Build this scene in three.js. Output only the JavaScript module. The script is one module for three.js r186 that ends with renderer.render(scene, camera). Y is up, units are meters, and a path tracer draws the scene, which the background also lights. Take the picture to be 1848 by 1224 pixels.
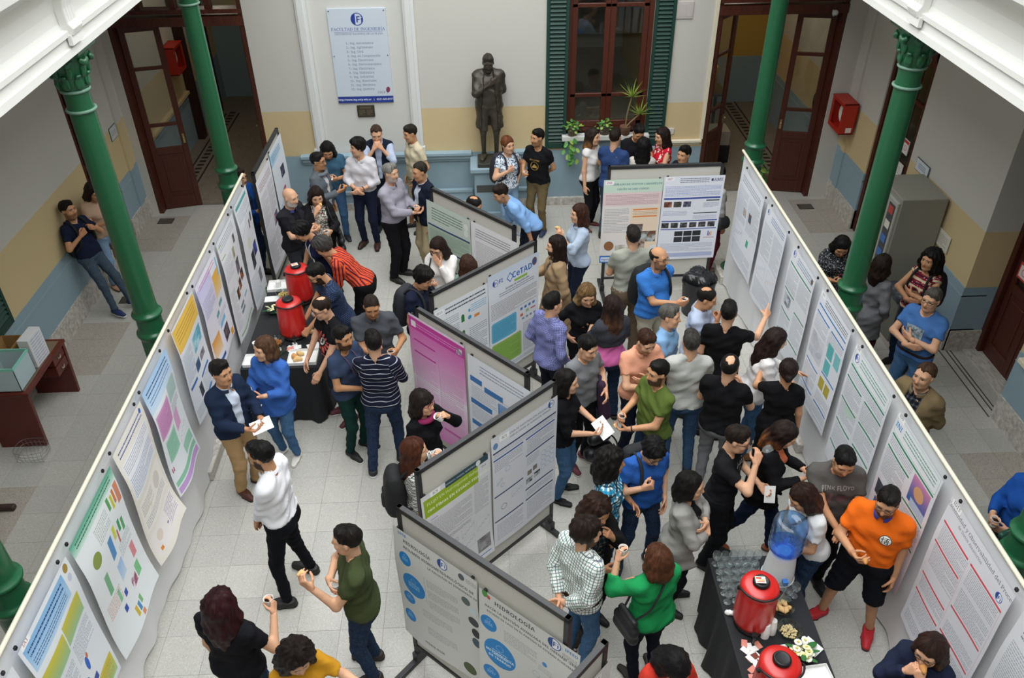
import * as THREE from 'three';
import { RoundedBoxGeometry } from 'three/addons/geometries/RoundedBoxGeometry.js';
import { mergeGeometries, mergeVertices } from 'three/addons/utils/BufferGeometryUtils.js';
import { RectAreaLightUniformsLib } from 'three/addons/lights/RectAreaLightUniformsLib.js';

// ---------- camera, daylight, exposure ----------
const scene = new THREE.Scene();
const R = Math.PI / 180;
const camera = new THREE.PerspectiveCamera(43.98, 1848 / 1224, 0.1, 100);
camera.position.set(0, 6.4, 0);
camera.rotation.order = 'YXZ';
camera.rotation.set(-36.09 * R, -1.99 * R, -0.62 * R);
const renderer = new THREE.WebGLRenderer();
renderer.toneMapping = THREE.LinearToneMapping;
renderer.toneMappingExposure = 1.0;
renderer.shadowMap.enabled = true;
scene.background = new THREE.Color(0.62, 0.68, 0.75);
RectAreaLightUniformsLib.init();
// daylight entering through the frosted glass roof over the courtyard
const SKYLIGHT = { x: 0.15, y: 9.18, z: -5.2, w: 6.6, d: 14.2 };
const daylight = new THREE.RectAreaLight(new THREE.Color(0.97, 0.99, 1.0), 4.2, SKYLIGHT.w, SKYLIGHT.d);
daylight.name = 'daylight'; daylight.position.set(SKYLIGHT.x, SKYLIGHT.y, SKYLIGHT.z); daylight.rotation.x = -Math.PI / 2; scene.add(daylight);

// ---------- helpers ----------
let seedN = 12345;
const rnd = () => { seedN = (Math.imul(seedN, 1664525) + 1013904223) >>> 0; return seedN / 4294967296; };
const rr = (a, b) => a + (b - a) * rnd();
const used = new Map();
function numbered(n) { const k = used.get(n) || 0; used.set(n, k + 1); return k ? n + '_' + String(k).padStart(3, '0') : n; }
const V3 = (x, y, z) => new THREE.Vector3(x, y, z);
const col = (h) => new THREE.Color(h);
const mats = new Map();
function mat(h, rough = 0.8, extra) {
  const key = h + '|' + rough + '|' + (extra ? JSON.stringify(extra) : '');
  if (!mats.has(key)) mats.set(key, new THREE.MeshPhysicalMaterial({ color: h, roughness: rough, side: THREE.DoubleSide, ...(extra || {}) }));
  return mats.get(key);
}
function texMat(tex, rough = 0.8, extra) { return new THREE.MeshPhysicalMaterial({ map: tex, roughness: rough, side: THREE.DoubleSide, ...(extra || {}) }); }
function canvasTex(w, h, draw) {
  const c = document.createElement('canvas'); c.width = w; c.height = h;
  draw(c.getContext('2d'), w, h);
  const t = new THREE.CanvasTexture(c); t.colorSpace = THREE.SRGBColorSpace; t.wrapS = t.wrapT = THREE.RepeatWrapping; t.magFilter = THREE.LinearFilter;
  return t;
}
function shade(o) { o.castShadow = true; o.receiveShadow = true; return o; }
function part(name, geo, m, parent, label) { const o = shade(new THREE.Mesh(geo, m)); o.name = name; if (label) o.userData.label = label; parent.add(o); return o; }
function thing(name, label, category, pos = [0, 0, 0], turn = 0, group) {
  const o = new THREE.Group(); o.name = numbered(name); o.position.set(...pos); o.rotation.y = turn;
  o.userData = { label, category }; if (group) o.userData.group = group;
  scene.add(o); return o;
}
function single(name, geo, m, label, category, pos = [0, 0, 0], turn = 0, group) {
  const o = shade(new THREE.Mesh(geo, m)); o.name = numbered(name); o.position.set(...pos); o.rotation.y = turn;
  o.userData = { label, category }; if (group) o.userData.group = group; scene.add(o); return o;
}
function structG(name) { const o = new THREE.Group(); o.name = name; o.userData.kind = 'structure'; scene.add(o); return o; }
function struct(name, geo, m) { const o = shade(new THREE.Mesh(geo, m)); o.name = name; o.userData.kind = 'structure'; scene.add(o); return o; }
// box from corner to corner
function bx(x0, x1, y0, y1, z0, z1) { const g = new THREE.BoxGeometry(Math.abs(x1 - x0), Math.abs(y1 - y0), Math.abs(z1 - z0)); g.translate((x0 + x1) / 2, (y0 + y1) / 2, (z0 + z1) / 2); return g; }
function rbx(x0, x1, y0, y1, z0, z1, r = 0.006, s = 2) { const g = new RoundedBoxGeometry(Math.abs(x1 - x0), Math.abs(y1 - y0), Math.abs(z1 - z0), s, r); g.translate((x0 + x1) / 2, (y0 + y1) / 2, (z0 + z1) / 2); return g; }
function merge(list) { return list.length === 1 ? list[0] : mergeGeometries(list.map((g) => { const q = g.index ? g.toNonIndexed() : g; for (const k of Object.keys(q.attributes)) if (!['position', 'normal', 'uv'].includes(k)) q.deleteAttribute(k); return q; })); }
function lathe(pts, seg = 24, p0 = 0, pl = Math.PI * 2) { return new THREE.LatheGeometry(pts.map((p) => new THREE.Vector2(p[0], p[1])), seg, p0, pl); }
function tube(pts, r = 0.01, seg = 24, rad = 6, closed = false) { return new THREE.TubeGeometry(new THREE.CatmullRomCurve3(pts.map((p) => V3(...p)), closed), seg, r, rad, closed); }
function xf(g, { p = [0, 0, 0], r = [0, 0, 0], s = 1 } = {}) {
  const m = new THREE.Matrix4().compose(V3(...p), new THREE.Quaternion().setFromEuler(new THREE.Euler(...r)), Array.isArray(s) ? V3(...s) : V3(s, s, s)); g.applyMatrix4(m); return g;
}
// box uv in metres
function metreUV(g, k = 1) {
  const p = g.attributes.position, n = g.attributes.normal, uv = new Float32Array(p.count * 2);
  for (let i = 0; i < p.count; i++) {
    const ax = Math.abs(n.getX(i)), ay = Math.abs(n.getY(i)), az = Math.abs(n.getZ(i)); let u, v;
    if (ay >= ax && ay >= az) { u = p.getX(i); v = p.getZ(i); } else if (ax >= az) { u = p.getZ(i); v = p.getY(i); } else { u = p.getX(i); v = p.getY(i); }
    uv[i * 2] = u * k; uv[i * 2 + 1] = v * k;
  }
  g.setAttribute('uv', new THREE.BufferAttribute(uv, 2)); return g;
}

// ---------- signed distance meshes ----------
// prims: {a,b,ra,rb} tapered capsule, {c,r:[x,y,z]} ellipsoid; k smoothing, sub = subtract, cut = [[nx,ny,nz,d]] keeps n.p < d
function sdfMesh(prims, { cell = 0.02, k = 0.04, cuts = [], mod = null, normalsFrom = null } = {}) {
  let lo = [1e9, 1e9, 1e9], hi = [-1e9, -1e9, -1e9];
  for (const q of prims) {
    if (q.c) { q.lo = q.c.map((v, i) => v - q.r[i]); q.hi = q.c.map((v, i) => v + q.r[i]); } else {
      const m = Math.max(q.ra, q.rb); q.lo = [0, 1, 2].map((i) => Math.min(q.a[i], q.b[i]) - m); q.hi = [0, 1, 2].map((i) => Math.max(q.a[i], q.b[i]) + m);
    }
    if (!q.sub) for (let i = 0; i < 3; i++) { lo[i] = Math.min(lo[i], q.lo[i]); hi[i] = Math.max(hi[i], q.hi[i]); }
  }
  const pad = cell * 2.5 + k * 0.3;
  lo = lo.map((v) => v - pad); hi = hi.map((v) => v + pad);
  const nx = Math.ceil((hi[0] - lo[0]) / cell) + 1, ny = Math.ceil((hi[1] - lo[1]) / cell) + 1, nz = Math.ceil((hi[2] - lo[2]) / cell) + 1;
  const F = new Float32Array(nx * ny * nz).fill(0.3), sy = nx, sz = nx * ny;
  for (const q of prims) {
    const kk = q.k ?? k, ext = kk + cell * 2.2;
    const i0 = Math.max(0, Math.floor((q.lo[0] - ext - lo[0]) / cell)), i1 = Math.min(nx - 1, Math.ceil((q.hi[0] + ext - lo[0]) / cell));
    const j0 = Math.max(0, Math.floor((q.lo[1] - ext - lo[1]) / cell)), j1 = Math.min(ny - 1, Math.ceil((q.hi[1] + ext - lo[1]) / cell));
    const l0 = Math.max(0, Math.floor((q.lo[2] - ext - lo[2]) / cell)), l1 = Math.min(nz - 1, Math.ceil((q.hi[2] + ext - lo[2]) / cell));
    let ax, ay, az, dx, dy, dz, il, ra, dr;
    if (!q.c) { [ax, ay, az] = q.a; dx = q.b[0] - ax; dy = q.b[1] - ay; dz = q.b[2] - az; il = 1 / (dx * dx + dy * dy + dz * dz || 1e-9); ra = q.ra; dr = q.rb - q.ra; }
    for (let l = l0; l <= l1; l++) for (let j = j0; j <= j1; j++) {
      const z = lo[2] + l * cell, y = lo[1] + j * cell; let o = l * sz + j * sy + i0;
      for (let i = i0; i <= i1; i++, o++) {
        const x = lo[0] + i * cell; let d;
        if (q.c) {
          const ux = (x - q.c[0]) / q.r[0], uy = (y - q.c[1]) / q.r[1], uz = (z - q.c[2]) / q.r[2], k0 = Math.sqrt(ux * ux + uy * uy + uz * uz);
          const wx = ux / q.r[0], wy = uy / q.r[1], wz = uz / q.r[2], k1 = Math.sqrt(wx * wx + wy * wy + wz * wz);
          d = k1 > 1e-6 ? k0 * (k0 - 1) / k1 : -Math.min(...q.r);
        } else {
          const px = x - ax, py = y - ay, pz = z - az; let t = (px * dx + py * dy + pz * dz) * il; t = t < 0 ? 0 : t > 1 ? 1 : t;
          const ex = px - t * dx, ey = py - t * dy, ez = pz - t * dz; d = Math.sqrt(ex * ex + ey * ey + ez * ez) - ra - dr * t;
        }
        if (q.cut) for (const c of q.cut) d = Math.max(d, c[0] * x + c[1] * y + c[2] * z - c[3]);
        const f = F[o];
        if (q.sub) { const e = -d; const h = Math.max(kk - Math.abs(f - e), 0) / (kk || 1); F[o] = Math.max(f, e) + h * h * kk * 0.25; } else {
          const h = kk > 0 ? Math.max(kk - Math.abs(f - d), 0) / kk : 0; F[o] = Math.min(f, d) - h * h * kk * 0.25;
        }
      }
    }
  }
  if (cuts.length || mod) {
    for (let l = 0, o = 0; l < nz; l++) for (let j = 0; j < ny; j++) for (let i = 0; i < nx; i++, o++) {
      if (F[o] > cell * 3) continue;
      const x = lo[0] + i * cell, y = lo[1] + j * cell, z = lo[2] + l * cell;
      let f = F[o]; if (mod) f = mod(x, y, z, f);
      for (const c of cuts) f = Math.max(f, c[0] * x + c[1] * y + c[2] * z - c[3]);
      F[o] = f;
    }
  }
  // surface nets
  const ids = new Int32Array(nx * ny * nz).fill(-1), P = [], I = [];
  const co = [0, 1, sy, sy + 1, sz, sz + 1, sz + sy, sz + sy + 1], E = [[0, 1], [2, 3], [4, 5], [6, 7], [0, 2], [1, 3], [4, 6], [5, 7], [0, 4], [1, 5], [2, 6], [3, 7]];
  for (let l = 0; l < nz - 1; l++) for (let j = 0; j < ny - 1; j++) for (let i = 0, o = l * sz + j * sy; i < nx - 1; i++, o++) {
    let m = 0; for (let c = 0; c < 8; c++) if (F[o + co[c]] < 0) m |= 1 << c;
    if (m === 0 || m === 255) continue;
    let x = 0, y = 0, z = 0, n = 0;
    for (let e = 0; e < 12; e++) {
      const a = E[e][0], b = E[e][1]; if (((m >> a) & 1) === ((m >> b) & 1)) continue;
      const fa = F[o + co[a]], fb = F[o + co[b]], t = fa / (fa - fb);
      x += (a & 1) + t * ((b & 1) - (a & 1)); y += ((a >> 1) & 1) + t * (((b >> 1) & 1) - ((a >> 1) & 1)); z += ((a >> 2) & 1) + t * (((b >> 2) & 1) - ((a >> 2) & 1)); n++;
    }
    ids[o] = P.length / 3; P.push(lo[0] + (i + x / n) * cell, lo[1] + (j + y / n) * cell, lo[2] + (l + z / n) * cell);
  }
  for (let l = 1; l < nz - 1; l++) for (let j = 1; j < ny - 1; j++) for (let i = 1, o = l * sz + j * sy + 1; i < nx - 1; i++, o++) {
    const s = F[o] < 0;
    if (s !== F[o + 1] < 0) { const a = ids[o], b = ids[o - sy], c = ids[o - sy - sz], d = ids[o - sz]; s ? I.push(a, b, c, a, c, d) : I.push(a, c, b, a, d, c); }
    if (s !== F[o + sy] < 0) { const a = ids[o], b = ids[o - sz], c = ids[o - sz - 1], d = ids[o - 1]; s ? I.push(a, b, c, a, c, d) : I.push(a, c, b, a, d, c); }
    if (s !== F[o + sz] < 0) { const a = ids[o], b = ids[o - 1], c = ids[o - 1 - sy], d = ids[o - sy]; s ? I.push(a, b, c, a, c, d) : I.push(a, c, b, a, d, c); }
  }
  const g = new THREE.BufferGeometry();
  g.setAttribute('position', new THREE.BufferAttribute(new Float32Array(P), 3)); g.setIndex(I);
  g.computeVertexNormals();
  g.userData.sample = (x, y, z) => {
    const fx = (x - lo[0]) / cell, fy = (y - lo[1]) / cell, fz = (z - lo[2]) / cell, i = Math.floor(fx), j = Math.floor(fy), l = Math.floor(fz);
    if (i < 0 || j < 0 || l < 0 || i >= nx - 1 || j >= ny - 1 || l >= nz - 1) return 0.3;
    const u = fx - i, v = fy - j, w = fz - l, o = l * sz + j * sy + i;
    const a = (F[o] * (1 - u) + F[o + 1] * u) * (1 - v) + (F[o + sy] * (1 - u) + F[o + sy + 1] * u) * v, b = (F[o + sz] * (1 - u) + F[o + sz + 1] * u) * (1 - v) + (F[o + sz + sy] * (1 - u) + F[o + sz + sy + 1] * u) * v;
    return a * (1 - w) + b * w;
  };
  return g;
}
// ---------- people: templates ----------
const lin = (h) => { const c = col(h); return [c.r, c.g, c.b]; };
function headTemplate(female, cell) {
  const f = female ? 1 : 0, jw = female ? 0.053 : 0.059;
  const p = [
    { c: [0, 0.03, -0.012], r: [0.076, 0.088, 0.098] },
    { c: [0, -0.035, 0.022], r: [0.063, 0.072, 0.068], k: 0.04 },
    { a: [-0.034, -0.088, 0.03], b: [0.034, -0.088, 0.03], ra: 0.03 - f * 0.004, rb: 0.03 - f * 0.004, k: 0.04 },
    { a: [-0.01, -0.102, 0.066], b: [0.01, -0.102, 0.066], ra: 0.018, rb: 0.018, k: 0.035 },
    { a: [-0.04, 0.026, 0.07], b: [0.04, 0.026, 0.07], ra: 0.016, rb: 0.016, k: 0.025 },
    { c: [-0.04, -0.03, 0.062], r: [0.024, 0.024, 0.02], k: 0.03 }, { c: [0.04, -0.03, 0.062], r: [0.024, 0.024, 0.02], k: 0.03 },
    { c: [-0.032, 0.004, 0.096], r: [0.017, 0.01, 0.016], sub: true, k: 0.012 }, { c: [0.032, 0.004, 0.096], r: [0.017, 0.01, 0.016], sub: true, k: 0.012 },
    { c: [-0.031, 0.003, 0.07], r: [0.014, 0.011, 0.013], k: 0.002 }, { c: [0.031, 0.003, 0.07], r: [0.014, 0.011, 0.013], k: 0.002 },
    { a: [0, 0.016, 0.083], b: [0, -0.036, 0.104], ra: 0.008, rb: 0.0135 - f * 0.002, k: 0.014 },
    { a: [-0.011, -0.037, 0.092], b: [0.011, -0.037, 0.092], ra: 0.0085, rb: 0.0085, k: 0.008 },
    { a: [-0.019, -0.063, 0.081], b: [0.019, -0.063, 0.081], ra: 0.0085, rb: 0.0085, k: 0.01 },
    { a: [-0.015, -0.073, 0.08], b: [0.015, -0.073, 0.08], ra: 0.0085, rb: 0.0085, k: 0.008 },
    { c: [-0.079, -0.004, -0.008], r: [0.009, 0.031, 0.018], k: 0.008 }, { c: [0.079, -0.004, -0.008], r: [0.009, 0.031, 0.018], k: 0.008 },
    { a: [0, -0.06, -0.022], b: [0, -0.16, -0.03], ra: jw - 0.004, rb: jw - 0.002, k: 0.04 },
  ];
  return sdfMesh(p, { cell, k: 0.03 });
}
const HEAD = [0.0084, 0.0104].map((c) => [headTemplate(false, c), headTemplate(true, c)]);
function headColors(g, P) {
  const pos = g.attributes.position, out = new Float32Array(pos.count * 3), sk = lin(P.skin), lip = sk.map((v, i) => v * [0.86, 0.55, 0.55][i]), br = lin(P.brow), bd = lin(P.beardC || P.hairC), eye = [0.02, 0.014, 0.01], wh = [0.55, 0.52, 0.5];
  const red = sk.map((v, i) => v * [1.0, 0.84, 0.8][i]);
  for (let i = 0; i < pos.count; i++) {
    const x = Math.abs(pos.getX(i)), y = pos.getY(i), z = pos.getZ(i); let c = sk;
    if (z > 0.04) {
      const ex = (x - 0.031) / 0.0135, ey = (y - 0.003) / 0.0064, my = y - 5 * x * x;
      if (ex * ex + ey * ey < 1 && z > 0.06) c = Math.abs(x - 0.031) < 0.0085 ? eye : wh;
      else if (y > 0.0072 && y < 0.0115 && x > 0.016 && x < 0.048) c = eye.map((v, j) => v * 2 + sk[j] * 0.45);
      else if (Math.abs(y - (0.0262 + 0.1 * Math.min(x, 0.034) - 0.0034 - 0.22 * Math.max(0, x - 0.036))) < 0.0046 && x > 0.011 && x < 0.052) c = br;
      else if (x < 0.025 && Math.abs(my + 0.068) < 0.0095 - x * 0.16 && z > 0.07) c = Math.abs(my + 0.0685) < 0.0026 ? lip.map((v) => v * 0.45) : lip;
      else if (y < -0.02 && y > -0.045 && x < 0.018) c = red;
    }
    if (P.beard) {
      const chin = y < -0.046 - Math.max(0, 0.03 - z) * 0.2 && z > -0.012 && y > -0.135, side = x > 0.052 && y < -0.01 && z > -0.012 && z < 0.045;
      const mouth = x < 0.02 && Math.abs(y + 0.067) < 0.007;
      if ((chin || side) && !mouth) { const bk = Math.min(0.96, P.beard * 1.14); c = c.map((v, j) => v * (1 - bk) + bd[j] * bk); }
    }
    if (P.stubbleTop && y > 0.03 && 0.6 * y - 0.8 * z > -0.03) c = c.map((v, j) => v * 0.35 + br[j] * 0.65);
    out.set(c, i * 3);
  }
  return out;
}
const HANDS = {};
function handTemplate(pose, far) {
  const hk = pose + (far ? 1 : 0); if (HANDS[hk]) return HANDS[hk];
  const C = { relax: [18, 26, 16, 24], grip: [42, 46, 30, 40], fist: [75, 85, 50, 45], pinch: [48, 42, 24, 46], flat: [4, 6, 4, 10], point: [75, 85, 50, 45] }[pose];
  const p = [], rad = (d) => d * R;
  const roots = [[0.03, -0.088, 0], [0.0095, -0.092, 0], [-0.011, -0.088, 0], [-0.03, -0.08, 0]], len = [[0.042, 0.025, 0.021], [0.046, 0.029, 0.022], [0.043, 0.027, 0.021], [0.034, 0.021, 0.019]];
  p.push({ a: [0, 0.035, 0], b: [0, -0.012, 0], ra: 0.0265, rb: 0.024 });
  roots.forEach((r, i) => {
    p.push({ a: [r[0] * 0.55, -0.012, 0], b: r, ra: 0.017, rb: 0.0128, k: 0.012 });
    let a = r, th = 0; const spread = (i - 1.4) * -2.5;
    for (let s = 0; s < 3; s++) {
      const cu = pose === 'point' && i === 0 ? 6 : pose === 'pinch' ? C[s] * (1 - i * 0.12) : C[s] * (0.9 + i * 0.08); th += rad(cu);
      const b = [a[0] + Math.sin(rad(-spread)) * len[i][s] * (s ? 0.3 : 1), a[1] - Math.cos(th) * len[i][s], a[2] + Math.sin(th) * len[i][s]];
      p.push({ a, b, ra: 0.0095 - s * 0.0008, rb: 0.0088 - s * 0.0008, k: 0.004 }); a = b;
    }
  });
  const oppose = C[3]; let a = [0.024, -0.022, 0.006];
  const d1 = [0.62 - oppose * 0.004, -0.62, 0.2 + oppose * 0.012], nrm = (v) => { const l = Math.hypot(...v); return v.map((q) => q / l); };
  let d = nrm(d1), L = [0.042, 0.032, 0.026];
  for (let s = 0; s < 3; s++) { const b = a.map((v, i) => v + d[i] * L[s]); p.push({ a, b, ra: 0.0135 - s * 0.0015, rb: 0.011 - s * 0.0012, k: s ? 0.004 : 0.014 }); a = b; d = nrm([d[0] - 0.28 - oppose * 0.004, d[1] - 0.12, d[2] + oppose * 0.002]); }
  return (HANDS[hk] = sdfMesh(p, { cell: far ? 0.0082 : 0.0066, k: 0.006 }));
}
// hair in head space
const HAIRS = {};
function hairMesh(style, female, v = 0) {
  const key = style + female + v; if (HAIRS[key]) return HAIRS[key];
  const ph = v * 1.7; let p = [], cuts = [], cell = 0.0102, amp = 0.0034, fr = 95, t = 0.013, line = -0.018, mod2 = null;
  const cap = (t, up = 0) => p.push({ c: [0, 0.032 + up * 0.5, -0.016], r: [0.076 + t, 0.088 + t + up, 0.097 + t] });
  const plane = (c) => (x, y, z, f) => Math.max(f, Math.min(1, -(0.6 * y - 0.8 * z - c) * 0.9));
  let hl = (x, y, z) => 0.6 * y - 0.8 * z - line; // >0 keeps
  const ear = (x, y, z) => (Math.abs(x) > 0.066 && y < 0.018 && z > -0.03 && y > -0.06 ? -0.02 : 1);
  if (style === 'short') { p.push({ c: [0, 0.036, -0.016], r: [0.083, 0.1, 0.108] }); p.push({ c: [0.01 + v * 0.01, 0.1, 0.03], r: [0.055, 0.03, 0.05], k: 0.03 }); }
  else if (style === 'quiff') { cap(0.01, 0.006); p.push({ c: [0.008, 0.112, 0.04], r: [0.052, 0.036, 0.052], k: 0.03 }); amp = 0.004; }
  else if (style === 'buzz') { cap(0.0035); line = -0.022; amp = 0; }
  else if (style === 'mop') { cap(0.022, 0.01); p.push({ c: [0, 0.085, 0.045], r: [0.066, 0.05, 0.055], k: 0.03 }); amp = 0.0075; fr = 62; line = -0.03; }
  else if (style === 'ring') { cap(0.008); amp = 0.0015; hl = (x, y, z) => Math.min(0.6 * y - 0.8 * z - 0.0, 0.052 - y + 0.25 * Math.max(0, -z - 0.03)); }
  else if (style === 'thin') { cap(0.009); hl = (x, y, z) => { const e = Math.hypot(x, (z + 0.045) * 0.9) ; return Math.min(0.6 * y - 0.8 * z - line, y > 0.04 ? e - 0.042 : 1); }; amp = 0.0015; }
  else if (style === 'reced') { cap(0.01, 0.002); hl = (x, y, z) => 0.6 * y - 0.8 * z + 0.004 - (Math.abs(x) > 0.025 ? 0.012 : -0.006); }
  else {
    // long styles
    const L = { bob: 0.13, long: 0.29, vlong: 0.36, wavy: 0.3, curly: 0.2, pony: 0, bun: 0, mid: 0.2, bangs: 0.2 }[style] ?? 0.25;
    cap(style === 'curly' ? 0.03 : style === 'wavy' ? 0.022 : 0.014, 0.004); line = -0.022; amp = style === 'wavy' ? 0.009 : 0.0048; if (style === 'wavy') fr = 55;
    if (style === 'curly') { amp = 0.011; fr = 70; p.push({ c: [0, -0.03, -0.03], r: [0.13, 0.11, 0.1], k: 0.04 }); }
    if (style === 'bangs') p.push({ a: [-0.05, 0.05, 0.068], b: [0.05, 0.05, 0.068], ra: 0.02, rb: 0.02, k: 0.02 });
    if (L > 0) {
      const w = style === 'curly' || style === 'wavy' ? 0.052 : 0.034, e = -0.02 - L;
      for (const [x, z] of [[-0.075, 0.012], [0.075, 0.012], [-0.078, -0.045], [0.078, -0.045], [-0.04, -0.085], [0.04, -0.085], [0, -0.092]]) {
        const front = z > 0, ee = e + (front ? L * 0.28 : 0) + 0.02 * Math.sin(x * 60 + ph);
        p.push({ a: [x * 0.95, 0.02, z], b: [x * (L > 0.25 ? 1.15 : 1.05), ee * 0.55, z - (front ? 0.01 : 0.016)], ra: w * (front ? 0.62 : 0.9), rb: w, k: 0.035 });
        p.push({ a: [x * (L > 0.25 ? 1.15 : 1.05), ee * 0.55, z - (front ? 0.01 : 0.016)], b: [x * 0.95, ee, z - 0.02], ra: w, rb: w * 0.6, k: 0.03 });
      }
    } else {
      p.push({ a: [0, 0.02, -0.1], b: [0.004, -0.02, -0.13], ra: 0.026, rb: 0.022, k: 0.02 });
      if (style === 'pony') p.push({ a: [0.004, -0.01, -0.13], b: [0.01, -0.17, -0.115], ra: 0.03, rb: 0.015, k: 0.02 }); else p.push({ c: [0, -0.005, -0.125], r: [0.042, 0.04, 0.034], k: 0.01 });
    }
    hl = (x, y, z) => y < -0.005 ? 0.045 - z + Math.max(0, Math.abs(x) - 0.062) * 3 : (style === 'bangs' && y < 0.075 ? 0.2 : 0.6 * y - 0.8 * z + 0.026 + Math.max(0, Math.abs(x) - 0.058) * 1.2);
    cell = 0.0132;
  }
  const noEar = ['short', 'quiff', 'buzz', 'ring', 'reced', 'thin'].includes(style);
  const g = sdfMesh(p, { cell, k: 0.02, mod: (x, y, z, f) => {
    const an = Math.atan2(x, -z);
    if (amp) f += amp * (Math.sin(an * 13 + ph + y * 18 + Math.sin(y * 31 + ph) * 1.4) * 0.6 + Math.sin(x * fr + ph) * Math.sin(y * fr * 0.8 + z * 21) * Math.sin(z * fr + 1.3 + ph) * 0.9);
    f = Math.max(f, -(hl(x, y, z) + 0.006 * Math.sin(x * 85 + ph) + 0.004 * Math.sin(x * 190 + y * 60 + ph * 2)) * 0.8);
    if (noEar) f = Math.max(f, -ear(x, y, z));
    return f;
  } });
  return (HAIRS[key] = g);
}
const strandTex = canvasTex(512, 256, (c, w, h) => { c.fillStyle = '#c9c9c9'; c.fillRect(0, 0, w, h); for (let i = 0; i < 900; i++) { c.globalAlpha = rr(0.1, 0.45); c.strokeStyle = rnd() > 0.55 ? '#ffffff' : '#4a4a4a'; c.lineWidth = rr(1, 3.4); const x = rnd() * w, y = rnd() * h, l = rr(40, 160); for (const dx of [0, -w, w]) { c.beginPath(); c.moveTo(x + dx, y); c.bezierCurveTo(x + dx + rr(-6, 6), y + l * 0.3, x + dx + rr(-10, 10), y + l * 0.6, x + dx + rr(-10, 10), y + l); c.stroke(); } } c.globalAlpha = 1; });
const hairMats = new Map();
function hairMat(c) { if (!hairMats.has(c)) hairMats.set(c, new THREE.MeshPhysicalMaterial({ color: col(c).multiplyScalar(1.25), map: strandTex, roughness: 0.55, vertexColors: true, side: THREE.DoubleSide, specularIntensity: 0.5, bumpMap: strandTex, bumpScale: 0.003 })); return hairMats.get(c); }
function hairColors(g, tip) {
  const pos = g.attributes.position, out = new Float32Array(pos.count * 3), T = tip ? lin(tip[0]) : null, B = tip ? lin(tip[1]) : null;
  for (let i = 0; i < pos.count; i++) {
    const x = pos.getX(i), y = pos.getY(i), z = pos.getZ(i), s = 0.82 + 0.3 * Math.sin(Math.atan2(x, -z) * 31 + y * 9 + Math.sin(y * 60 + x * 40) * 0.8) * Math.sin(x * 210 + z * 160);
    let c = [s, s, s];
    if (T) { const m = Math.min(1, Math.max(0, (-y - 0.04 + 0.04 * Math.sin(x * 90)) / 0.14)); c = c.map((v, j) => v * (1 - m + m * T[j] / Math.max(0.004, B[j]))); }
    out.set(c, i * 3);
  }
  return out;
}
const shoeGeo = {};
function shoeParts(kind) {
  if (shoeGeo[kind]) return shoeGeo[kind];
  const h = kind === 'boot' ? 0.1 : kind === 'flat' ? 0.045 : 0.075;
  const up = sdfMesh([{ a: [0, 0.038, -0.05], b: [0, 0.034, 0.06], ra: 0.04, rb: 0.043 }, { a: [0, 0.034, 0.06], b: [0.004, 0.026, 0.155], ra: 0.043, rb: 0.034 }, { a: [0, 0.03, -0.03], b: [0, h, -0.025], ra: 0.042, rb: 0.043, cut: [[0, 1, 0, h]] }, { a: [0, 0.06, 0.0], b: [0, 0.04, 0.1], ra: 0.032, rb: 0.026 }], { cell: 0.015, k: 0.03, cuts: [[0, -1, 0, -0.016], [0, 1, 0, h]] });
  const sole = sdfMesh([{ a: [0, 0.03, -0.052], b: [0, 0.03, 0.06], ra: 0.047, rb: 0.05 }, { a: [0, 0.03, 0.06], b: [0.004, 0.03, 0.155], ra: 0.05, rb: 0.042 }], { cell: 0.014, k: 0.02, cuts: [[0, -1, 0, 0], [0, 1, 0, 0.022]] });
  return (shoeGeo[kind] = { up, sole });
}
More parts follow.
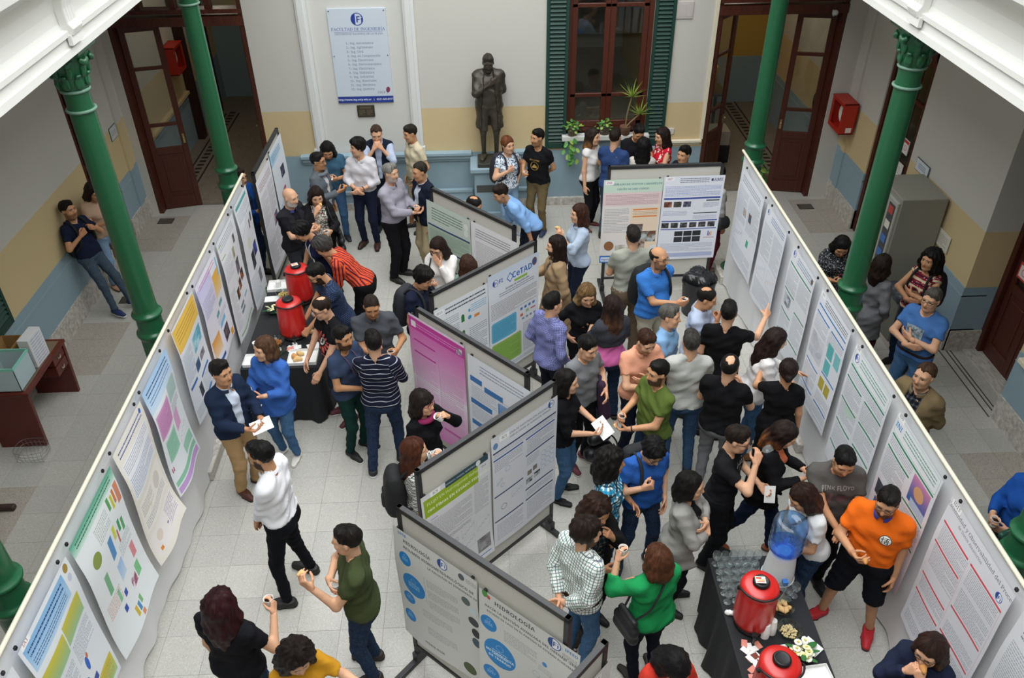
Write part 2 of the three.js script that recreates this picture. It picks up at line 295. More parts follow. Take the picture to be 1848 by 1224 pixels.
// ---------- patterns on cloth (printed or woven colour) ----------
const pats = {};
function pattern(name) {
  if (pats[name]) return pats[name];
  const S = 256; let scale = 1 / 0.16;
  const t = canvasTex(S, S, (c) => {
    const fill = (h) => { c.fillStyle = h; c.fillRect(0, 0, S, S); }, bar = (h, x, y, w, hh) => { c.fillStyle = h; c.fillRect(x, y, w, hh); };
    if (name === 'plaid_blue') { fill('#dfe9ec'); c.globalAlpha = 0.78; for (const x of [0, 128]) { bar('#14303f', x, 0, 38, S); bar('#1c86b4', x + 64, 0, 36, S); } for (const y of [0, 128]) { bar('#14303f', 0, y, S, 38); bar('#1c86b4', 0, y + 64, S, 36); } c.globalAlpha = 1; scale = 1 / 0.17; }
    else if (name === 'plaid_green') { fill('#e9ece8'); c.globalAlpha = 0.7; for (let q = 0; q < S; q += 32) { bar(q % 64 ? '#3f6f66' : '#4b5560', q, 0, 8, S); bar(q % 64 ? '#4b5560' : '#3f6f66', 0, q, S, 8); } c.globalAlpha = 1; scale = 1 / 0.2; }
    else if (name === 'check_purple') { fill('#8f92bd'); c.globalAlpha = 0.65; for (let q = 0; q < S; q += 32) { bar('#4a4f86', q, 0, 12, S); bar('#4a4f86', 0, q, S, 12); } c.globalAlpha = 1; scale = 1 / 0.14; }
    else if (name === 'check_dark') { fill('#3a3f46'); c.globalAlpha = 0.7; for (let q = 0; q < S; q += 64) { bar('#12161c', q, 0, 30, S); bar('#12161c', 0, q, S, 30); bar('#8a8f94', q + 46, 0, 3, S); bar('#8a8f94', 0, q + 46, S, 3); } c.globalAlpha = 1; scale = 1 / 0.16; }
    else if (name === 'stripe_orange') { fill('#c9452c'); for (let q = 0; q < S; q += 64) { bar('#1c1a33', q, 0, 17, S); bar('#e2794c', q + 36, 0, 7, S); } scale = 1 / 0.17; }
    else if (name === 'stripe_navy') { fill('#1b1d2e'); for (let q = 0; q < S; q += 64) bar('#b9bcc6', 0, q, S, 8); scale = 1 / 0.19; }
    else if (name === 'floral') { fill('#dfe6ee'); for (let i = 0; i < 90; i++) { c.fillStyle = ['#27405f', '#3a5c84', '#1b2b45', '#8fa5be'][i % 4]; c.beginPath(); c.ellipse(rnd() * S, rnd() * S, rr(6, 20), rr(4, 10), rnd() * 6, 0, 7); c.fill(); } scale = 1 / 0.22; }
    else if (name === 'mixed') { fill('#b9b4aa'); for (let i = 0; i < 160; i++) { c.fillStyle = ['#2b2b2b', '#7c2a2e', '#e8e4dc', '#3f5a50', '#8a8278'][i % 5]; c.beginPath(); c.ellipse(rnd() * S, rnd() * S, rr(6, 18), rr(4, 12), rnd() * 6, 0, 7); c.fill(); } scale = 1 / 0.2; }
    else if (name === 'grey_print') { fill('#2a2b2f'); for (let i = 0; i < 260; i++) { c.fillStyle = ['#b8b8ba', '#77787c', '#121214'][i % 3]; c.beginPath(); c.ellipse(rnd() * S, rnd() * S, rr(3, 11), rr(2, 6), rnd() * 6, 0, 7); c.fill(); } scale = 1 / 0.2; }
    else if (name === 'zebra') { fill('#d7d6d2'); c.strokeStyle = '#2a2a2a'; c.lineWidth = 8; for (let y = -20; y < S + 20; y += 21) { c.beginPath(); for (let x = 0; x <= S; x += 8) c.lineTo(x, y + 9 * Math.sin(x * 0.05 + y)); c.stroke(); } scale = 1 / 0.15; }
    else if (name === 'dots') { fill('#26324c'); c.fillStyle = '#7d8aa3'; for (let y = 0; y < S; y += 32) for (let x = 0; x < S; x += 32) { c.beginPath(); c.arc(x + ((y / 32) % 2) * 16 + 8, y + 8, 4, 0, 7); c.fill(); } scale = 1 / 0.16; }
    else if (name === 'red_band') { fill('#7c2131'); for (let y = 0; y < S; y += 86) { bar('#c9b89a', 0, y, S, 26); bar('#2a1b2b', 0, y + 50, S, 12); } c.fillStyle = '#e2d6c4'; for (let i = 0; i < 60; i++) c.fillRect(rnd() * S, rnd() * S, 9, 5); scale = 1 / 0.24; }
    else if (name === 'paisley_top') { fill('#c8202f'); c.fillStyle = '#e9e2dc'; for (let i = 0; i < 26; i++) { c.beginPath(); c.ellipse(rnd() * S, rnd() * S, rr(9, 26), rr(5, 12), rnd() * 6, 0, 7); c.fill(); } scale = 1 / 0.3; }
    else if (name.startsWith('denim')) { const base = { denim: '#35506f', denim_light: '#7f9dbb', denim_dark: '#1f2f47', denim_grey: '#3d4d5c', denim_mid: '#3f6288' }[name]; fill(base); for (let i = 0; i < 5200; i++) { c.globalAlpha = 0.09; c.fillStyle = rnd() > 0.5 ? '#ffffff' : '#0a1220'; c.fillRect(rnd() * S, rnd() * S, 1.5, rr(3, 9)); } c.globalAlpha = 1; scale = 1 / 0.3; }
    else if (name === 'heather') { fill('#8d8f91'); for (let i = 0; i < 4000; i++) { c.globalAlpha = 0.2; c.fillStyle = rnd() > 0.5 ? '#fff' : '#333'; c.fillRect(rnd() * S, rnd() * S, rr(3, 8), 1.4); } c.globalAlpha = 1; scale = 1 / 0.2; }
    else if (name === 'blue_stripe') { fill('#2f6bb8'); for (let q = 0; q < S; q += 22) bar('#4a86cf', 0, q, S, 7); scale = 1 / 0.14; }
  });
  return (pats[name] = { t, scale, m: texMat(t, 0.9, { specularIntensity: 0.22 }) });
}
function clothUV(g, scale, frames) {
  const q = g.toNonIndexed(), p = q.attributes.position, uv = new Float32Array(p.count * 2), c = V3(), e1 = V3(), e2 = V3(), n = V3(), v = V3();
  // keep smooth normals
  for (let i = 0; i < p.count; i += 3) {
    c.set(0, 0, 0); for (let j = 0; j < 3; j++) { v.fromBufferAttribute(p, i + j); c.addScaledVector(v, 1 / 3); }
    e1.fromBufferAttribute(p, i + 1).sub(v.fromBufferAttribute(p, i)); e2.fromBufferAttribute(p, i + 2).sub(v); n.crossVectors(e1, e2).normalize();
    let best = frames[0], bd = 1e9;
    for (const f of frames) { const t = Math.min(1, Math.max(0, (c.clone().sub(f.o).dot(f.d)) / f.l)), dd = c.clone().sub(f.o).addScaledVector(f.d, -t * f.l).length() - f.r; if (dd < bd) { bd = dd; best = f; } }
    const nx = Math.abs(n.dot(best.x)), nz = Math.abs(n.dot(best.z));
    for (let j = 0; j < 3; j++) { v.fromBufferAttribute(p, i + j).sub(best.o); uv[(i + j) * 2] = (nz > nx ? v.dot(best.x) : v.dot(best.z) + 0.07) * scale; uv[(i + j) * 2 + 1] = v.dot(best.y) * scale; }
  }
  q.setAttribute('uv', new THREE.BufferAttribute(uv, 2)); return q;
}
// ---------- people: builder ----------
const ARMS = { // wrist target for the left arm (x outward), elbow hint, palm normal, hand pose; torso frame, metres at 1.75 m stature
  down: [[0.235, 0.83, 0.03], [0.3, 0, -1], [-1, 0, 0.1], 'relax'], pocket: [[0.195, 0.94, 0.07], [0.6, 0, -1], [-1, 0, 0], 'relax'], hip: [[0.19, 1.02, 0.05], [1, 0, -0.4], [-0.6, 0.3, -0.6], 'relax'],
  cup: [[0.1, 1.15, 0.3], [0.5, -1, -0.2], [-1, 0.1, 0], 'grip'], belly: [[0.05, 1.07, 0.23], [0.8, -0.6, -0.3], [-0.4, 0, -1], 'relax'], snack: [[0.09, 1.2, 0.3], [0.6, -1, 0], [-0.7, 0.5, 0], 'pinch'],
  mouth: [[0.06, 1.43, 0.2], [0.7, -1, 0.2], [-0.5, 0.1, -0.9], 'pinch'], chin: [[0.05, 1.37, 0.2], [0.4, -1, 0.2], [-0.5, 0.2, -0.9], 'fist'], drink: [[0.08, 1.47, 0.24], [0.8, -1, 0.1], [-0.9, 0.1, -0.5], 'grip'],
  crossA: [[0.0, 1.2, 0.195], [1, -0.6, 0.15], [0, 0.2, -1], 'relax', [-0.75, 0.1, -0.55]], crossB: [[0.0, 1.13, 0.225], [1, -0.6, 0.15], [0, 0, -1], 'relax', [-0.7, 0.25, -0.65]], phone: [[0.07, 1.2, 0.31], [0.6, -1, -0.1], [-0.7, 0.7, 0], 'grip'],
  paper: [[0.1, 1.08, 0.3], [0.6, -0.7, -0.3], [-0.6, 0.8, 0], 'pinch'], behind: [[0.04, 0.97, -0.19], [1, 0, 0.1], [0, 0, -1], 'relax'], strap: [[0.125, 1.28, 0.19], [0.8, -1, -0.1], [-0.4, 0.1, -1], 'fist'],
  raise: [[0.2, 1.43, 0.27], [0.6, -1, 0], [-1, 0, 0], 'grip'], front: [[0.05, 0.9, 0.19], [0.8, 0, -0.5], [-0.5, 0, -1], 'relax'], table: [[0.2, 1.0, 0.42], [0.5, -0.6, -0.4], [-0.3, -1, 0], 'relax'],
  point: [[0.22, 1.4, 0.5], [0.5, -1, 0], [-0.6, -0.6, 0], 'point'], shoulder: [[0.12, 1.36, 0.45], [0.5, -1, 0], [0, -1, 0.2], 'flat'],
};
const bronzeMat = new THREE.MeshPhysicalMaterial({ color: 0xffffff, vertexColors: true, roughness: 0.42, metalness: 0.35, side: THREE.DoubleSide });
const skinMat = new THREE.MeshPhysicalMaterial({ color: 0xffffff, vertexColors: true, roughness: 0.55, specularIntensity: 0.4, side: THREE.DoubleSide });
const glassesMat = mat('#15120f', 0.35), leatherMat = mat('#17171a', 0.55);
const cupGeo = lathe([[0.001, 0.002], [0.024, 0.002], [0.026, 0.004], [0.035, 0.078], [0.037, 0.08], [0.035, 0.082], [0.033, 0.079], [0.024, 0.008], [0.001, 0.008]], 20);
const coffeeGeo = new THREE.CircleGeometry(0.0305, 20); coffeeGeo.rotateX(-Math.PI / 2); coffeeGeo.translate(0, 0.06, 0);
const cupMat = mat('#f1f0ec', 0.5), coffeeMat = mat('#2a150b', 0.2);
function plasticCup(pos, label, tilt = [0, 0, 0], coffee = true, s = 1, group) {
  const g = thing('plastic_cup', label, 'cup', pos, 0, group); part('cup_wall', cupGeo, cupMat, g); if (coffee) part('coffee', coffeeGeo, coffeeMat, g, 'black coffee');
  g.rotation.set(...tilt); g.scale.setScalar(s); return g;
}
const pastryMat = mat('#c98f4e', 0.8), breadMat = mat('#dcb57a', 0.85);
function pastry(pos, label, s = 1) {
  const g = sdfMesh([{ a: [-0.022, 0, 0.004], b: [0, 0.004, -0.004], ra: 0.014, rb: 0.018 }, { a: [0, 0.004, -0.004], b: [0.024, 0, 0.006], ra: 0.018, rb: 0.013 }], { cell: 0.006, k: 0.01 }); g.scale(s, s, s);
  return single('pastry', g, rnd() > 0.5 ? pastryMat : breadMat, label, 'pastry', pos, rr(0, 3));
}
function ik(S, T, l1, l2, hint) {
  const d = T.clone().sub(S); let L = d.length(); const max = (l1 + l2) * 0.995; if (L > max) { d.multiplyScalar(max / L); T = S.clone().add(d); L = max; }
  const n = d.clone().normalize(), a = (l1 * l1 - l2 * l2 + L * L) / (2 * L), h = Math.sqrt(Math.max(0, l1 * l1 - a * a));
  const u = hint.clone().addScaledVector(n, -hint.dot(n)).normalize(); return { E: S.clone().addScaledVector(n, a).addScaledVector(u, h), W: T };
}
const ar = (v) => [v.x, v.y, v.z];
let triCount = 0;
function person(P) {
  const far = P.z < -8.8 ? 1 : 0, q1 = far ? 1.22 : 1;
  const s = P.h / 1.75, fem = !!P.f, W = (P.w || 1), sw = (fem ? 0.9 : 1) * W;
  P.skin = P.skin || '#c9946f'; P.hairC = P.hairC || '#15110e'; P.brow = P.brow || P.hairC;
  const root = thing(P.name || 'person', P.label, P.cat || 'person', [P.x, P.y0 || 0, P.z], (P.yaw || 0) * R);
  if (P.group) root.userData.group = P.group;
  const pel = V3((P.pel?.[0] || 0), 0.945 + (P.drop || 0), P.pel?.[1] || 0), tl = (P.lean || 0) * R;
  const Tm = new THREE.Matrix4().makeRotationFromEuler(new THREE.Euler(tl, (P.twist || 0) * R, (P.side || 0) * R, 'YXZ'));
  const T = (x, y, z) => V3(x, y - 0.945, z).applyMatrix4(Tm).add(pel).multiplyScalar(s); // torso frame
  const B = (x, y, z) => V3(x + pel.x, y - 0.945 + pel.y, z + pel.z).multiplyScalar(s); // pelvis frame
  const dirT = (v) => V3(...v).applyMatrix4(Tm).normalize();
  // head frame
  const N = T(0, 1.465, -0.014), Hm = Tm.clone().multiply(new THREE.Matrix4().makeRotationFromEuler(new THREE.Euler((P.hp || 0) * R, (P.hy || 0) * R, (P.hr || 0) * R, 'YXZ')));
  const hs = s * 0.2 + 0.8, HC = N.clone().add(V3(0, 0.163, 0.03).applyMatrix4(Hm).multiplyScalar(s));
  const headM = new THREE.Matrix4().copy(Hm).scale(V3(hs, hs, hs)).setPosition(HC);
  // arms
  const arms = [1, -1].map((sd) => {
    let a = P[sd > 0 ? 'L' : 'R'] || 'down'; const pre = Array.isArray(a) ? a : ARMS[a];
    const Sx = T(sd * 0.165 * sw, 1.395, -0.012), tg = T(sd * pre[0][0], pre[0][1], pre[0][2]), hint = dirT([sd * pre[1][0], pre[1][1], pre[1][2]]);
    const { E, W: Wr } = ik(Sx, tg, 0.285 * s, 0.25 * s, hint), f = Wr.clone().sub(E).normalize(); let n = dirT([sd * pre[2][0], pre[2][1], pre[2][2]]);
    if (pre[4]) f.add(dirT([sd * pre[4][0], pre[4][1], pre[4][2]]).multiplyScalar(1)).normalize();
    n.addScaledVector(f, -n.dot(f)).normalize(); const x = f.clone().negate().cross(n).normalize();
    const hm = new THREE.Matrix4().makeBasis(sd > 0 ? x : x.clone().negate(), f.clone().negate(), n).setPosition(Wr);
    return { sd, S: Sx, E, W: Wr, f, n, hm, pose: pre[3], grip: Wr.clone().addScaledVector(f, 0.085 * s).addScaledVector(n, 0.036 * s), tip: Wr.clone().addScaledVector(f, 0.13 * s).addScaledVector(n, 0.045 * s) };
  });
  // legs
  const ft = P.feet || [[0.105, 0.01, 12], [-0.105, -0.01, -12]];
  const legs = ft.map(([x, z, yw, lift = 0], i) => {
    const sd = i ? -1 : 1, Hp = B(sd * 0.088 * (fem ? 1.04 : 1) * Math.sqrt(W), 0.905, -0.004), A = V3(x * s, (0.09 + lift) * s, (z - 0.02) * s);
    const { E, W: Ak } = ik(Hp, A, 0.425 * s, 0.405 * s, V3(Math.sin(yw * R) * 0.6, 0, 1)); return { sd, H: Hp, K: E, A: Ak, yw, lift };
  });
  // torso primitives
  const torso = (o, hem = false) => {
    const q = [
      { a: ar(T(-0.105 * sw, 1.375, -0.012)), b: ar(T(0.105 * sw, 1.375, -0.012)), ra: (0.066 + o) * s, rb: (0.066 + o) * s },
      { a: ar(T(-0.075 * sw, 1.28, 0)), b: ar(T(0.075 * sw, 1.28, 0)), ra: (0.106 + o) * s, rb: (0.106 + o) * s },
      { a: ar(T(-0.062 * sw, 1.15, 0.004)), b: ar(T(0.062 * sw, 1.15, 0.004)), ra: ((fem ? 0.096 : 0.105) * Math.sqrt(W) + o) * s, rb: ((fem ? 0.096 : 0.105) * Math.sqrt(W) + o) * s },
      { a: ar(T(-0.062 * W, 1.03, 0.004)), b: ar(T(0.062 * W, 1.03, 0.004)), ra: ((fem ? 0.094 : 0.104) * Math.sqrt(W) + o) * s, rb: ((fem ? 0.094 : 0.104) * Math.sqrt(W) + o) * s },
      { a: ar(T(-0.035, 1.465, -0.02)), b: ar(T(-0.13 * sw, 1.4, -0.015)), ra: (0.036 + o * 0.8) * s, rb: (0.05 + o) * s }, { a: ar(T(0.035, 1.465, -0.02)), b: ar(T(0.13 * sw, 1.4, -0.015)), ra: (0.036 + o * 0.8) * s, rb: (0.05 + o) * s },
    ];
    if (fem) for (const sd of [-1, 1]) q.push({ c: ar(T(sd * 0.07, 1.255, 0.085)), r: [0.062 + o, 0.058 + o, 0.05 + o].map((v) => v * s) });
    if (P.belly) q.push({ c: ar(T(0, 1.08, 0.06)), r: [0.13 * W + o, 0.14 + o, (0.07 + 0.1 * P.belly) + o].map((v) => v * s) });
    return q;
  };
  const hips = (o) => [{ a: ar(B(-0.03, 0.85, -0.01)), b: ar(B(0.03, 0.85, -0.01)), ra: (0.062 + o) * s, rb: (0.062 + o) * s }, { a: ar(B(-0.072 * W, 0.93, -0.012)), b: ar(B(0.072 * W, 0.93, -0.012)), ra: (0.108 + o + (fem ? 0.006 : 0)) * s, rb: (0.108 + o + (fem ? 0.006 : 0)) * s }, { a: ar(B(-0.06, 0.9, -0.045)), b: ar(B(0.06, 0.9, -0.045)), ra: (0.088 + o) * s, rb: (0.088 + o) * s }];
  const armP = (o, oe = o) => arms.flatMap((a) => [{ a: ar(a.S), b: ar(a.E), ra: (0.05 * Math.sqrt(sw) + o) * s, rb: (0.039 + oe) * s, k: 0.03, arm: a, seg: 0 }, { a: ar(a.E), b: ar(a.W), ra: (0.039 + oe) * s, rb: (0.0275 + oe) * s, k: 0.02, arm: a, seg: 1 }]);
  const legP = (o, l = o) => legs.flatMap((g) => [{ a: ar(g.H), b: ar(g.K), ra: (0.083 * Math.sqrt(W) + o) * s, rb: (0.054 + o) * s, k: 0.035 }, { a: ar(g.K), b: ar(g.A), ra: (0.053 + l) * s, rb: (0.037 + l * 1.2) * s, k: 0.025 }]);
  // --- body: one mesh made of trunk, arms and neck, head, hands
  const bare = P.bottom?.len !== undefined || P.bare;
  const pieces = [
    [sdfMesh([...torso(0), ...hips(0), ...legP(0)], { cell: bare ? 0.022 : 0.036 * q1, k: 0.05 })],
    [sdfMesh([...armP(0), { a: ar(T(0, 1.42, -0.016)), b: ar(N.clone().lerp(HC, 0.45)), ra: (fem ? 0.05 : 0.057) * s, rb: (fem ? 0.046 : 0.053) * s }], { cell: 0.0165 * q1, k: 0.02 })],
    [HEAD[far][fem ? 1 : 0], headM, headColors(HEAD[far][fem ? 1 : 0], P)],
    ...arms.filter((a) => !(P.hide && P.hide === (a.sd > 0 ? 'L' : 'R'))).map((a) => [handTemplate(a.pose, far), a.hm.clone().scale(V3(s, s, s).multiplyScalar(fem ? 0.93 : 1.02)), null, true]),
  ];
  let nv = 0, ni = 0; for (const [g] of pieces) { nv += g.attributes.position.count; ni += g.index.count; }
  const bp = new Float32Array(nv * 3), bn = new Float32Array(nv * 3), bc = new Float32Array(nv * 3), bi = new Uint32Array(ni), sk = lin(P.skin), skH = sk.map((v, i) => v * [1, 0.93, 0.92][i]); let vo = 0, io = 0; const tv = V3(), nm = new THREE.Matrix3();
  for (const [g, m, cols, hand] of pieces) {
    const p = g.attributes.position, n = g.attributes.normal, flip = m && m.determinant() < 0; if (m) nm.getNormalMatrix(m);
    for (let i = 0; i < p.count; i++) {
      tv.fromBufferAttribute(p, i); if (m) tv.applyMatrix4(m); tv.toArray(bp, (vo + i) * 3); tv.fromBufferAttribute(n, i); if (m) tv.applyMatrix3(nm).normalize(); tv.toArray(bn, (vo + i) * 3);
      if (cols) bc.set(cols.subarray(i * 3, i * 3 + 3), (vo + i) * 3); else bc.set(hand ? skH : sk, (vo + i) * 3);
    }
    const ix = g.index.array; for (let i = 0; i < ix.length; i += 3) { bi[io + i] = vo + ix[i]; bi[io + i + 1] = vo + ix[i + (flip ? 2 : 1)]; bi[io + i + 2] = vo + ix[i + (flip ? 1 : 2)]; }
    vo += p.count; io += ix.length;
  }
  const bg = new THREE.BufferGeometry(); bg.setAttribute('position', new THREE.BufferAttribute(bp, 3)); bg.setAttribute('normal', new THREE.BufferAttribute(bn, 3)); bg.setAttribute('color', new THREE.BufferAttribute(bc, 3)); bg.setIndex(new THREE.BufferAttribute(bi, 1));
  part('body', bg, P.bronze ? bronzeMat : skinMat, root); triCount += ni / 3;
  // --- clothes
  const tx = dirT([1, 0, 0]), ty = dirT([0, 1, 0]), tz = dirT([0, 0, 1]), seedp = (P.x * 13.1 + P.z * 7.7);
  const frames = [{ o: T(0, 0.95, 0), d: ty, l: 0.45 * s, r: 0.12, x: tx, y: ty, z: tz }];
  for (const a of arms) for (const [p, q] of [[a.S, a.E], [a.E, a.W]]) { const d = q.clone().sub(p), l = d.length(); d.normalize(); const y = d.clone().negate(), z = tz.clone().addScaledVector(y, -tz.dot(y)); if (z.length() < 0.2) z.copy(ty).addScaledVector(y, -ty.dot(y)); z.normalize(); frames.push({ o: p.clone(), d, l, r: 0.045, x: y.clone().cross(z), y, z }); }
  const legFrames = legs.flatMap((g) => [[g.H, g.K], [g.K, g.A]].map(([p, q]) => { const d = q.clone().sub(p), l = d.length(); d.normalize(); return { o: p.clone(), d, l, r: 0.07, x: V3(1, 0, 0), y: d.clone().negate(), z: V3(0, 0, 1) }; }));
  const folds = (amp, fr = 1) => (x, y, z, f) => f + amp * (Math.abs(Math.sin((x * 19 + y * 24 - z * 9) * fr + seedp + Math.sin(y * 11 + seedp) * 0.9)) * 1.5 - 0.95 + Math.sin((x * -29 + y * 15 + z * 37) * fr + seedp * 1.7) * 0.45 + Math.abs(Math.sin((y * 37 + x * 12 + z * 13) * fr + seedp * 2.3 + Math.sin(x * 14) * 1.1)) * 1.0 - 0.6);
  const plane = (o, n) => [n.x, n.y, n.z, n.dot(o)];
  function cloth(name, prims, opt, spec, fr = frames, label) {
    let g = sdfMesh(prims, { k: 0.03, ...opt, cell: (opt.cell || 0.0185) * q1 }); if (!g.index.count) return null;
    const smp = g.userData.sample; g.userData = {}; triCount += g.index.count / 3;
    let m;
    if (spec.pat) { const q = pattern(spec.pat); g = clothUV(g, q.scale, fr); m = q.m; } else m = mat(spec.c, spec.rough || 0.9, spec.ext || (P.bronze ? { metalness: 0.3 } : { specularIntensity: 0.22 }));
    const o = part(name, g, m, root, label); o.sample = smp; return o;
  }
  const sleeves = (spec, o) => {
    const sl = spec.sleeve ?? 0.3; // 0 none, .3 short, 1 long, fraction of the arm
    return sl <= 0 ? [] : arms.flatMap((a) => {
      const q = [], up = Math.min(1, sl * 2), pt = a.S.clone().lerp(a.E, up), d = a.E.clone().sub(a.S).normalize();
      q.push({ a: ar(a.S), b: ar(a.E), ra: (0.056 * Math.sqrt(sw) + o) * s, rb: (0.043 + o) * s, k: 0.03, cut: sl < 0.5 ? [plane(pt, d)] : undefined });
      if (sl > 0.5) { const t = (sl - 0.5) * 2, d2 = a.W.clone().sub(a.E).normalize(); q.push({ a: ar(a.E), b: ar(a.W), ra: (0.043 + o) * s, rb: (0.034 + o * 0.8) * s, k: 0.02, cut: [plane(a.E.clone().lerp(a.W, t), d2)] }); }
      return q;
    });
  };
  const down = V3(0, -1, 0);
  if (P.bottom) {
    const b = P.bottom, o = (b.loose ?? 0.012), len = b.len ?? 0, prims = [...hips(o + 0.004)];
    const waist = plane(B(0, b.rise ?? 1.0, 0), V3(0, 1, 0));
    if (b.skirt) prims.push({ a: ar(B(0, 0.92, -0.01)), b: ar(B(0, len || 0.5, 0)), ra: 0.13 * s, rb: (0.13 + b.skirt) * s, k: 0.03 }); else prims.push(...legP(o, o + (b.flare || 0)));
    const lo = len ? (pel.y - 0.945 + len) * s : 0.035 * s;
    cloth(b.skirt ? 'skirt' : len ? 'shorts' : 'trousers', prims, { cell: 0.022, k: 0.03, cuts: [waist, [0, -1, 0, -lo]], mod: folds(0.0055) }, b, legFrames);
  }
  if (P.belt) cloth('belt', [...hips(0.03), ...torso(0.02)], { cuts: [plane(B(0, 1.0, 0), V3(0, 1, 0)), plane(B(0, 0.965, 0), down)], cell: 0.014 }, { c: P.belt, rough: 0.5 });
  function topPiece(name, t, o, extraMod) {
    o *= 0.74;
    const hem = t.hem ?? 0.9, prims = [...torso(o), ...hips(o + 0.008).map((q) => ({ ...q })), ...sleeves(t, o * 0.7 + (t.wide || 0))];
    if (hem < 0.8) prims.push({ a: ar(B(0, 0.9, -0.01)), b: ar(B(0, hem - 0.06, 0)), ra: (0.15 * Math.sqrt(W) + o) * s, rb: (0.15 * Math.sqrt(W) + o + (t.flare || 0.04)) * s, k: 0.04 });
    // neck opening
    const nk = t.neck ?? 0.062, vee = t.vee || 0;
    prims.push({ a: ar(T(0, 1.475, 0.012)), b: ar(T(0, 1.56, 0.0)), ra: nk * s, rb: nk * 1.15 * s, sub: true, k: 0.006 });
    if (vee) prims.push({ a: ar(T(0, 1.44, 0.12)), b: ar(T(0, 1.44 - vee, 0.16)), ra: 0.05 * s, rb: 0.012 * s, sub: true, k: 0.006 });
    const cuts = [hem < 0.955 ? [0, -1, 0, -((pel.y - 0.945 + hem) * s)] : plane(T(0, hem, 0), ty.clone().negate())];
    if (t.sleeveless) for (const a of arms) { const d = a.S.clone().sub(T(0, 1.395, -0.012)).normalize(); cuts.push(plane(T(a.sd * 0.14 * sw, 1.395, 0), d)); }
    const fo = folds(t.fold ?? 0.0062), mod = (x, y, z, f) => { f = fo(x, y, z, f); return extraMod ? extraMod(x, y, z, f) : f; };
    return cloth(name, prims, { cuts, mod, ...(t.cell ? { cell: t.cell } : {}) }, t);
  }
  let topMesh = null;
  if (P.top) topMesh = topPiece(P.top.name || 'shirt', P.top, P.top.o ?? 0.016);
  const inv = Tm.clone().transpose();
  const openFront = (wTop, wBot) => (x, y, z, f) => { const v = V3(x / s - pel.x, y / s - pel.y, z / s - pel.z).applyMatrix4(inv); if (v.z < 0) return f; const t = Math.min(1, Math.max(0, (v.y + 0.1) / 0.6)), w = wBot + (wTop - wBot) * t; return Math.max(f, (w - Math.abs(v.x - (P.openX || 0))) * s); };
  if (P.jacket) { const j = P.jacket; topPiece(j.name || 'jacket', { sleeve: 0.97, neck: 0.07, ...j }, j.o ?? 0.03, j.closed ? null : openFront(j.wTop ?? 0.065, j.wBot ?? 0.03)); }
  // collar
  for (const [t, o] of [[P.top, 0], [P.jacket, 0.012]]) if (t?.collar) {
    const cg = lathe([[0.062 + o, 0], [0.066 + o, 0.03], [0.07 + o, 0.036], [0.078 + o, 0.026], [0.084 + o, -0.002]], 20, 0.28, Math.PI * 2 - 0.56); cg.scale(s, s, s);
    const cm = new THREE.Matrix4().copy(Tm).setPosition(T(0, 1.44, 0.0)).multiply(new THREE.Matrix4().makeRotationX(0.28)); cg.applyMatrix4(cm);
    part('collar', cg, mat(t.collar === true ? t.c || '#cccccc' : t.collar, 0.85), root);
  }
  // printed motif on the chest, laid on the cloth
  if (P.print && topMesh) {
    const q = P.print, n = 14, pos = [], uv = [], idx = [];
    for (let j = 0; j <= n; j++) for (let i = 0; i <= n; i++) {
      const u = (i / n - 0.5) * q.w + (q.cx || 0), v = q.y + (j / n - 0.5) * q.hh; let zz = 0.34; while (zz > 0) { const w = T(u, v, zz); if (topMesh.sample(w.x, w.y, w.z) < 0) break; zz -= 0.004; }
      pos.push(...ar(T(u, v, zz + 0.007))); uv.push(i / n, j / n);
    }
    for (let j = 0; j < n; j++) for (let i = 0; i < n; i++) { const a = j * (n + 1) + i; idx.push(a, a + 1, a + n + 2, a, a + n + 2, a + n + 1); }
    const g = new THREE.BufferGeometry(); g.setAttribute('position', new THREE.Float32BufferAttribute(pos, 3)); g.setAttribute('uv', new THREE.Float32BufferAttribute(uv, 2)); g.setIndex(idx); g.computeVertexNormals();
    part('shirt_print', g, texMat(q.tex, 0.85, { transparent: true, alphaTest: 0.5 }), root, q.label);
  }
  if (topMesh) topMesh.sample = null;
  // shoes
  if (P.shoes) { const q = P.shoes, sg = shoeParts(q.kind || 'low'); for (const l of legs) { const m = new THREE.Group(); m.name = 'shoe'; m.position.set(l.A.x, l.A.y - 0.09 * s, l.A.z); m.rotation.set(l.lift ? 0.5 : 0, l.yw * R, 0, 'YXZ'); m.position.add(V3(Math.sin(l.yw * R) * 0.02, 0, 0.012)); m.scale.setScalar(s * (fem ? 0.93 : 1.02)); root.add(m); part('upper', sg.up, mat(q.c, q.rough || 0.6), m); part('sole', sg.sole, mat(q.sole || '#2a2522', 0.8), m); } }
  // hair
  if (P.hair) {
    const base = hairMesh(P.hair, fem, P.hv || 0), g = base.clone(); g.setAttribute('color', new THREE.BufferAttribute(hairColors(base, P.tip ? [P.tip, P.hairC] : null), 3)); { const q = base.attributes.position, uv = new Float32Array(q.count * 2); for (let i = 0; i < q.count; i++) { const x = q.getX(i), y = q.getY(i), z = q.getZ(i), top = Math.max(0, y - 0.03); uv[i * 2] = Math.atan2(x, -z - 0.02) / 3.1416 + top * 0.6; uv[i * 2 + 1] = (y + Math.hypot(x, z) * (top > 0 ? 1 : 0.2)) * 3.2; } g.setAttribute('uv', new THREE.BufferAttribute(uv, 2)); }
    g.applyMatrix4(headM); g.userData = {};
    part('hair', g, hairMat(P.hairC), root); triCount += g.index.count / 3;
  }
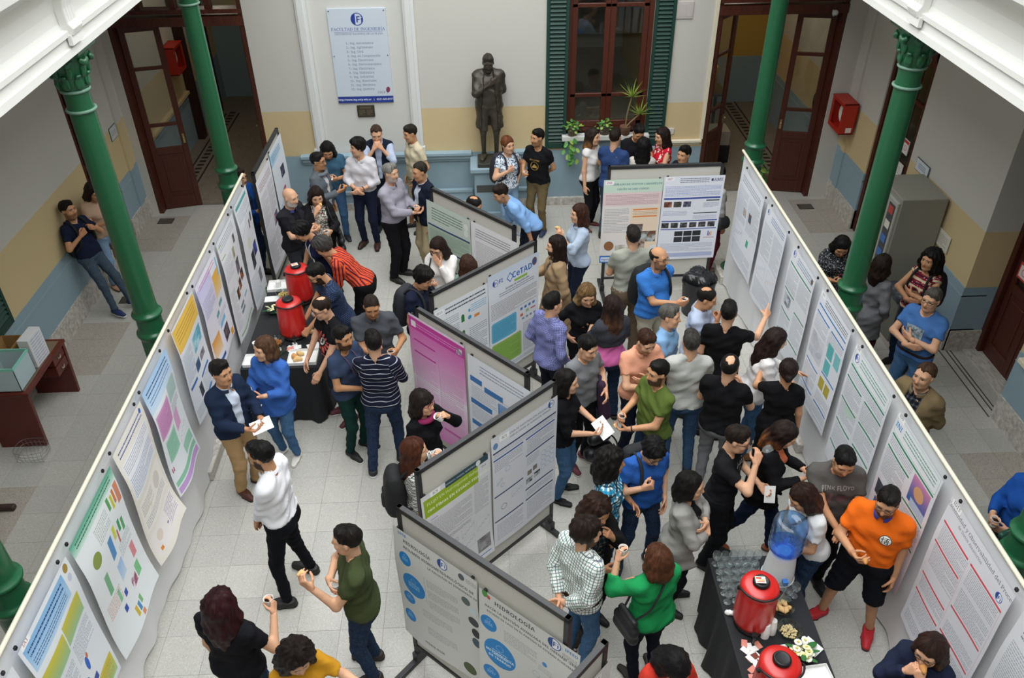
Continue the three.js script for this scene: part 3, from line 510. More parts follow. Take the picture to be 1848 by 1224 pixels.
  if (P.glasses) {
    const gs = []; for (const x of [-0.033, 0.033]) { const t = new THREE.TorusGeometry(0.0205, 0.0022, 6, 18); t.scale(1.12, 0.82, 1); t.translate(x, 0.001, 0.094); gs.push(t); gs.push(tube([[x * 1.65, 0.004, 0.092], [x * 2.42, 0.006, 0.03], [x * 2.45, 0.0, -0.02]], 0.0022, 8, 5)); }
    gs.push(tube([[-0.012, 0.004, 0.097], [0, 0.007, 0.1], [0.012, 0.004, 0.097]], 0.0022, 6, 5));
    const g = merge(gs); g.applyMatrix4(headM); part('glasses', g, P.glasses === true ? glassesMat : mat(P.glasses, 0.4), root);
  }
  if (P.scarf) { const g = new THREE.TorusGeometry(0.085, 0.032, 10, 24); g.rotateX(Math.PI / 2); g.scale(1.05, 0.9, 1); g.scale(s, s, s); g.applyMatrix4(new THREE.Matrix4().copy(Tm).setPosition(T(0, 1.445, 0.015))); part('scarf', g, mat(P.scarf, 0.9), root); }
  if (P.watch) { const a = arms[P.watch === 'L' ? 0 : 1], g = new THREE.TorusGeometry(0.033 * s, 0.006, 6, 16); const q = new THREE.Quaternion().setFromUnitVectors(V3(0, 0, 1), a.W.clone().sub(a.E).normalize()); g.applyQuaternion(q); const o = a.W.clone().lerp(a.E, 0.1); g.translate(o.x, o.y, o.z); part('wristwatch', g, leatherMat, root); }
  root.updateMatrixWorld(true);
  const wl = (v) => v.clone().applyMatrix4(root.matrixWorld);
  const rec = { root, arms: { L: arms[0], R: arms[1] }, wl, T, B, s, Tm, HC, gripL: wl(arms[0].grip), gripR: wl(arms[1].grip), tipL: wl(arms[0].tip), tipR: wl(arms[1].tip) };
  for (const sd of ['L', 'R']) {
    const it = P['in' + sd]; if (!it) continue; const g = rec['grip' + sd], t = rec['tip' + sd];
    if (it[0] === 'cup') plasticCup([g.x, g.y - 0.04, g.z], it[1], it[2] || [0, 0, 0], it[3] !== false);
    else if (it[0] === 'pastry') pastry([t.x, t.y, t.z], it[1], it[2] || 1);
    else if (it[0] === 'paper') sheet([t.x, t.y, t.z], it[1], it[2] || [0.16, 0.23], it[3] || [0.5, 0, 0]);
    else if (it[0] === 'phone') phone([t.x, t.y, t.z], it[1], it[2] || [-0.6, 0, 0], it[3]);
    else if (it[0] === 'wineglass') heldGlass([g.x, g.y, g.z], it[1], it[2] || [0, 0, 0]);
  }
  if (P.pack) backpack(rec, P.pack);
  if (P.bag) shoulderBag(rec, P.bag);
  if (P.lanyard) { const g = tube([[-0.06, 1.46, -0.03], [-0.065, 1.4, 0.1], [-0.02, 1.2, 0.155], [0.02, 1.2, 0.155], [0.065, 1.4, 0.1], [0.06, 1.46, -0.03]].map((q) => ar(T(...q))), 0.006, 24, 5); part('lanyard', g, mat(P.lanyard, 0.7), root); }
  return rec;
}
// things held or carried
function sheet(pos, label, [w, h], rot) {
  const g = new THREE.PlaneGeometry(w, h, 6, 6), p = g.attributes.position; for (let i = 0; i < p.count; i++) p.setZ(i, 0.012 * Math.sin(p.getX(i) * 16)); g.computeVertexNormals();
  const o = single('paper_sheet', g, mat('#f2f2f0', 0.8), label, 'paper', pos); o.rotation.set(rot[0] - Math.PI / 2, rot[1], rot[2], 'YXZ'); return o;
}
function phone(pos, label, rot, c = '#16181b') {
  const o = thing('smartphone', label, 'phone', pos); o.rotation.set(...rot, 'YXZ'); part('phone_body', new RoundedBoxGeometry(0.072, 0.15, 0.009, 2, 0.004), mat(c, 0.3), o); part('screen', xf(new THREE.PlaneGeometry(0.064, 0.134), { p: [0, 0, 0.0052] }), mat('#0c1016', 0.12), o); return o;
}
function backpack(r, q) {
  const o = thing('backpack', q.label, 'backpack'); o.position.copy(r.root.position); o.rotation.copy(r.root.rotation);
  const s = r.s, T = r.T, dz = q.dz ?? -0.2;
  const lay = [[1.36, 0.055, 0.07], [1.29, 0.07, 0.082], [1.21, 0.078, 0.09], [1.13, 0.08, 0.094], [1.05, 0.08, 0.092], [0.99, 0.075, 0.08]];
  const b = sdfMesh(lay.map(([y, w, r], i) => ({ a: ar(T(-w, y, dz - 0.004 * i)), b: ar(T(w, y, dz - 0.004 * i)), ra: r * s, rb: r * s })), { cell: 0.02, k: 0.07, mod: (x, y, z, f) => f + 0.004 * Math.abs(Math.sin(x * 31 + y * 22)) }); b.userData = {};
  part('pack_body', b, mat(q.c || '#17181b', 0.8), o);
  const pk = sdfMesh([{ a: ar(T(-0.06, 1.06, dz - 0.11)), b: ar(T(0.06, 1.06, dz - 0.11)), ra: 0.035 * s, rb: 0.035 * s }, { a: ar(T(-0.06, 1.15, dz - 0.1)), b: ar(T(0.06, 1.15, dz - 0.1)), ra: 0.03 * s, rb: 0.03 * s }], { cell: 0.016, k: 0.05 }); pk.userData = {};
  part('front_pocket', pk, mat(q.c2 || q.c || '#222428', 0.8), o);
  for (const sd of q.one ? [q.one] : [-1, 1]) part('strap', tube([[sd * 0.08, 1.38, dz + 0.05], [sd * 0.095, 1.475, -0.05], [sd * 0.1, 1.445, 0.075], [sd * 0.115, 1.3, 0.138], [sd * 0.14, 1.15, 0.115], [sd * 0.17, 1.05, 0.0], [sd * 0.1, 1.0, dz + 0.05]].map((p) => ar(T(...p))), 0.016 * s, 30, 6), mat(q.cs || q.c || '#17181b', 0.8), o);
}
function shoulderBag(r, q) {
  const o = thing('handbag', q.label, 'bag'); o.position.copy(r.root.position); o.rotation.copy(r.root.rotation);
  const s = r.s, T = r.B, sd = q.sd || 1, [w, h] = q.size || [0.11, 0.1], y = q.y ?? 0.95, z = q.z ?? 0, x = sd * (q.dx ?? 0.25);
  const b = sdfMesh([{ a: ar(T(x, y - h, z - w)), b: ar(T(x, y - h, z + w)), ra: 0.05 * s, rb: 0.05 * s }, { a: ar(T(x - sd * 0.01, y + h, z - w * 0.85)), b: ar(T(x - sd * 0.01, y + h, z + w * 0.85)), ra: 0.032 * s, rb: 0.032 * s }, { a: ar(T(x, y, z - w)), b: ar(T(x, y, z + w)), ra: 0.048 * s, rb: 0.048 * s }], { cell: 0.016, k: 0.06 }); b.userData = {};
  part('bag_body', b, mat(q.c || '#18181a', 0.5), o);
  const sx = q.cross ? -sd * 0.09 : sd * 0.12;
  part('strap', tube([ar(T(x - sd * 0.02, y + h, z - w * 0.7)), ar(r.T(sd * (q.cross ? 0.12 : 0.16), 1.25, -0.15)), ar(r.T(sx, 1.475, -0.03)), ar(r.T(q.cross ? 0.0 : sd * 0.15, 1.28, 0.15)), ar(T(x - sd * 0.02, y + h, z + w * 0.7))], 0.01 * s, 40, 6), mat(q.c || '#18181a', 0.5), o);
}
function heldGlass(pos, label, tilt) { const g = wineGlass(label, pos); g.rotation.set(...tilt); return g; }
// ---------- surfaces ----------
function noiseTex(base, specks, n, S = 256, a = 1, sz = [0.6, 2.2]) {
  return canvasTex(S, S, (c) => { c.fillStyle = base; c.fillRect(0, 0, S, S); for (let i = 0; i < n; i++) { c.globalAlpha = a * rr(0.25, 1); c.fillStyle = specks[Math.floor(rnd() * specks.length)]; const r = rr(...sz); c.beginPath(); c.ellipse(rnd() * S, rnd() * S, r, r * rr(0.5, 1), rnd() * 3, 0, 7); c.fill(); } c.globalAlpha = 1; });
}
const tileTex = [noiseTex('#b8b6ae', ['#cfcdc6', '#a29f97', '#e6e4de', '#8d8a83'], 2600), noiseTex('#b4b2ab', ['#c8c6bf', '#9b9890', '#dddbd4', '#85827b'], 2600), noiseTex('#bcb9b1', ['#d6d3cb', '#a7a39a', '#e9e6df', '#948f86'], 2600)];
const graniteTex = noiseTex('#aaa297', ['#c2baae', '#8f867b', '#7d756b', '#d0c8bd'], 3600, 256, 1, [0.8, 2.6]);
const tileMats = tileTex.map((t) => texMat(t, 0.42)), graniteMat = texMat(graniteTex, 0.5);
const woodTex = canvasTex(256, 512, (c, w, h) => { c.fillStyle = '#4c2115'; c.fillRect(0, 0, w, h); for (let i = 0; i < 420; i++) { c.globalAlpha = rr(0.05, 0.3); c.strokeStyle = rnd() > 0.5 ? '#6e3422' : '#2c110a'; c.lineWidth = rr(0.6, 2.4); const x = rnd() * w; c.beginPath(); c.moveTo(x, 0); c.bezierCurveTo(x + rr(-9, 9), h * 0.3, x + rr(-9, 9), h * 0.6, x + rr(-6, 6), h); c.stroke(); } c.globalAlpha = 1; });
const woodMat = texMat(woodTex, 0.42), woodDark = mat('#331710', 0.5);
const plaster = mat('#cbc8c0', 0.9), plasterWhite = mat('#d3d2cd', 0.9), yellowP = mat('#d0bb90', 0.88), blueP = mat('#8fa6b1', 0.85), blueRail = mat('#96adb8', 0.8), stoneMat = texMat(noiseTex('#b8b3a9', ['#cdc8be', '#a09a90', '#d8d4cb'], 500, 256, 0.6, [3, 16]), 0.6), whiteTrim = mat('#dcdddb', 0.8), creamTrim = mat('#e4dbc2', 0.8);
const corniceMat = mat('#e6e6e1', 0.85), paneMat = new THREE.MeshPhysicalMaterial({ color: 0xf4f7f6, transmission: 1, roughness: 0.03, thickness: 0, ior: 1.45, side: THREE.DoubleSide });
const greenCol = mat('#1d5f3c', 0.3, { clearcoat: 0.4, clearcoatRoughness: 0.3 }), greenEdge = mat('#6f9480', 0.5), shutterMat = mat('#173c33', 0.5), darkMetal = mat('#26262a', 0.5), blackFrame = mat('#2a2a2c', 0.5);
const X0 = -5.45, X1 = 5.72, ZB = -12.55, TOP = 9.2;

// ---------- floor ----------
{
  const fl = structG('floor'), T = 0.3782, ox = -2.1367, oz = -6.407;
  part('slab', bx(X0 - 0.4, X1 + 0.8, -0.2, -0.004, ZB - 0.35, 3.2), mat('#77746d', 0.9), fl);
  const gap = 0.0022, g0 = new THREE.BoxGeometry(T - gap, 0.02, T - gap); g0.translate(0, -0.01, 0);
  const vars = [0, 1, 2, 3].map((k) => { const g = g0.clone(), p = g.attributes.position, uv = g.attributes.uv; for (let i = 0; i < p.count; i++) { const a = k * Math.PI / 2, x = p.getX(i), z = p.getZ(i); uv.setXY(i, (x * Math.cos(a) - z * Math.sin(a)) / 0.42 + k * 0.31, (x * Math.sin(a) + z * Math.cos(a)) / 0.42 + k * 0.17); } return g; });
  const list = [], cm = camera; cm.updateMatrixWorld(true); cm.updateProjectionMatrix();
  for (let i = -9; i < 22; i++) for (let j = -17; j < 12; j++) {
    const x = ox + (i + 0.5) * T, z = oz + (j + 0.5) * T; if (x < X0 - 0.05 || x > X1 + 0.4 || z < ZB - 0.34 || z > -2) continue;
    const v = V3(x, 0, z).project(cm), d = Math.hypot(x, 6.4, z), border = x < X0 + 0.8 || x > X1 - 0.8, gr = border && ((j + 40) % 8 < 3);
    const hidden = (x < -3.0 && x > -3.0 - 1.35 * 1.0 && z > -9.3) || (x > 2.4 && x < 3.3 && z > -9);
    list.push({ x, z, d: d + (Math.abs(v.x) > 1.02 || Math.abs(v.y) > 1.03 ? 50 : 0) + (hidden ? 6 : 0), gr });
  }
  list.sort((a, b) => a.d - b.d);
  const rest = [[], []];
  list.forEach((t, n) => {
    const vi = Math.floor(rnd() * 4), mi = rnd() < 0.5 ? 0 : rnd() < 0.6 ? 1 : 2, dy = rr(-0.0006, 0.0006);
    if (n < 300) { const o = part(n ? 'floor_tile_' + String(n).padStart(3, '0') : 'floor_tile', vars[vi], t.gr ? graniteMat : tileMats[mi], fl); o.position.set(t.x, dy, t.z); } else rest[t.gr ? 1 : 0].push(vars[vi].clone().translate(t.x, dy, t.z));
  });
  rest.forEach((r, k) => { const o = part(k ? 'floor_tile_granite_rest' : 'floor_tile_rest', merge(r), k ? graniteMat : tileMats[0], fl); o.userData.kind = 'stuff'; });
  const cf = structG('floor_corridor'); part('paving', bx(X0 - 0.3, -2.9, -0.18, 0.0, -18.2, ZB - 0.36), texMat(noiseTex('#857b6d', ['#958a7b', '#6d6457'], 1500), 0.5), cf);
  part('paving_002', bx(2.9, X1 + 0.6, -0.18, 0.0, -17.2, ZB - 0.36), texMat(noiseTex('#857b6d', ['#958a7b', '#6d6457'], 1500), 0.5), cf);
  for (const [xa, xb, w] of [[-5.28, -5.25, 0.03], [-5.02, -4.99, 0.03], [5.02, 5.05, 0.03], [5.3, 5.33, 0.03]]) part('mosaic_border', bx(xa, xb, 0.0005, 0.003, -17, ZB - 0.4), mat('#2d2822', 0.6), cf);
  for (let k = 0; k < 26; k++) { part('mosaic_key', bx(-5.2, -5.08, 0.0005, 0.003, -12.98 - k * 0.16, -13.06 - k * 0.16), mat('#2d2822', 0.6), cf); part('mosaic_key', bx(5.1, 5.24, 0.0005, 0.003, -12.98 - k * 0.16, -13.06 - k * 0.16), mat('#2d2822', 0.6), cf); }
}
// ---------- painted walls: blue dado, cream band, grey-white above, with skirting ----------
function paintWallX(parent, xf0, xo, z0, z1, top, skirt = true) { // wall whose face is x = xf0, body out to xo, z0 > z1
  const s = Math.sign(xo - xf0);
  part('upper_wall', bx(xf0, xo, 1.68, top, z0, z1), plaster, parent); part('cream_band', bx(xf0, xo, 0.93, 1.68, z0, z1), yellowP, parent); part('blue_dado', bx(xf0 - s * 0.008, xo, 0, 0.93, z0, z1), blueP, parent);
  part('dado_line', bx(xf0 - s * 0.016, xo, 0.8, 0.815, z0, z1), blueRail, parent);
  if (skirt) part('stone_skirting', metreUV(bx(xf0 - s * 0.03, xo, 0, 0.32, z0, z1), 1.6), stoneMat, parent);
}
function ribs(w, x, d, z0, z1) { part('pilaster_rib', bx(x + d * 0.035, x, 1.68, 4.5, z0, z1), plaster, w); part('pilaster_rib', bx(x + d * 0.035, x, 0.93, 1.68, z0, z1), yellowP, w); part('pilaster_rib', bx(x + d * 0.038, x, 0.325, 0.93, z0, z1), blueP, w); part('pilaster_rib', bx(x + d * 0.05, x, 0, 0.325, z0, z1), stoneMat, w); }
{
  const w = structG('wall_left');
  paintWallX(w, X0, X0 - 0.3, 3.2, -10.85, TOP); paintWallX(w, X0, X0 - 0.3, -11.75, ZB, TOP);
  part('lintel', bx(X0, X0 - 0.3, 3.5, TOP, -10.85, -11.75), plaster, w); part('reveal', bx(X0 - 0.3, X0 - 0.45, 0, 3.5, -10.7, -11.9), woodDark, w);
  ribs(w, X0, 1, -12.2, -12.36);
}
{
  const w = structG('wall_right');
  paintWallX(w, X1, X1 + 0.3, ZB, -11.42, TOP); paintWallX(w, X1, X1 + 0.3, -10.28, -8.25, TOP); paintWallX(w, X1, X1 + 0.3, -7.0, 3.2, TOP);
  part('lintel', bx(X1, X1 + 0.3, 3.5, TOP, -11.42, -10.28), plaster, w); part('lintel_002', bx(X1, X1 + 0.3, 3.6, TOP, -8.25, -7.0), plaster, w);
  const zs = [-8.25, -7.0]; zs.forEach((z, i) => { const e = i ? 0.3 : -0.3; part('reveal_upper', bx(X1 + 0.3, 6.5, 1.68, 3.6, z, z + e), plaster, w); part('reveal_cream', bx(X1 + 0.3, 6.5, 0.93, 1.68, z, z + e), yellowP, w); part('reveal_blue', bx(X1 + 0.3, 6.5, 0, 0.93, z, z + e), blueP, w); part('reveal_skirting', metreUV(bx(X1 + 0.01, 6.5, 0, 0.3, z + (i ? -0.02 : 0.02), z + e), 1.6), stoneMat, w); });
  ribs(w, X1, -1, -12.2, -12.36); part('back_reveal', bx(6.35, 6.5, 0, 3.6, -8.3, -6.9), woodDark, w);
}
{
  const w = structG('wall_back'), zf = ZB, zo = ZB - 0.35;
  const seg = (x0, x1, y0, y1, m, n, dz = 0) => part(n, bx(x0, x1, y0, y1, zf + dz, zo), m, w);
  const WX0 = 1.3, WX1 = 2.57, WY0 = 1.22, WY1 = 4.0;
  seg(X0 - 0.3, -5.32, 0, TOP, plaster, 'corner_pier'); seg(5.42, X1 + 0.3, 0, TOP, plaster, 'corner_pier');
  seg(-5.32, -3.36, 3.95, TOP, plaster, 'over_door'); seg(3.5, 5.42, 3.95, TOP, plaster, 'over_door');
  // blue dado
  seg(-3.36, WX0, 0, 0.95, blueP, 'blue_dado'); seg(WX0, WX1, 0, WY0, blueP, 'blue_dado'); seg(WX1, 3.5, 0, 0.95, blueP, 'blue_dado');
  // cream band
  seg(-3.36, -2.52, 0.95, 1.68, yellowP, 'cream_band'); seg(-1.0, WX0, 0.95, 1.68, yellowP, 'cream_band'); seg(WX1, 3.5, 0.95, 1.68, yellowP, 'cream_band');
  seg(-2.52, -1.0, 0.95, TOP, plasterWhite, 'white_panel', -0.03);
  seg(-3.36, -2.52, 1.68, TOP, plaster, 'upper_wall'); seg(-1.0, WX0, 1.68, TOP, plaster, 'upper_wall'); seg(WX1, 3.5, 1.68, TOP, plaster, 'upper_wall'); seg(WX0, WX1, WY1, TOP, plaster, 'over_window');
  // mouldings
  part('white_pilaster', merge([bx(-2.6, -2.44, 1.02, TOP, zf + 0.05, zf - 0.05), bx(-2.57, -2.49, 1.02, TOP, zf + 0.08, zf), bx(-2.63, -2.42, 0.96, 1.08, zf + 0.07, zf - 0.05)]), whiteTrim, w);
  part('white_pilaster', merge([bx(-1.08, -0.92, 1.02, TOP, zf + 0.05, zf - 0.05), bx(-1.05, -0.97, 1.02, TOP, zf + 0.08, zf), bx(-1.1, -0.9, 0.96, 1.08, zf + 0.07, zf - 0.05)]), whiteTrim, w);
  for (const [a, b] of [[-2.86, -0.17], [0.5, 1.0], [2.0, 2.95]]) {
    part('rail', merge([rbx(a, b, 0.93, 0.99, zf + 0.12, zf, 0.015), rbx(a + 0.01, b - 0.01, 0.86, 0.94, zf + 0.08, zf, 0.02), bx(a + 0.02, b - 0.02, 0.82, 0.87, zf + 0.04, zf)]), blueRail, w);
    part('low_rail', merge([rbx(a, b, 0.27, 0.34, zf + 0.07, zf, 0.02), bx(a, b, 0.13, 0.27, zf + 0.045, zf)]), blueRail, w);
  }
  part('stone_skirting', metreUV(bx(-3.36, 3.5, 0, 0.13, zf + 0.06, zo), 1.6), stoneMat, w);
  part('cream_ledge', merge([rbx(2.97, 3.48, 1.03, 1.08, zf + 0.06, zf, 0.012), rbx(2.99, 3.46, 0.99, 1.03, zf + 0.03, zf, 0.01)]), creamTrim, w);
  part('cream_edge', bx(3.45, 3.5, 1.08, 4, zf + 0.025, zf), creamTrim, w);
}
struct('wall_front', bx(X0 - 0.3, X1 + 0.8, 0, TOP, 3.2, 3.5), plaster);
// ---------- galleries, cornices and roof ----------
{
  const c = structG('ceiling');
  part('gallery_slab', bx(X0 - 0.3, -3.0, 4.5, 4.8, 3.2, ZB), plasterWhite, c); part('gallery_slab', bx(3.33, X1 + 0.3, 4.5, 4.8, 3.2, ZB), plasterWhite, c); part('gallery_slab', bx(-3.0, 3.33, 4.5, 4.8, 3.2, 0.45), plasterWhite, c);
  part('roof', bx(X0 - 0.3, SKYLIGHT.x - SKYLIGHT.w / 2, 9.2, 9.45, 3.5, ZB - 0.35), plasterWhite, c); part('roof', bx(SKYLIGHT.x + SKYLIGHT.w / 2, X1 + 0.8, 9.2, 9.45, 3.5, ZB - 0.35), plasterWhite, c); part('roof', bx(SKYLIGHT.x - SKYLIGHT.w / 2, SKYLIGHT.x + SKYLIGHT.w / 2, 9.2, 9.45, 3.5, SKYLIGHT.z + SKYLIGHT.d / 2), plasterWhite, c);
  part('corridor_ceiling', bx(X0 - 0.3, -2.9, 4.1, 4.3, ZB - 0.35, -18.2), plasterWhite, c); part('corridor_ceiling', bx(2.9, X1 + 0.8, 4.1, 4.3, ZB - 0.35, -17.2), plasterWhite, c);
  const glow = part('skylight_glass', bx(SKYLIGHT.x - SKYLIGHT.w / 2, SKYLIGHT.x + SKYLIGHT.w / 2, 9.25, 9.27, SKYLIGHT.z - SKYLIGHT.d / 2, SKYLIGHT.z + SKYLIGHT.d / 2), new THREE.MeshStandardMaterial({ color: 0xdfe6ea, emissive: 0xeaf4ff, emissiveIntensity: 0.6 }), c, 'frosted glass roof with daylight');
}
const prof = [[-0.4, 4.49], [0, 4.49], [0, 4.545], [-0.014, 4.55], [-0.014, 4.625], [0.012, 4.632], [0.014, 4.668], [-0.028, 4.678], [-0.042, 4.72], [-0.045, 4.8], [-0.03, 4.9], [0.005, 4.98], [0.06, 5.04], [0.14, 5.08], [0.2, 5.09], [0.22, 5.11], [0.24, 5.2], [0.26, 5.24], [-0.4, 5.24]];
function cornice(name, x, dir) {
  const g = structG(name), sh = new THREE.Shape(prof.map(([u, v]) => new THREE.Vector2(u * dir, v))), e = new THREE.ExtrudeGeometry(sh, { depth: 15.7, bevelEnabled: false }); e.translate(x, 0, ZB);
  part('cornice_moulding', e, corniceMat, g);
  for (const z of [-3.45, -6.45, -9.6]) { // fluted consoles in the cove
    const cs = new THREE.Shape([[-0.03, 4.64], [0.035, 4.64], [0.05, 4.68], [0.02, 4.72], [0.015, 4.82], [0.035, 4.93], [0.08, 5.01], [0.16, 5.07], [0.2, 5.09], [-0.06, 5.09]].map(([u, v]) => new THREE.Vector2(u * dir, v)));
    const parts = []; for (let k = 0; k < 4; k++) { const q = new THREE.ExtrudeGeometry(cs, { depth: 0.028, bevelEnabled: true, bevelSize: 0.006, bevelThickness: 0.006, bevelSegments: 1 }); q.translate(x, 0, z + k * 0.044); parts.push(q); }
    parts.push(bx(x + dir * 0.0, x + dir * 0.03, 4.57, 4.64, z - 0.015, z + 0.185));
    part('console', merge(parts), corniceMat, g);
  }
}
cornice('trim_1', -2.95, 1); cornice('trim_2', 3.28, -1);
// ---------- cast-iron columns ----------
const colProf = [[0.001, 0], [0.2, 0], [0.2, 0.06], [0.165, 0.09], [0.15, 0.16], [0.135, 0.2], [0.128, 0.9], [0.124, 1.7], [0.128, 1.73], [0.142, 1.75], [0.146, 1.77], [0.142, 1.79], [0.124, 1.8], [0.117, 1.82], [0.115, 1.94], [0.12, 1.955], [0.136, 1.97], [0.14, 1.985], [0.136, 2.0], [0.114, 2.015], [0.11, 2.04], [0.108, 2.1], [0.098, 3.94], [0.1, 3.96]];
const capLeaf = [sdfMesh([{ c: [0, 4.2, 0.118], r: [0.034, 0.06, 0.016] }, { c: [0, 4.25, 0.142], r: [0.028, 0.018, 0.018] }, { c: [0.022, 4.18, 0.122], r: [0.014, 0.03, 0.012] }, { c: [-0.022, 4.18, 0.122], r: [0.014, 0.03, 0.012] }], { cell: 0.014, k: 0.01 }), sdfMesh([{ c: [0, 4.29, 0.142], r: [0.03, 0.06, 0.018] }, { c: [0, 4.35, 0.18], r: [0.032, 0.026, 0.028] }, { c: [0.03, 4.37, 0.178], r: [0.02, 0.02, 0.02] }, { c: [-0.03, 4.37, 0.178], r: [0.02, 0.02, 0.02] }], { cell: 0.014, k: 0.01 })]; capLeaf.forEach((g) => { g.userData = {}; });
function column(x, z, label) {
  const g = thing('iron_column', label, 'column', [x, 0, z], 0, 'cast iron columns of the courtyard');
  part('plinth', rbx(-0.26, 0.26, 0, 0.13, -0.26, 0.26, 0.015), stoneMat, g, 'grey stone plinth'); const sh = lathe(colProf.map(([r, y]) => [r, y === 0 ? 0.13 : Math.max(0.131, y)]), 28); part('shaft', sh, greenCol, g);
  const rg = new THREE.TorusGeometry(0.108, 0.013, 8, 28); rg.rotateX(Math.PI / 2);
  part('ring', rg.clone().translate(0, 3.96, 0), greenEdge, g, 'worn pale edge ring'); part('ring', rg.clone().scale(0.98, 1, 0.98).translate(0, 4.12, 0), greenEdge, g, 'worn pale edge ring');
  part('neck', lathe([[0.1, 3.96], [0.097, 4.04], [0.102, 4.12]], 28), greenCol, g);
  const bell = part('capital', lathe([[0.1, 4.12], [0.112, 4.18], [0.132, 4.27], [0.158, 4.35], [0.185, 4.42]], 28), greenCol, g);
  for (let k = 0; k < 16; k++) { const up = k % 2, a = k * Math.PI / 8; part('acanthus_leaf', capLeaf[up].clone().rotateY(a), greenCol, bell); }
  part('abacus', rbx(-0.19, 0.19, 4.42, 4.49, -0.19, 0.19, 0.012), greenCol, g);
}
column(-3.2, -3.6, 'green cast iron column ringed near the foot of the long left banner'); column(-3.2, -6.66, 'green cast iron column in front of the students leaning on the wall'); column(-3.2, -9.85, 'green cast iron column before the open left corridor door');
column(3.62, -3.66, 'green cast iron column beside the red lined poster banner'); column(3.55, -6.76, 'green cast iron column beside the grey vending machine'); column(3.55, -10.18, 'green cast iron column before the open right hand door');

// ---------- doors ----------
function leaf(w, h, panes = true, flip = 1) { // hinge at x = 0, leaf runs to +x (flip -1: -x)
  const f = new THREE.Group(); f.name = 'door_leaf'; const st = 0.085, t = 0.025, ys = panes ? [1.0, 1.42, 2.3] : [1.0, 1.5, 2.4], X = (a, b, y0, y1, d = t) => rbx(flip * a, flip * b, y0, y1, -d, d, 0.006);
  const fr = [X(0, st, 0, h), X(w - st, w, 0, h), X(st, w - st, 0, 0.2), X(st, w - st, h - 0.12, h), X(st, w - st, ys[0] - 0.06, ys[0] + 0.05), X(st, w - st, ys[1] - 0.025, ys[1] + 0.025), X(st, w - st, ys[2] - 0.025, ys[2] + 0.025)];
  part('leaf_frame', merge(fr), woodMat, f); part('lower_panel', merge([bx(flip * st, flip * (w - st), 0.2, ys[0] - 0.06, -0.008, 0.008), rbx(flip * (st + 0.05), flip * (w - st - 0.05), 0.28, ys[0] - 0.14, -0.02, 0.02, 0.012)]), woodMat, f);
  for (const [a, b] of [[ys[0] + 0.05, ys[1] - 0.025], [ys[1] + 0.025, ys[2] - 0.025], [ys[2] + 0.025, h - 0.12]]) part('glass_pane', bx(flip * st, flip * (w - st), a, b, -0.002, 0.002), paneMat, f);
  part('handle', merge([bx(flip * (w - 0.05), flip * (w - 0.02), 1.1, 1.25, t, t + 0.006), xf(new THREE.SphereGeometry(0.018, 10, 8), { p: [flip * (w - 0.035), 1.2, t + 0.03] })]), mat('#b7a878', 0.35, { metalness: 0.7 }), f, 'brass handle');
  return f;
}
function bigDoor(name, xa, xb, specs, label) {
  const g = structG(name), h = 2.96;
  part('door_frame', merge([bx(xa, xa + 0.07, 0, 3.9, ZB - 0.02, ZB - 0.22), bx(xb - 0.07, xb, 0, 3.9, ZB - 0.02, ZB - 0.22), bx(xa, xb, 2.97, 3.1, ZB + 0.01, ZB - 0.22), bx(xa, xb, 3.14, 3.2, ZB + 0.0, ZB - 0.2), bx(xa, xb, 3.84, 3.96, ZB - 0.02, ZB - 0.22)]), woodMat, g);
  for (let k = 1; k < 4; k++) { const x = xa + (xb - xa) * k / 4; part('transom_bar', bx(x - 0.04, x + 0.04, 3.2, 3.84, ZB - 0.04, ZB - 0.18), woodMat, g); }
  part('transom_glass', bx(xa + 0.07, xb - 0.07, 3.2, 3.84, ZB - 0.1, ZB - 0.104), paneMat, g);
  for (const [x, flip, deg] of specs) { const l = leaf(0.57, h, true, flip); l.position.set(x, 0.005, ZB - 0.18); l.rotation.y = deg * R; g.add(l); }
  return g;
}
bigDoor('door_1', -5.32, -3.36, [[-5.25, 1, 14], [-3.43, -1, -72]]); bigDoor('door_2', 3.5, 5.42, [[3.57, 1, 47], [5.35, -1, -12]]);
{ // corridor behind the left door
  const w = structG('wall_corridor_left'); paintWallX(w, -5.5, -5.8, ZB - 0.35, -18.0, 4.1, false);
  part('end_wall', bx(-5.8, -2.9, 1.6, 4.1, -18, -18.2), yellowP, w); part('end_dado', bx(-5.8, -2.9, 0, 1.6, -17.98, -18.2), mat('#8fa6b1', 0.8), w);
  part('ledge', bx(-5.5, -5.42, 0.93, 0.98, ZB - 0.35, -15.6), yellowP, w); part('door_post', bx(-5.48, -5.36, 0, 3.4, -15.65, -15.85), woodDark, w); part('door_post', bx(-5.48, -5.36, 0, 3.4, -17.0, -17.2), woodDark, w);
  const w2 = structG('wall_corridor_inner'); paintWallX(w2, -3.2, -2.9, ZB - 0.35, -18.0, 4.1, false);
  const v = structG('wall_room_right'); paintWallX(v, 5.75, 6.05, ZB - 0.35, -17, 4.1, false); part('room_end', bx(2.9, 6.05, 0.95, 4.1, -17, -17.2), mat('#c3a24f', 0.85), v); part('room_end_dado', bx(2.9, 6.05, 0, 0.95, -16.98, -17.2), mat('#8fa6b1', 0.8), v); part('room_side', bx(3.2, 2.9, 0, 4.1, ZB - 0.35, -17), mat('#c3a24f', 0.85), v);
}
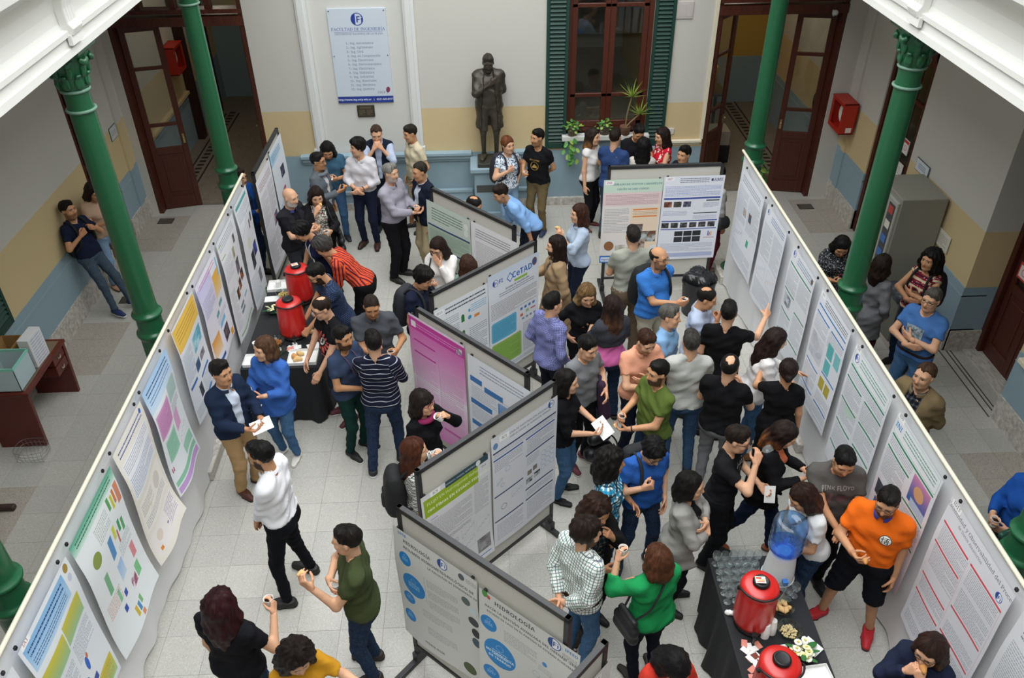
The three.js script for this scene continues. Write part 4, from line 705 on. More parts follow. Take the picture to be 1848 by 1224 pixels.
function ceilingLamp(x, z, w, d, power, label) { const g = thing('ceiling_lamp', label, 'lamp', [x, 4.04, z]); part('housing', rbx(-w / 2 - 0.03, w / 2 + 0.03, 0, 0.06, -d / 2 - 0.03, d / 2 + 0.03, 0.006), mat('#d8d8d4', 0.6), g); part('diffuser', bx(-w / 2, w / 2, -0.012, 0.0, -d / 2, d / 2), new THREE.MeshStandardMaterial({ color: 0xffffff, emissive: 0xfff0d8, emissiveIntensity: 0.8 }), g); const l = new THREE.RectAreaLight(0xfff0d8, power, w, d); l.position.set(0, -0.03, 0); l.rotation.x = -Math.PI / 2; g.add(l); }
ceilingLamp(-4.3, -14.6, 0.3, 1.2, 9, 'ceiling lamp inside the left corridor'); ceilingLamp(4.4, -14.6, 0.3, 1.2, 12, 'ceiling lamp inside the right hand room');
{ // brown door in the left wall and glazed door in the right wall
  const g = structG('door_3'); part('door_frame', merge([bx(X0 - 0.02, X0 - 0.2, 0, 3.5, -10.85, -10.95), bx(X0 - 0.02, X0 - 0.2, 0, 3.5, -11.65, -11.75), bx(X0 - 0.02, X0 - 0.2, 3.4, 3.5, -10.85, -11.75)]), woodMat, g);
  const l = leaf(0.7, 3.38, true, 1); l.position.set(X0 - 0.14, 0.005, -10.95); l.rotation.y = 90 * R; g.add(l);
  const h = structG('door_4'); part('door_frame', merge([bx(X1 + 0.02, X1 + 0.2, 0, 3.5, -11.42, -11.34), bx(X1 + 0.02, X1 + 0.2, 0, 3.5, -10.36, -10.28), bx(X1 + 0.02, X1 + 0.2, 2.95, 3.5, -11.42, -10.28)]), woodMat, h);
  for (const [z, f, r] of [[-11.33, 1, -90], [-10.37, 1, 90]]) { const q = leaf(0.47, 2.94, true, f); q.position.set(X1 + 0.1, 0.005, z); q.rotation.y = r * R; h.add(q); }
  part('room_wall', merge([bx(X1 + 0.75, X1 + 0.85, 0, 3.7, -11.8, -9.9), bx(X1 + 0.25, X1 + 0.85, 0, 3.7, -11.8, -11.7), bx(X1 + 0.25, X1 + 0.85, 0, 3.7, -10.0, -9.9), bx(X1 + 0.25, X1 + 0.85, 3.5, 3.7, -11.8, -9.9)]), mat('#b3a692', 0.9), h);
  const d5 = structG('door_5'); part('door_frame', merge([bx(6.12, 6.3, 0, 3.6, -8.25, -8.17), bx(6.12, 6.3, 0, 3.6, -7.08, -7.0), bx(6.12, 6.3, 3.5, 3.6, -8.25, -7.0)]), woodMat, d5);
  for (const [z, f, r] of [[-8.16, 1, -90], [-7.09, 1, 90]]) { const q = leaf(0.53, 3.45, true, f); q.position.set(6.2, 0.02, z); q.rotation.y = r * R; d5.add(q); }
  part('threshold', rbx(5.95, 6.3, 0, 0.025, -8.25, -7.0, 0.008), stoneMat, d5); for (const x of [5.66, 5.75, 5.8]) part('floor_groove', bx(x, x + 0.014, 0.0005, 0.004, -8.25, -6.98), mat('#4f463c', 0.8), d5);
}
{ // window with louvred shutters in the back wall
  const g = structG('window_1'), z = ZB - 0.1, xa = 1.3, xb = 2.57, y0 = 1.22, y1 = 4.0;
  const fr = [bx(xa, xa + 0.07, y0, y1, z + 0.04, z - 0.06), bx(xb - 0.07, xb, y0, y1, z + 0.04, z - 0.06), bx(xa, xb, y0, y0 + 0.07, z + 0.05, z - 0.06), bx(xa, xb, y1 - 0.07, y1, z + 0.04, z - 0.06)]; part('window_frame', merge(fr), woodMat, g);
  const xm = (xa + xb) / 2;
  for (const [a, b] of [[xa + 0.07, xm], [xm, xb - 0.07]]) {
    part('sash', merge([rbx(a, a + 0.085, y0 + 0.07, y1 - 0.07, z + 0.03, z - 0.02, 0.01), rbx(b - 0.085, b, y0 + 0.07, y1 - 0.07, z + 0.03, z - 0.02, 0.01), rbx(a, b, y0 + 0.07, y0 + 0.17, z + 0.03, z - 0.02, 0.01), rbx(a, b, 1.77, 1.83, z + 0.03, z - 0.02, 0.01), rbx(a, b, 3.1, 3.16, z + 0.03, z - 0.02, 0.01)]), woodMat, g);
    for (const [p, q] of [[y0 + 0.17, 1.77], [1.83, 3.1], [3.16, 3.93]]) part('glass_pane', bx(a + 0.085, b - 0.085, p, q, z + 0.002, z - 0.002), paneMat, g);
  }
  part('window_sill', rbx(xa - 0.05, xb + 0.05, 1.14, 1.22, ZB + 0.14, ZB - 0.1, 0.012), plasterWhite, g);
  part('back_room', bx(xa - 0.5, xb + 0.5, 0.9, 4.2, ZB - 5.4, ZB - 5.5), mat('#bdb8ac', 0.9), g); part('back_room_floor', bx(xa - 0.5, xb + 0.5, 0.8, 0.9, ZB - 0.36, ZB - 5.5), mat('#8f8474', 0.9), g); part('back_room_ceiling', bx(xa - 0.5, xb + 0.5, 4.1, 4.2, ZB - 0.36, ZB - 5.5), mat('#c4c0b6', 0.9), g); part('back_room_side', bx(xa - 0.6, xa - 0.5, 0.8, 4.2, ZB - 0.36, ZB - 5.5), mat('#bdb8ac', 0.9), g); part('back_room_side', bx(xb + 0.5, xb + 0.6, 0.8, 4.2, ZB - 0.36, ZB - 5.5), mat('#bdb8ac', 0.9), g);
}
function shutter(pos, turn, w, h, label) {
  const g = thing('louvred_shutter', label, 'shutter', pos, turn), st = 0.05;
  part('shutter_frame', merge([rbx(0, st, 0, h, 0, 0.04, 0.006), rbx(w - st, w, 0, h, 0, 0.04, 0.006), rbx(st, w - st, 0, 0.09, 0, 0.04, 0.006), rbx(st, w - st, h - 0.09, h, 0, 0.04, 0.006), bx(st, w - st, 0.09, h - 0.09, 0.002, 0.006)]), shutterMat, g);
  const sg = rbx(st, w - st, -0.024, 0.024, -0.004, 0.004, 0.003, 1); sg.rotateX(-0.75); const n = Math.floor((h - 0.18) / 0.06);
  for (let k = 0; k < n; k++) { const o = part(k ? 'slat_' + String(k).padStart(3, '0') : 'slat', sg, shutterMat, g); o.position.set(0, 0.09 + (k + 0.5) * (h - 0.18) / n, 0.024); }
}
shutter([0.99, 0.99, ZB + 0.005], 0, 0.33, 2.95, 'dark green louvred shutter nearer the bronze statue'); shutter([2.56, 1.0, ZB + 0.005], 0, 0.31, 2.94, 'dark green louvred shutter behind the spiky potted plant'); shutter([X0 + 0.002, 0.95, -7.5], 90 * R, 0.62, 2.9, 'dark green louvred shutter on the wall above the wooden desk');
{ const g = structG('window_2'); part('window_frame', merge([bx(X1 + 0.02, X1 - 0.03, 0.95, 3.4, -6.75, -6.62), bx(X1 + 0.02, X1 - 0.03, 0.95, 3.4, -5.5, -5.37), bx(X1 + 0.02, X1 - 0.03, 3.3, 3.4, -6.75, -5.37)]), woodMat, g); part('window_sill', rbx(X1 - 0.12, X1 + 0.02, 0.9, 0.96, -6.85, -5.25, 0.012), creamTrim, g); part('glass_pane', bx(X1 - 0.004, X1 - 0.01, 0.96, 3.3, -6.62, -5.5), mat('#3a4248', 0.1), g); }
// ---------- printed posters ----------
function drawPoster(c, W, H, ops) {
  const X = (v) => v * W, Y = (v) => v * H;
  for (const o of ops) {
    const k = o[0];
    if (k === 'bg') { c.fillStyle = o[1]; c.fillRect(0, 0, W, H); }
    else if (k === 'bar') { c.fillStyle = o[5]; c.fillRect(X(o[1]), Y(o[2]), X(o[3]), Y(o[4])); }
    else if (k === 'grad') { const g = c.createLinearGradient(X(o[1]), Y(o[2]), X(o[1] + (o[7] ? o[3] : 0)), Y(o[2] + (o[7] ? 0 : o[4]))); g.addColorStop(0, o[5]); g.addColorStop(1, o[6]); c.fillStyle = g; c.fillRect(X(o[1]), Y(o[2]), X(o[3]), Y(o[4])); }
    else if (k === 'p') { const [, x, y, w, h, n, cl = '#8f9299'] = o; c.fillStyle = cl; const lh = Y(h) / n; for (let i = 0; i < n; i++) { let px = X(x); const end = X(x + w) * (i === n - 1 ? 1 : 1) - (i % 5 === 4 ? X(w) * rr(0.2, 0.5) : 0); while (px < end - 2) { const ww = Math.min(rr(4, 17) * W / 448, end - px); c.fillRect(px, Y(y) + i * lh + lh * 0.3, ww, Math.max(1.1, lh * 0.36)); px += ww + 2.6 * W / 448; } } }
    else if (k === 't') { const [, s, x, y, sz, cl = '#222', font = 'sans-serif', al = 'left'] = o; c.fillStyle = cl; c.textAlign = al; c.textBaseline = 'middle'; let fs = sz * H; c.font = fs + 'px ' + font.replace('bold ', ''); if (font.startsWith('bold')) c.font = 'bold ' + c.font; c.fillText(s, X(x), Y(y)); }
    else if (k === 'c') { const [, x, y, rx, ry, cl] = o; c.fillStyle = cl; c.beginPath(); c.ellipse(X(x), Y(y), X(rx), Y(ry), 0, 0, 7); c.fill(); }
    else if (k === 'ring') { const [, x, y, r, cl, lw = 2] = o; c.strokeStyle = cl; c.lineWidth = lw; c.beginPath(); c.ellipse(X(x), Y(y), X(r), X(r), 0, 0, 7); c.stroke(); }
    else if (k === 'img') { const [, x, y, w, h, base, ...cs] = o; c.save(); c.beginPath(); c.rect(X(x), Y(y), X(w), Y(h)); c.clip(); c.fillStyle = base; c.fillRect(X(x), Y(y), X(w), Y(h)); for (let i = 0; i < 16; i++) { c.globalAlpha = rr(0.25, 0.7); c.fillStyle = cs[i % cs.length]; c.beginPath(); c.ellipse(X(x + rnd() * w), Y(y + rnd() * h), X(w) * rr(0.08, 0.32), Y(h) * rr(0.08, 0.3), rnd() * 3, 0, 7); c.fill(); } c.restore(); c.globalAlpha = 1; }
    else if (k === 'fi') { const [, x, y, r] = o; c.fillStyle = '#f6f7fb'; c.beginPath(); c.arc(X(x), Y(y), X(r), 0, 7); c.fill(); c.strokeStyle = '#2c4f9c'; c.lineWidth = X(r) * 0.16; c.stroke(); c.fillStyle = '#2c4f9c'; c.beginPath(); c.arc(X(x), Y(y), X(r), Math.PI * 0.6, Math.PI * 1.4); c.fill(); c.font = 'bold ' + X(r) * 1.25 + 'px sans-serif'; c.textAlign = 'center'; c.textBaseline = 'middle'; c.fillText('Fi', X(x) + X(r) * 0.22, Y(y) + X(r) * 0.05); }
    else if (k === 'curve') { const [, pts, cl, lw] = o; c.strokeStyle = cl; c.lineWidth = lw; c.beginPath(); pts.forEach(([x, y], i) => i ? c.lineTo(X(x), Y(y)) : c.moveTo(X(x), Y(y))); c.stroke(); }
    else if (k === 'rrect') { const [, x, y, w, h, r, cl] = o; c.fillStyle = cl; c.beginPath(); c.roundRect(X(x), Y(y), X(w), Y(h), X(r)); c.fill(); }
    else if (k === 'chart') { const [, x, y, w, h, cl = '#6d7b8f'] = o; c.strokeStyle = '#9aa0a8'; c.lineWidth = 1.2; c.strokeRect(X(x), Y(y), X(w), Y(h)); c.strokeStyle = cl; c.lineWidth = 1.8; c.beginPath(); for (let i = 0; i <= 20; i++) { const u = x + w * i / 20, v = y + h * (0.8 - 0.6 * (i / 20) + 0.12 * Math.sin(i * 1.3)); i ? c.lineTo(X(u), Y(v)) : c.moveTo(X(u), Y(v)); } c.stroke(); }
  }
}
const cols2 = (y0, y1, cl, n = 22, x0 = 0.06, x1 = 0.94) => { const w = (x1 - x0 - 0.05) / 2; return [['p', x0, y0, w, y1 - y0, n, cl], ['p', x0 + w + 0.05, y0, w, y1 - y0, n, cl]]; };
function lineHeads(cl, rows, th = 0.012) { return rows.map(([x, y, w]) => ['bar', x, y, w, th, cl]); }
function posterMesh(A, B, top, bot, { wave = 0.008, curl = 0, off = 0.014, seg = [12, 14], ph = 0 } = {}) {
  const d = V3(B[0] - A[0], 0, B[1] - A[1]), n = V3(-d.z, 0, d.x).normalize(), [nu, nv] = seg, pos = [], uv = [], idx = [];
  for (let j = 0; j <= nv; j++) for (let i = 0; i <= nu; i++) {
    const u = i / nu, v = j / nv, o = off + wave * (Math.sin(u * 5.2 + ph) * (0.3 + v) + Math.sin(v * 6 + u * 2 + ph * 1.7) * 0.6 + 1.1) * Math.min(1, v * 4) + curl * Math.max(0, v - 0.72) ** 2 * 9 * (0.35 + 0.65 * u);
    pos.push(A[0] + d.x * u + n.x * o, top + (bot - top) * v + curl * Math.max(0, v - 0.8) * 0.25, A[1] + d.z * u + n.z * o); uv.push(u, 1 - v);
  }
  for (let j = 0; j < nv; j++) for (let i = 0; i < nu; i++) { const a = j * (nu + 1) + i; idx.push(a, a + nu + 1, a + 1, a + 1, a + nu + 1, a + nu + 2); }
  const g = new THREE.BufferGeometry(); g.setAttribute('position', new THREE.Float32BufferAttribute(pos, 3)); g.setAttribute('uv', new THREE.Float32BufferAttribute(uv, 2)); g.setIndex(idx); g.computeVertexNormals(); return { g, n, d };
}
const clipMat = mat('#1a1a1c', 0.45);
function poster(A, B, top, bot, label, ops, opt = {}) {
  const o = thing('poster', label, 'poster', [0, 0, 0], 0, opt.group || 'research posters'), w = Math.hypot(B[0] - A[0], B[1] - A[1]), px = opt.px || 520, { g, n } = posterMesh(A, B, top, bot, opt);
  const W = px, H = Math.round(px * (top - bot) / w);
  part('printed_sheet', g, texMat(canvasTex(W, H, (c) => drawPoster(c, W, H, ops)), 0.6), o);
  for (const u of [0.06, 0.94]) part('clip', xf(new RoundedBoxGeometry(0.024, 0.026, 0.018, 1, 0.004), { p: [A[0] + (B[0] - A[0]) * u + n.x * 0.02, top - 0.004, A[1] + (B[1] - A[1]) * u + n.z * 0.02], r: [0, Math.atan2(n.x, n.z), 0] }), clipMat, o, 'black binder clip');
  return o;
}
// ---------- zig-zag display boards ----------
const boardWhite = mat('#d4d1c8', 0.75);
function board(A, B, label, H = 1.9) {
  const cx = (A[0] + B[0]) / 2, cz = (A[1] + B[1]) / 2, L = Math.hypot(B[0] - A[0], B[1] - A[1]), turn = -Math.atan2(B[1] - A[1], B[0] - A[0]), g = thing('display_board', label, 'display board', [cx, 0, cz], turn), h = L / 2, t = 0.021;
  for (const s of [-1, 1]) { part('post', rbx(s * (h - 0.04), s * h, 0.02, H, -t, t, 0.004), blackFrame, g); part('foot', merge([rbx(s * (h - 0.045), s * (h + 0.005), 0.0, 0.045, -0.3, 0.3, 0.006), rbx(s * (h - 0.05), s * (h + 0.01), 0.03, 0.13, -0.04, 0.04, 0.006)]), blackFrame, g); }
  part('top_rail', rbx(-h, h, H - 0.045, H, -t, t, 0.004), blackFrame, g); part('bottom_rail', rbx(-h, h, 0.22, 0.255, -t, t, 0.004), blackFrame, g);
  part('panel', bx(-h + 0.04, h - 0.04, 0.255, H - 0.045, -0.008, 0.008), boardWhite, g, 'off-white board'); return g;
}
const at = (A, B, u) => [A[0] + (B[0] - A[0]) * u, A[1] + (B[1] - A[1]) * u];
function onBoard(A, B, u0, u1, top, bot, label, ops, opt) { return poster(at(A, B, u0), at(A, B, u1), top, bot, label, ops, { wave: 0.006, off: 0.03, ...opt }); }
const BD = { 1: [[-2.9, -9.88], [-2.87, -11.36]], 2: [[1.58, -9.82], [3.07, -9.84]], 3: [[-0.64, -9.36], [0.34, -8.3]], 4: [[-0.57, -6.97], [0.55, -7.99]], 5: [[-0.69, -6.76], [0.34, -5.66]], 6: [[-0.58, -4.53], [0.56, -5.57]], 7: [[-0.69, -4.2], [0.46, -3.19]], 8: [[-0.36, -1.98], [0.66, -3.03]] };
board(...BD[1], 'black framed board standing edge-on beside the bald man in a vest'); board(...BD[2], 'black framed board facing front with the two food photo posters'); board(...BD[3], 'black framed board carrying the green poster with dark blue bars'); board(...BD[4], 'black framed board carrying the cyan and green blob poster'); board(...BD[5], 'black framed board carrying the magenta poster'); board(...BD[6], 'black framed board carrying the lime headed concrete poster'); board(...BD[7], 'black framed board carrying the blue circle hydrology posters'); board(...BD[8], 'black framed board next to the end of the hydrology posters');
const tag = (s, x, y, cl = '#2a2f4a') => [['bar', x - 0.07, y - 0.022, 0.14, 0.044, '#fbfbfb'], ['t', s, x, y, 0.03, cl, 'serif', 'center']];
onBoard(...BD[1], -0.03, 0.5, 1.78, 0.42, 'pale lilac poster with wavy brown text lines on edge-on board', [['bg', '#eceaf0'], ['p', 0.1, 0.06, 0.8, 0.08, 4, '#8f6b62'], ...cols2(0.18, 0.5, '#a99fa8', 20), ['img', 0.6, 0.52, 0.3, 0.12, '#54608f', '#a33c4c', '#e8e2e4'], ...cols2(0.68, 0.94, '#a7a2b0', 16)], { curl: 0.05 });
onBoard(...BD[1], 0.52, 1.02, 1.82, 0.45, 'pale blue poster with sky blue sweep on edge-on board', [['bg', '#e9eef5'], ['grad', 0, 0.04, 1, 0.12, '#a9d4ee', '#e9eef5', true], ['p', 0.1, 0.06, 0.7, 0.07, 3, '#4f6fa8'], ['img', 0.55, 0.28, 0.26, 0.12, '#3c3a44', '#7e86a2', '#20222b'], ['img', 0.5, 0.5, 0.2, 0.07, '#b3303c', '#e8d3d3', '#b3303c'], ...cols2(0.6, 0.95, '#8ea2c4', 18)], { ph: 2 });
onBoard(...BD[2], -0.03, 0.485, 1.72, 0.5, 'pink and cream poster with dish photographs and orange banner', [['bg', '#ece4df'], ['bar', 0, 0, 1, 0.15, '#cfe3d3'], ['t', 'FORMADO DE NUEVOS CARAMELOS', 0.55, 0.055, 0.03, '#3f7d8a', 'bold serif', 'center'], ['t', 'CHUÑO DE ORO CONGO', 0.5, 0.11, 0.028, '#3f7d8a', 'bold serif', 'center'], ['bar', 0, 0.15, 1, 0.15, '#ead3d2'], ['p', 0.05, 0.17, 0.9, 0.12, 8, '#b08f93'], ['bar', 0.5, 0.33, 0.48, 0.5, '#f3dcc3'], ['bar', 0.53, 0.345, 0.42, 0.016, '#e58a4b'], ['bar', 0.53, 0.43, 0.42, 0.016, '#e58a4b'], ['p', 0.04, 0.33, 0.42, 0.3, 16, '#a7adb8'], ['p', 0.53, 0.37, 0.42, 0.05, 3, '#b79a85'], ['img', 0.5, 0.53, 0.22, 0.12, '#5d4238', '#9fb3bd', '#cfd8d8'], ['img', 0.7, 0.62, 0.26, 0.13, '#6d4a38', '#8fb0bf', '#cbd6d6'], ['img', 0.58, 0.72, 0.2, 0.12, '#7a5646', '#d8cfc4', '#3f3530'], ['bar', 0.05, 0.72, 0.2, 0.14, '#dfe3e6'], ['c', 0.15, 0.79, 0.085, 0.058, '#96643c'], ['img', 0.26, 0.78, 0.17, 0.1, '#c9c4b8', '#9a958a', '#e6e1d6'], ['bar', 0.45, 0.87, 0.55, 0.04, '#df7a3e'], ['bar', 0, 0.91, 1, 0.09, '#2f74c4'], ['rrect', 0.02, 0.93, 0.17, 0.055, 0.01, '#e9eef5'], ['t', 'equo', 0.1, 0.957, 0.035, '#2f74c4', 'bold sans-serif', 'center'], ['bar', 0.88, 0.8, 0.1, 0.08, '#e9e9e9'], ...tag('IM8', 0.1, 0.035, '#a1306a')], { px: 640 });
onBoard(...BD[2], 0.49, 1.02, 1.74, 0.52, 'white and blue poster with rows of dark sample photographs', [['bg', '#e9ebf4'], ['t', 'AME', 0.9, 0.05, 0.045, '#27315e', 'bold serif', 'center'], ['bar', 0.78, 0.035, 0.035, 0.028, '#27315e'], ['p', 0.27, 0.02, 0.48, 0.06, 3, '#5a6076'], ['p', 0.04, 0.11, 0.92, 0.12, 9, '#7d8ec6'], ['bar', 0.03, 0.245, 0.94, 0.02, '#3b4fa3'], ['img', 0.04, 0.29, 0.13, 0.065, '#7d4a38', '#c47a54', '#4c2d22'], ['img', 0.2, 0.29, 0.13, 0.065, '#4f4a44', '#8a7f6d', '#2b2824'], ['img', 0.36, 0.29, 0.13, 0.065, '#3c4058', '#a9acba', '#23253a'], ['bar', 0.74, 0.28, 0.22, 0.014, '#1c1c22'], ['p', 0.7, 0.31, 0.26, 0.06, 5, '#8d93ac'], ['p', 0.04, 0.4, 0.4, 0.06, 4, '#9ba3bd'], ['bar', 0.55, 0.43, 0.4, 0.01, '#1c1c22'], ['p', 0.55, 0.46, 0.4, 0.05, 4, '#9ba3bd'], ['bar', 0.03, 0.52, 0.94, 0.012, '#3b4fa3'], ...[0, 1, 2, 3, 4, 5].flatMap((i) => [['img', 0.035 + i * 0.157, 0.545, 0.12, 0.062, '#1c1d24', '#8a8474', '#3a3c46']]), ['bar', 0.03, 0.62, 0.94, 0.01, '#3b4fa3'], ...[0, 1, 2].flatMap((i) => [['bar', 0.27 + i * 0.155, 0.65, 0.14, 0.06, '#2b2c31'], ['bar', 0.27 + i * 0.155, 0.72, 0.14, 0.065, '#34353b']]), ['bar', 0.84, 0.66, 0.018, 0.06, '#5268b8'], ['bar', 0.865, 0.68, 0.016, 0.04, '#c46a48'], ['bar', 0.89, 0.665, 0.016, 0.055, '#e0a24a'], ['p', 0.78, 0.73, 0.18, 0.02, 1, '#b24a4a'], ['p', 0.05, 0.8, 0.9, 0.1, 7, '#a0a7bd'], ['bar', 0.04, 0.92, 0.92, 0.05, '#b9c2e2'], ...tag('IM7', 0.1, 0.03, '#a1306a')], { px: 640 });
onBoard(...BD[3], -0.05, 0.5, 1.72, 0.45, 'green poster with dark blue bars pinned behind the white bloused woman', [['bg', '#cfdcd2'], ['p', 0.12, 0.05, 0.7, 0.14, 5, '#51755f'], ['bar', 0.02, 0.24, 0.96, 0.018, '#2c4a73'], ['bar', 0, 0.26, 1, 0.2, '#b7ccbb'], ['p', 0.05, 0.28, 0.9, 0.16, 12, '#7d9a84'], ['bar', 0.02, 0.47, 0.96, 0.018, '#2c4a73'], ['bar', 0, 0.49, 1, 0.17, '#b1c8b5'], ['p', 0.05, 0.51, 0.9, 0.14, 10, '#7d9a84'], ['bar', 0.02, 0.67, 0.96, 0.018, '#2c4a73'], ['bar', 0, 0.69, 1, 0.31, '#d9e3db'], ['chart', 0.6, 0.73, 0.13, 0.1, '#3f6f9b'], ['chart', 0.78, 0.73, 0.13, 0.1, '#a34f4f'], ['p', 0.05, 0.72, 0.48, 0.24, 14, '#89a08e'], ['c', 0.9, 0.1, 0.05, 0.035, '#e9f0ea'], ['c', 0.9, 0.17, 0.05, 0.035, '#e9f0ea']]);
onBoard(...BD[3], 0.51, 1.04, 1.72, 0.45, 'plain white text poster next to the green poster', [['bg', '#eceaee'], ['p', 0.1, 0.05, 0.75, 0.1, 4, '#7a7880'], ['p', 0.1, 0.18, 0.8, 0.3, 18, '#a5a1aa'], ['bar', 0.25, 0.56, 0.012, 0.06, '#2d2d31'], ['bar', 0.29, 0.56, 0.012, 0.06, '#2d2d31'], ['img', 0.36, 0.6, 0.2, 0.05, '#3c3c42', '#b9b9bf', '#7c2f39'], ['img', 0.64, 0.57, 0.1, 0.04, '#2f4570', '#9aa8c2'], ['p', 0.1, 0.68, 0.8, 0.26, 16, '#aba7b0']], { ph: 1 });
onBoard(...BD[4], 0.01, 0.5, 1.7, 0.45, 'white poster with green arrows and orange boxes beside the blob poster', [['bg', '#e7eaee'], ['p', 0.2, 0.03, 0.75, 0.07, 2, '#2d3a50'], ['p', 0.08, 0.13, 0.35, 0.82, 44, '#96a0ad'], ['p', 0.62, 0.35, 0.34, 0.6, 30, '#96a0ad'], ['c', 0.5, 0.2, 0.03, 0.025, '#2b7a3c'], ['bar', 0.47, 0.2, 0.06, 0.05, '#2b7a3c'], ['c', 0.5, 0.36, 0.03, 0.025, '#2b7a3c'], ['bar', 0.47, 0.36, 0.06, 0.05, '#2b7a3c'], ['c', 0.5, 0.52, 0.035, 0.03, '#e0a22f'], ['c', 0.63, 0.17, 0.02, 0.016, '#3ea0d0'], ['c', 0.63, 0.24, 0.035, 0.02, '#3ea0d0'], ['bar', 0.72, 0.24, 0.1, 0.03, '#e59038'], ['p', 0.66, 0.12, 0.3, 0.08, 4, '#62b8dd'], ['c', 0.8, 0.75, 0.05, 0.03, '#d25f86'], ...tag('IE25', 0.1, 0.05)]);
onBoard(...BD[4], 0.5, 1.01, 1.76, 0.42, 'poster with rounded cyan and green blobs under a big blue heading', [['bg', '#e4e8f0'], ['grad', 0, 0, 1, 0.16, '#cfdcec', '#e4e8f0'], ['fi', 0.14, 0.09, 0.05], ['t', 'FI', 0.2, 0.09, 0.05, '#2a5ba8', 'bold sans-serif'], ['curve', [[0.36, 0.1], [0.42, 0.06], [0.48, 0.1], [0.42, 0.14], [0.36, 0.1]], '#1f62c0', 8], ['t', 'CeTAD', 0.66, 0.095, 0.075, '#1f62c0', 'bold sans-serif', 'center'], ['bar', 0.5, 0.14, 0.26, 0.022, '#8cbf3f'], ['c', 0.91, 0.07, 0.05, 0.037, '#7c4c4c'], ['c', 0.91, 0.07, 0.03, 0.022, '#33559e'], ['t', 'SISTEMA DE ADQUISICIÓN', 0.56, 0.185, 0.022, '#39424f', 'bold sans-serif', 'center'], ['p', 0.2, 0.2, 0.7, 0.04, 2, '#6d7681'], ['p', 0.04, 0.27, 0.92, 0.16, 11, '#8a7f66'], ['rrect', 0.04, 0.46, 0.5, 0.2, 0.04, '#62b5d8'], ['p', 0.07, 0.48, 0.44, 0.16, 10, '#4391b5'], ['rrect', 0.04, 0.68, 0.6, 0.25, 0.04, '#93bd57'], ['p', 0.07, 0.7, 0.54, 0.21, 13, '#6d9a3c'], ...[0, 1, 2, 3].map((i) => ['bar', 0.62 + i * 0.085, 0.455, 0.05, 0.025, '#3c78c0']), ['bar', 0.62, 0.52, 0.06, 0.025, '#d06a3c'], ['bar', 0.74, 0.5, 0.06, 0.03, '#9fc28f'], ['bar', 0.84, 0.51, 0.1, 0.012, '#c4485a'], ...[0, 1, 2, 3].map((i) => ['bar', 0.66 + i * 0.08, 0.565, 0.045, 0.02, '#7f8fa6']), ['p', 0.68, 0.62, 0.28, 0.3, 22, '#8d95a3'], ['p', 0.05, 0.95, 0.88, 0.03, 2, '#9aa2b0']], { px: 620 });
onBoard(...BD[5], -0.06, 0.47, 1.8, 0.38, 'magenta poster fading to white beside the board zig-zag', [['bg', '#ead6e8'], ['grad', 0, 0.02, 1, 0.5, '#d65db1', '#eecfe6'], ['grad', 0, 0.52, 1, 0.48, '#f1e7ef', '#dd86c4'], ['bar', 0, 0.02, 1, 0.09, '#c93c9f'], ['p', 0.1, 0.05, 0.75, 0.04, 2, '#e7a6d4'], ['bar', 0.08, 0.19, 0.4, 0.012, '#b92f92'], ['bar', 0.08, 0.29, 0.4, 0.012, '#b92f92'], ...cols2(0.32, 0.92, '#d19cc4', 34), ['bar', 0.52, 0.18, 0.004, 0.8, '#c88abb'], ['rrect', 0.04, 0.045, 0.09, 0.05, 0.01, '#f4ecf3'], ['img', 0.86, 0.05, 0.1, 0.05, '#e9dfe8', '#8d7d92'], ['bar', 0.55, 0.86, 0.4, 0.02, '#c95aa9']], { px: 600 });
onBoard(...BD[5], 0.5, 1.03, 1.74, 0.4, 'white poster with blue boxes next to the magenta poster', [['bg', '#e6e9f1'], ['p', 0.2, 0.04, 0.7, 0.08, 3, '#8d96aa'], ...[[0.04, 0.17, 0.2], [0.28, 0.2, 0.3], [0.04, 0.37, 0.36], [0.04, 0.57, 0.24], [0.04, 0.76, 0.22], [0.55, 0.8, 0.4]].map(([x, y, w]) => ['bar', x, y, w, 0.045, '#3d78b8']), ['grad', 0.5, 0.27, 0.26, 0.17, '#5f97d6', '#3f74bd'], ...cols2(0.24, 0.36, '#b1b9c9', 7), ['p', 0.05, 0.43, 0.4, 0.12, 8, '#aab2c2'], ['p', 0.5, 0.52, 0.45, 0.26, 16, '#a5adbd'], ['bar', 0.42, 0.6, 0.05, 0.02, '#2d3f58'], ['chart', 0.06, 0.63, 0.34, 0.12], ['p', 0.05, 0.82, 0.42, 0.14, 9, '#aab2c2']]);
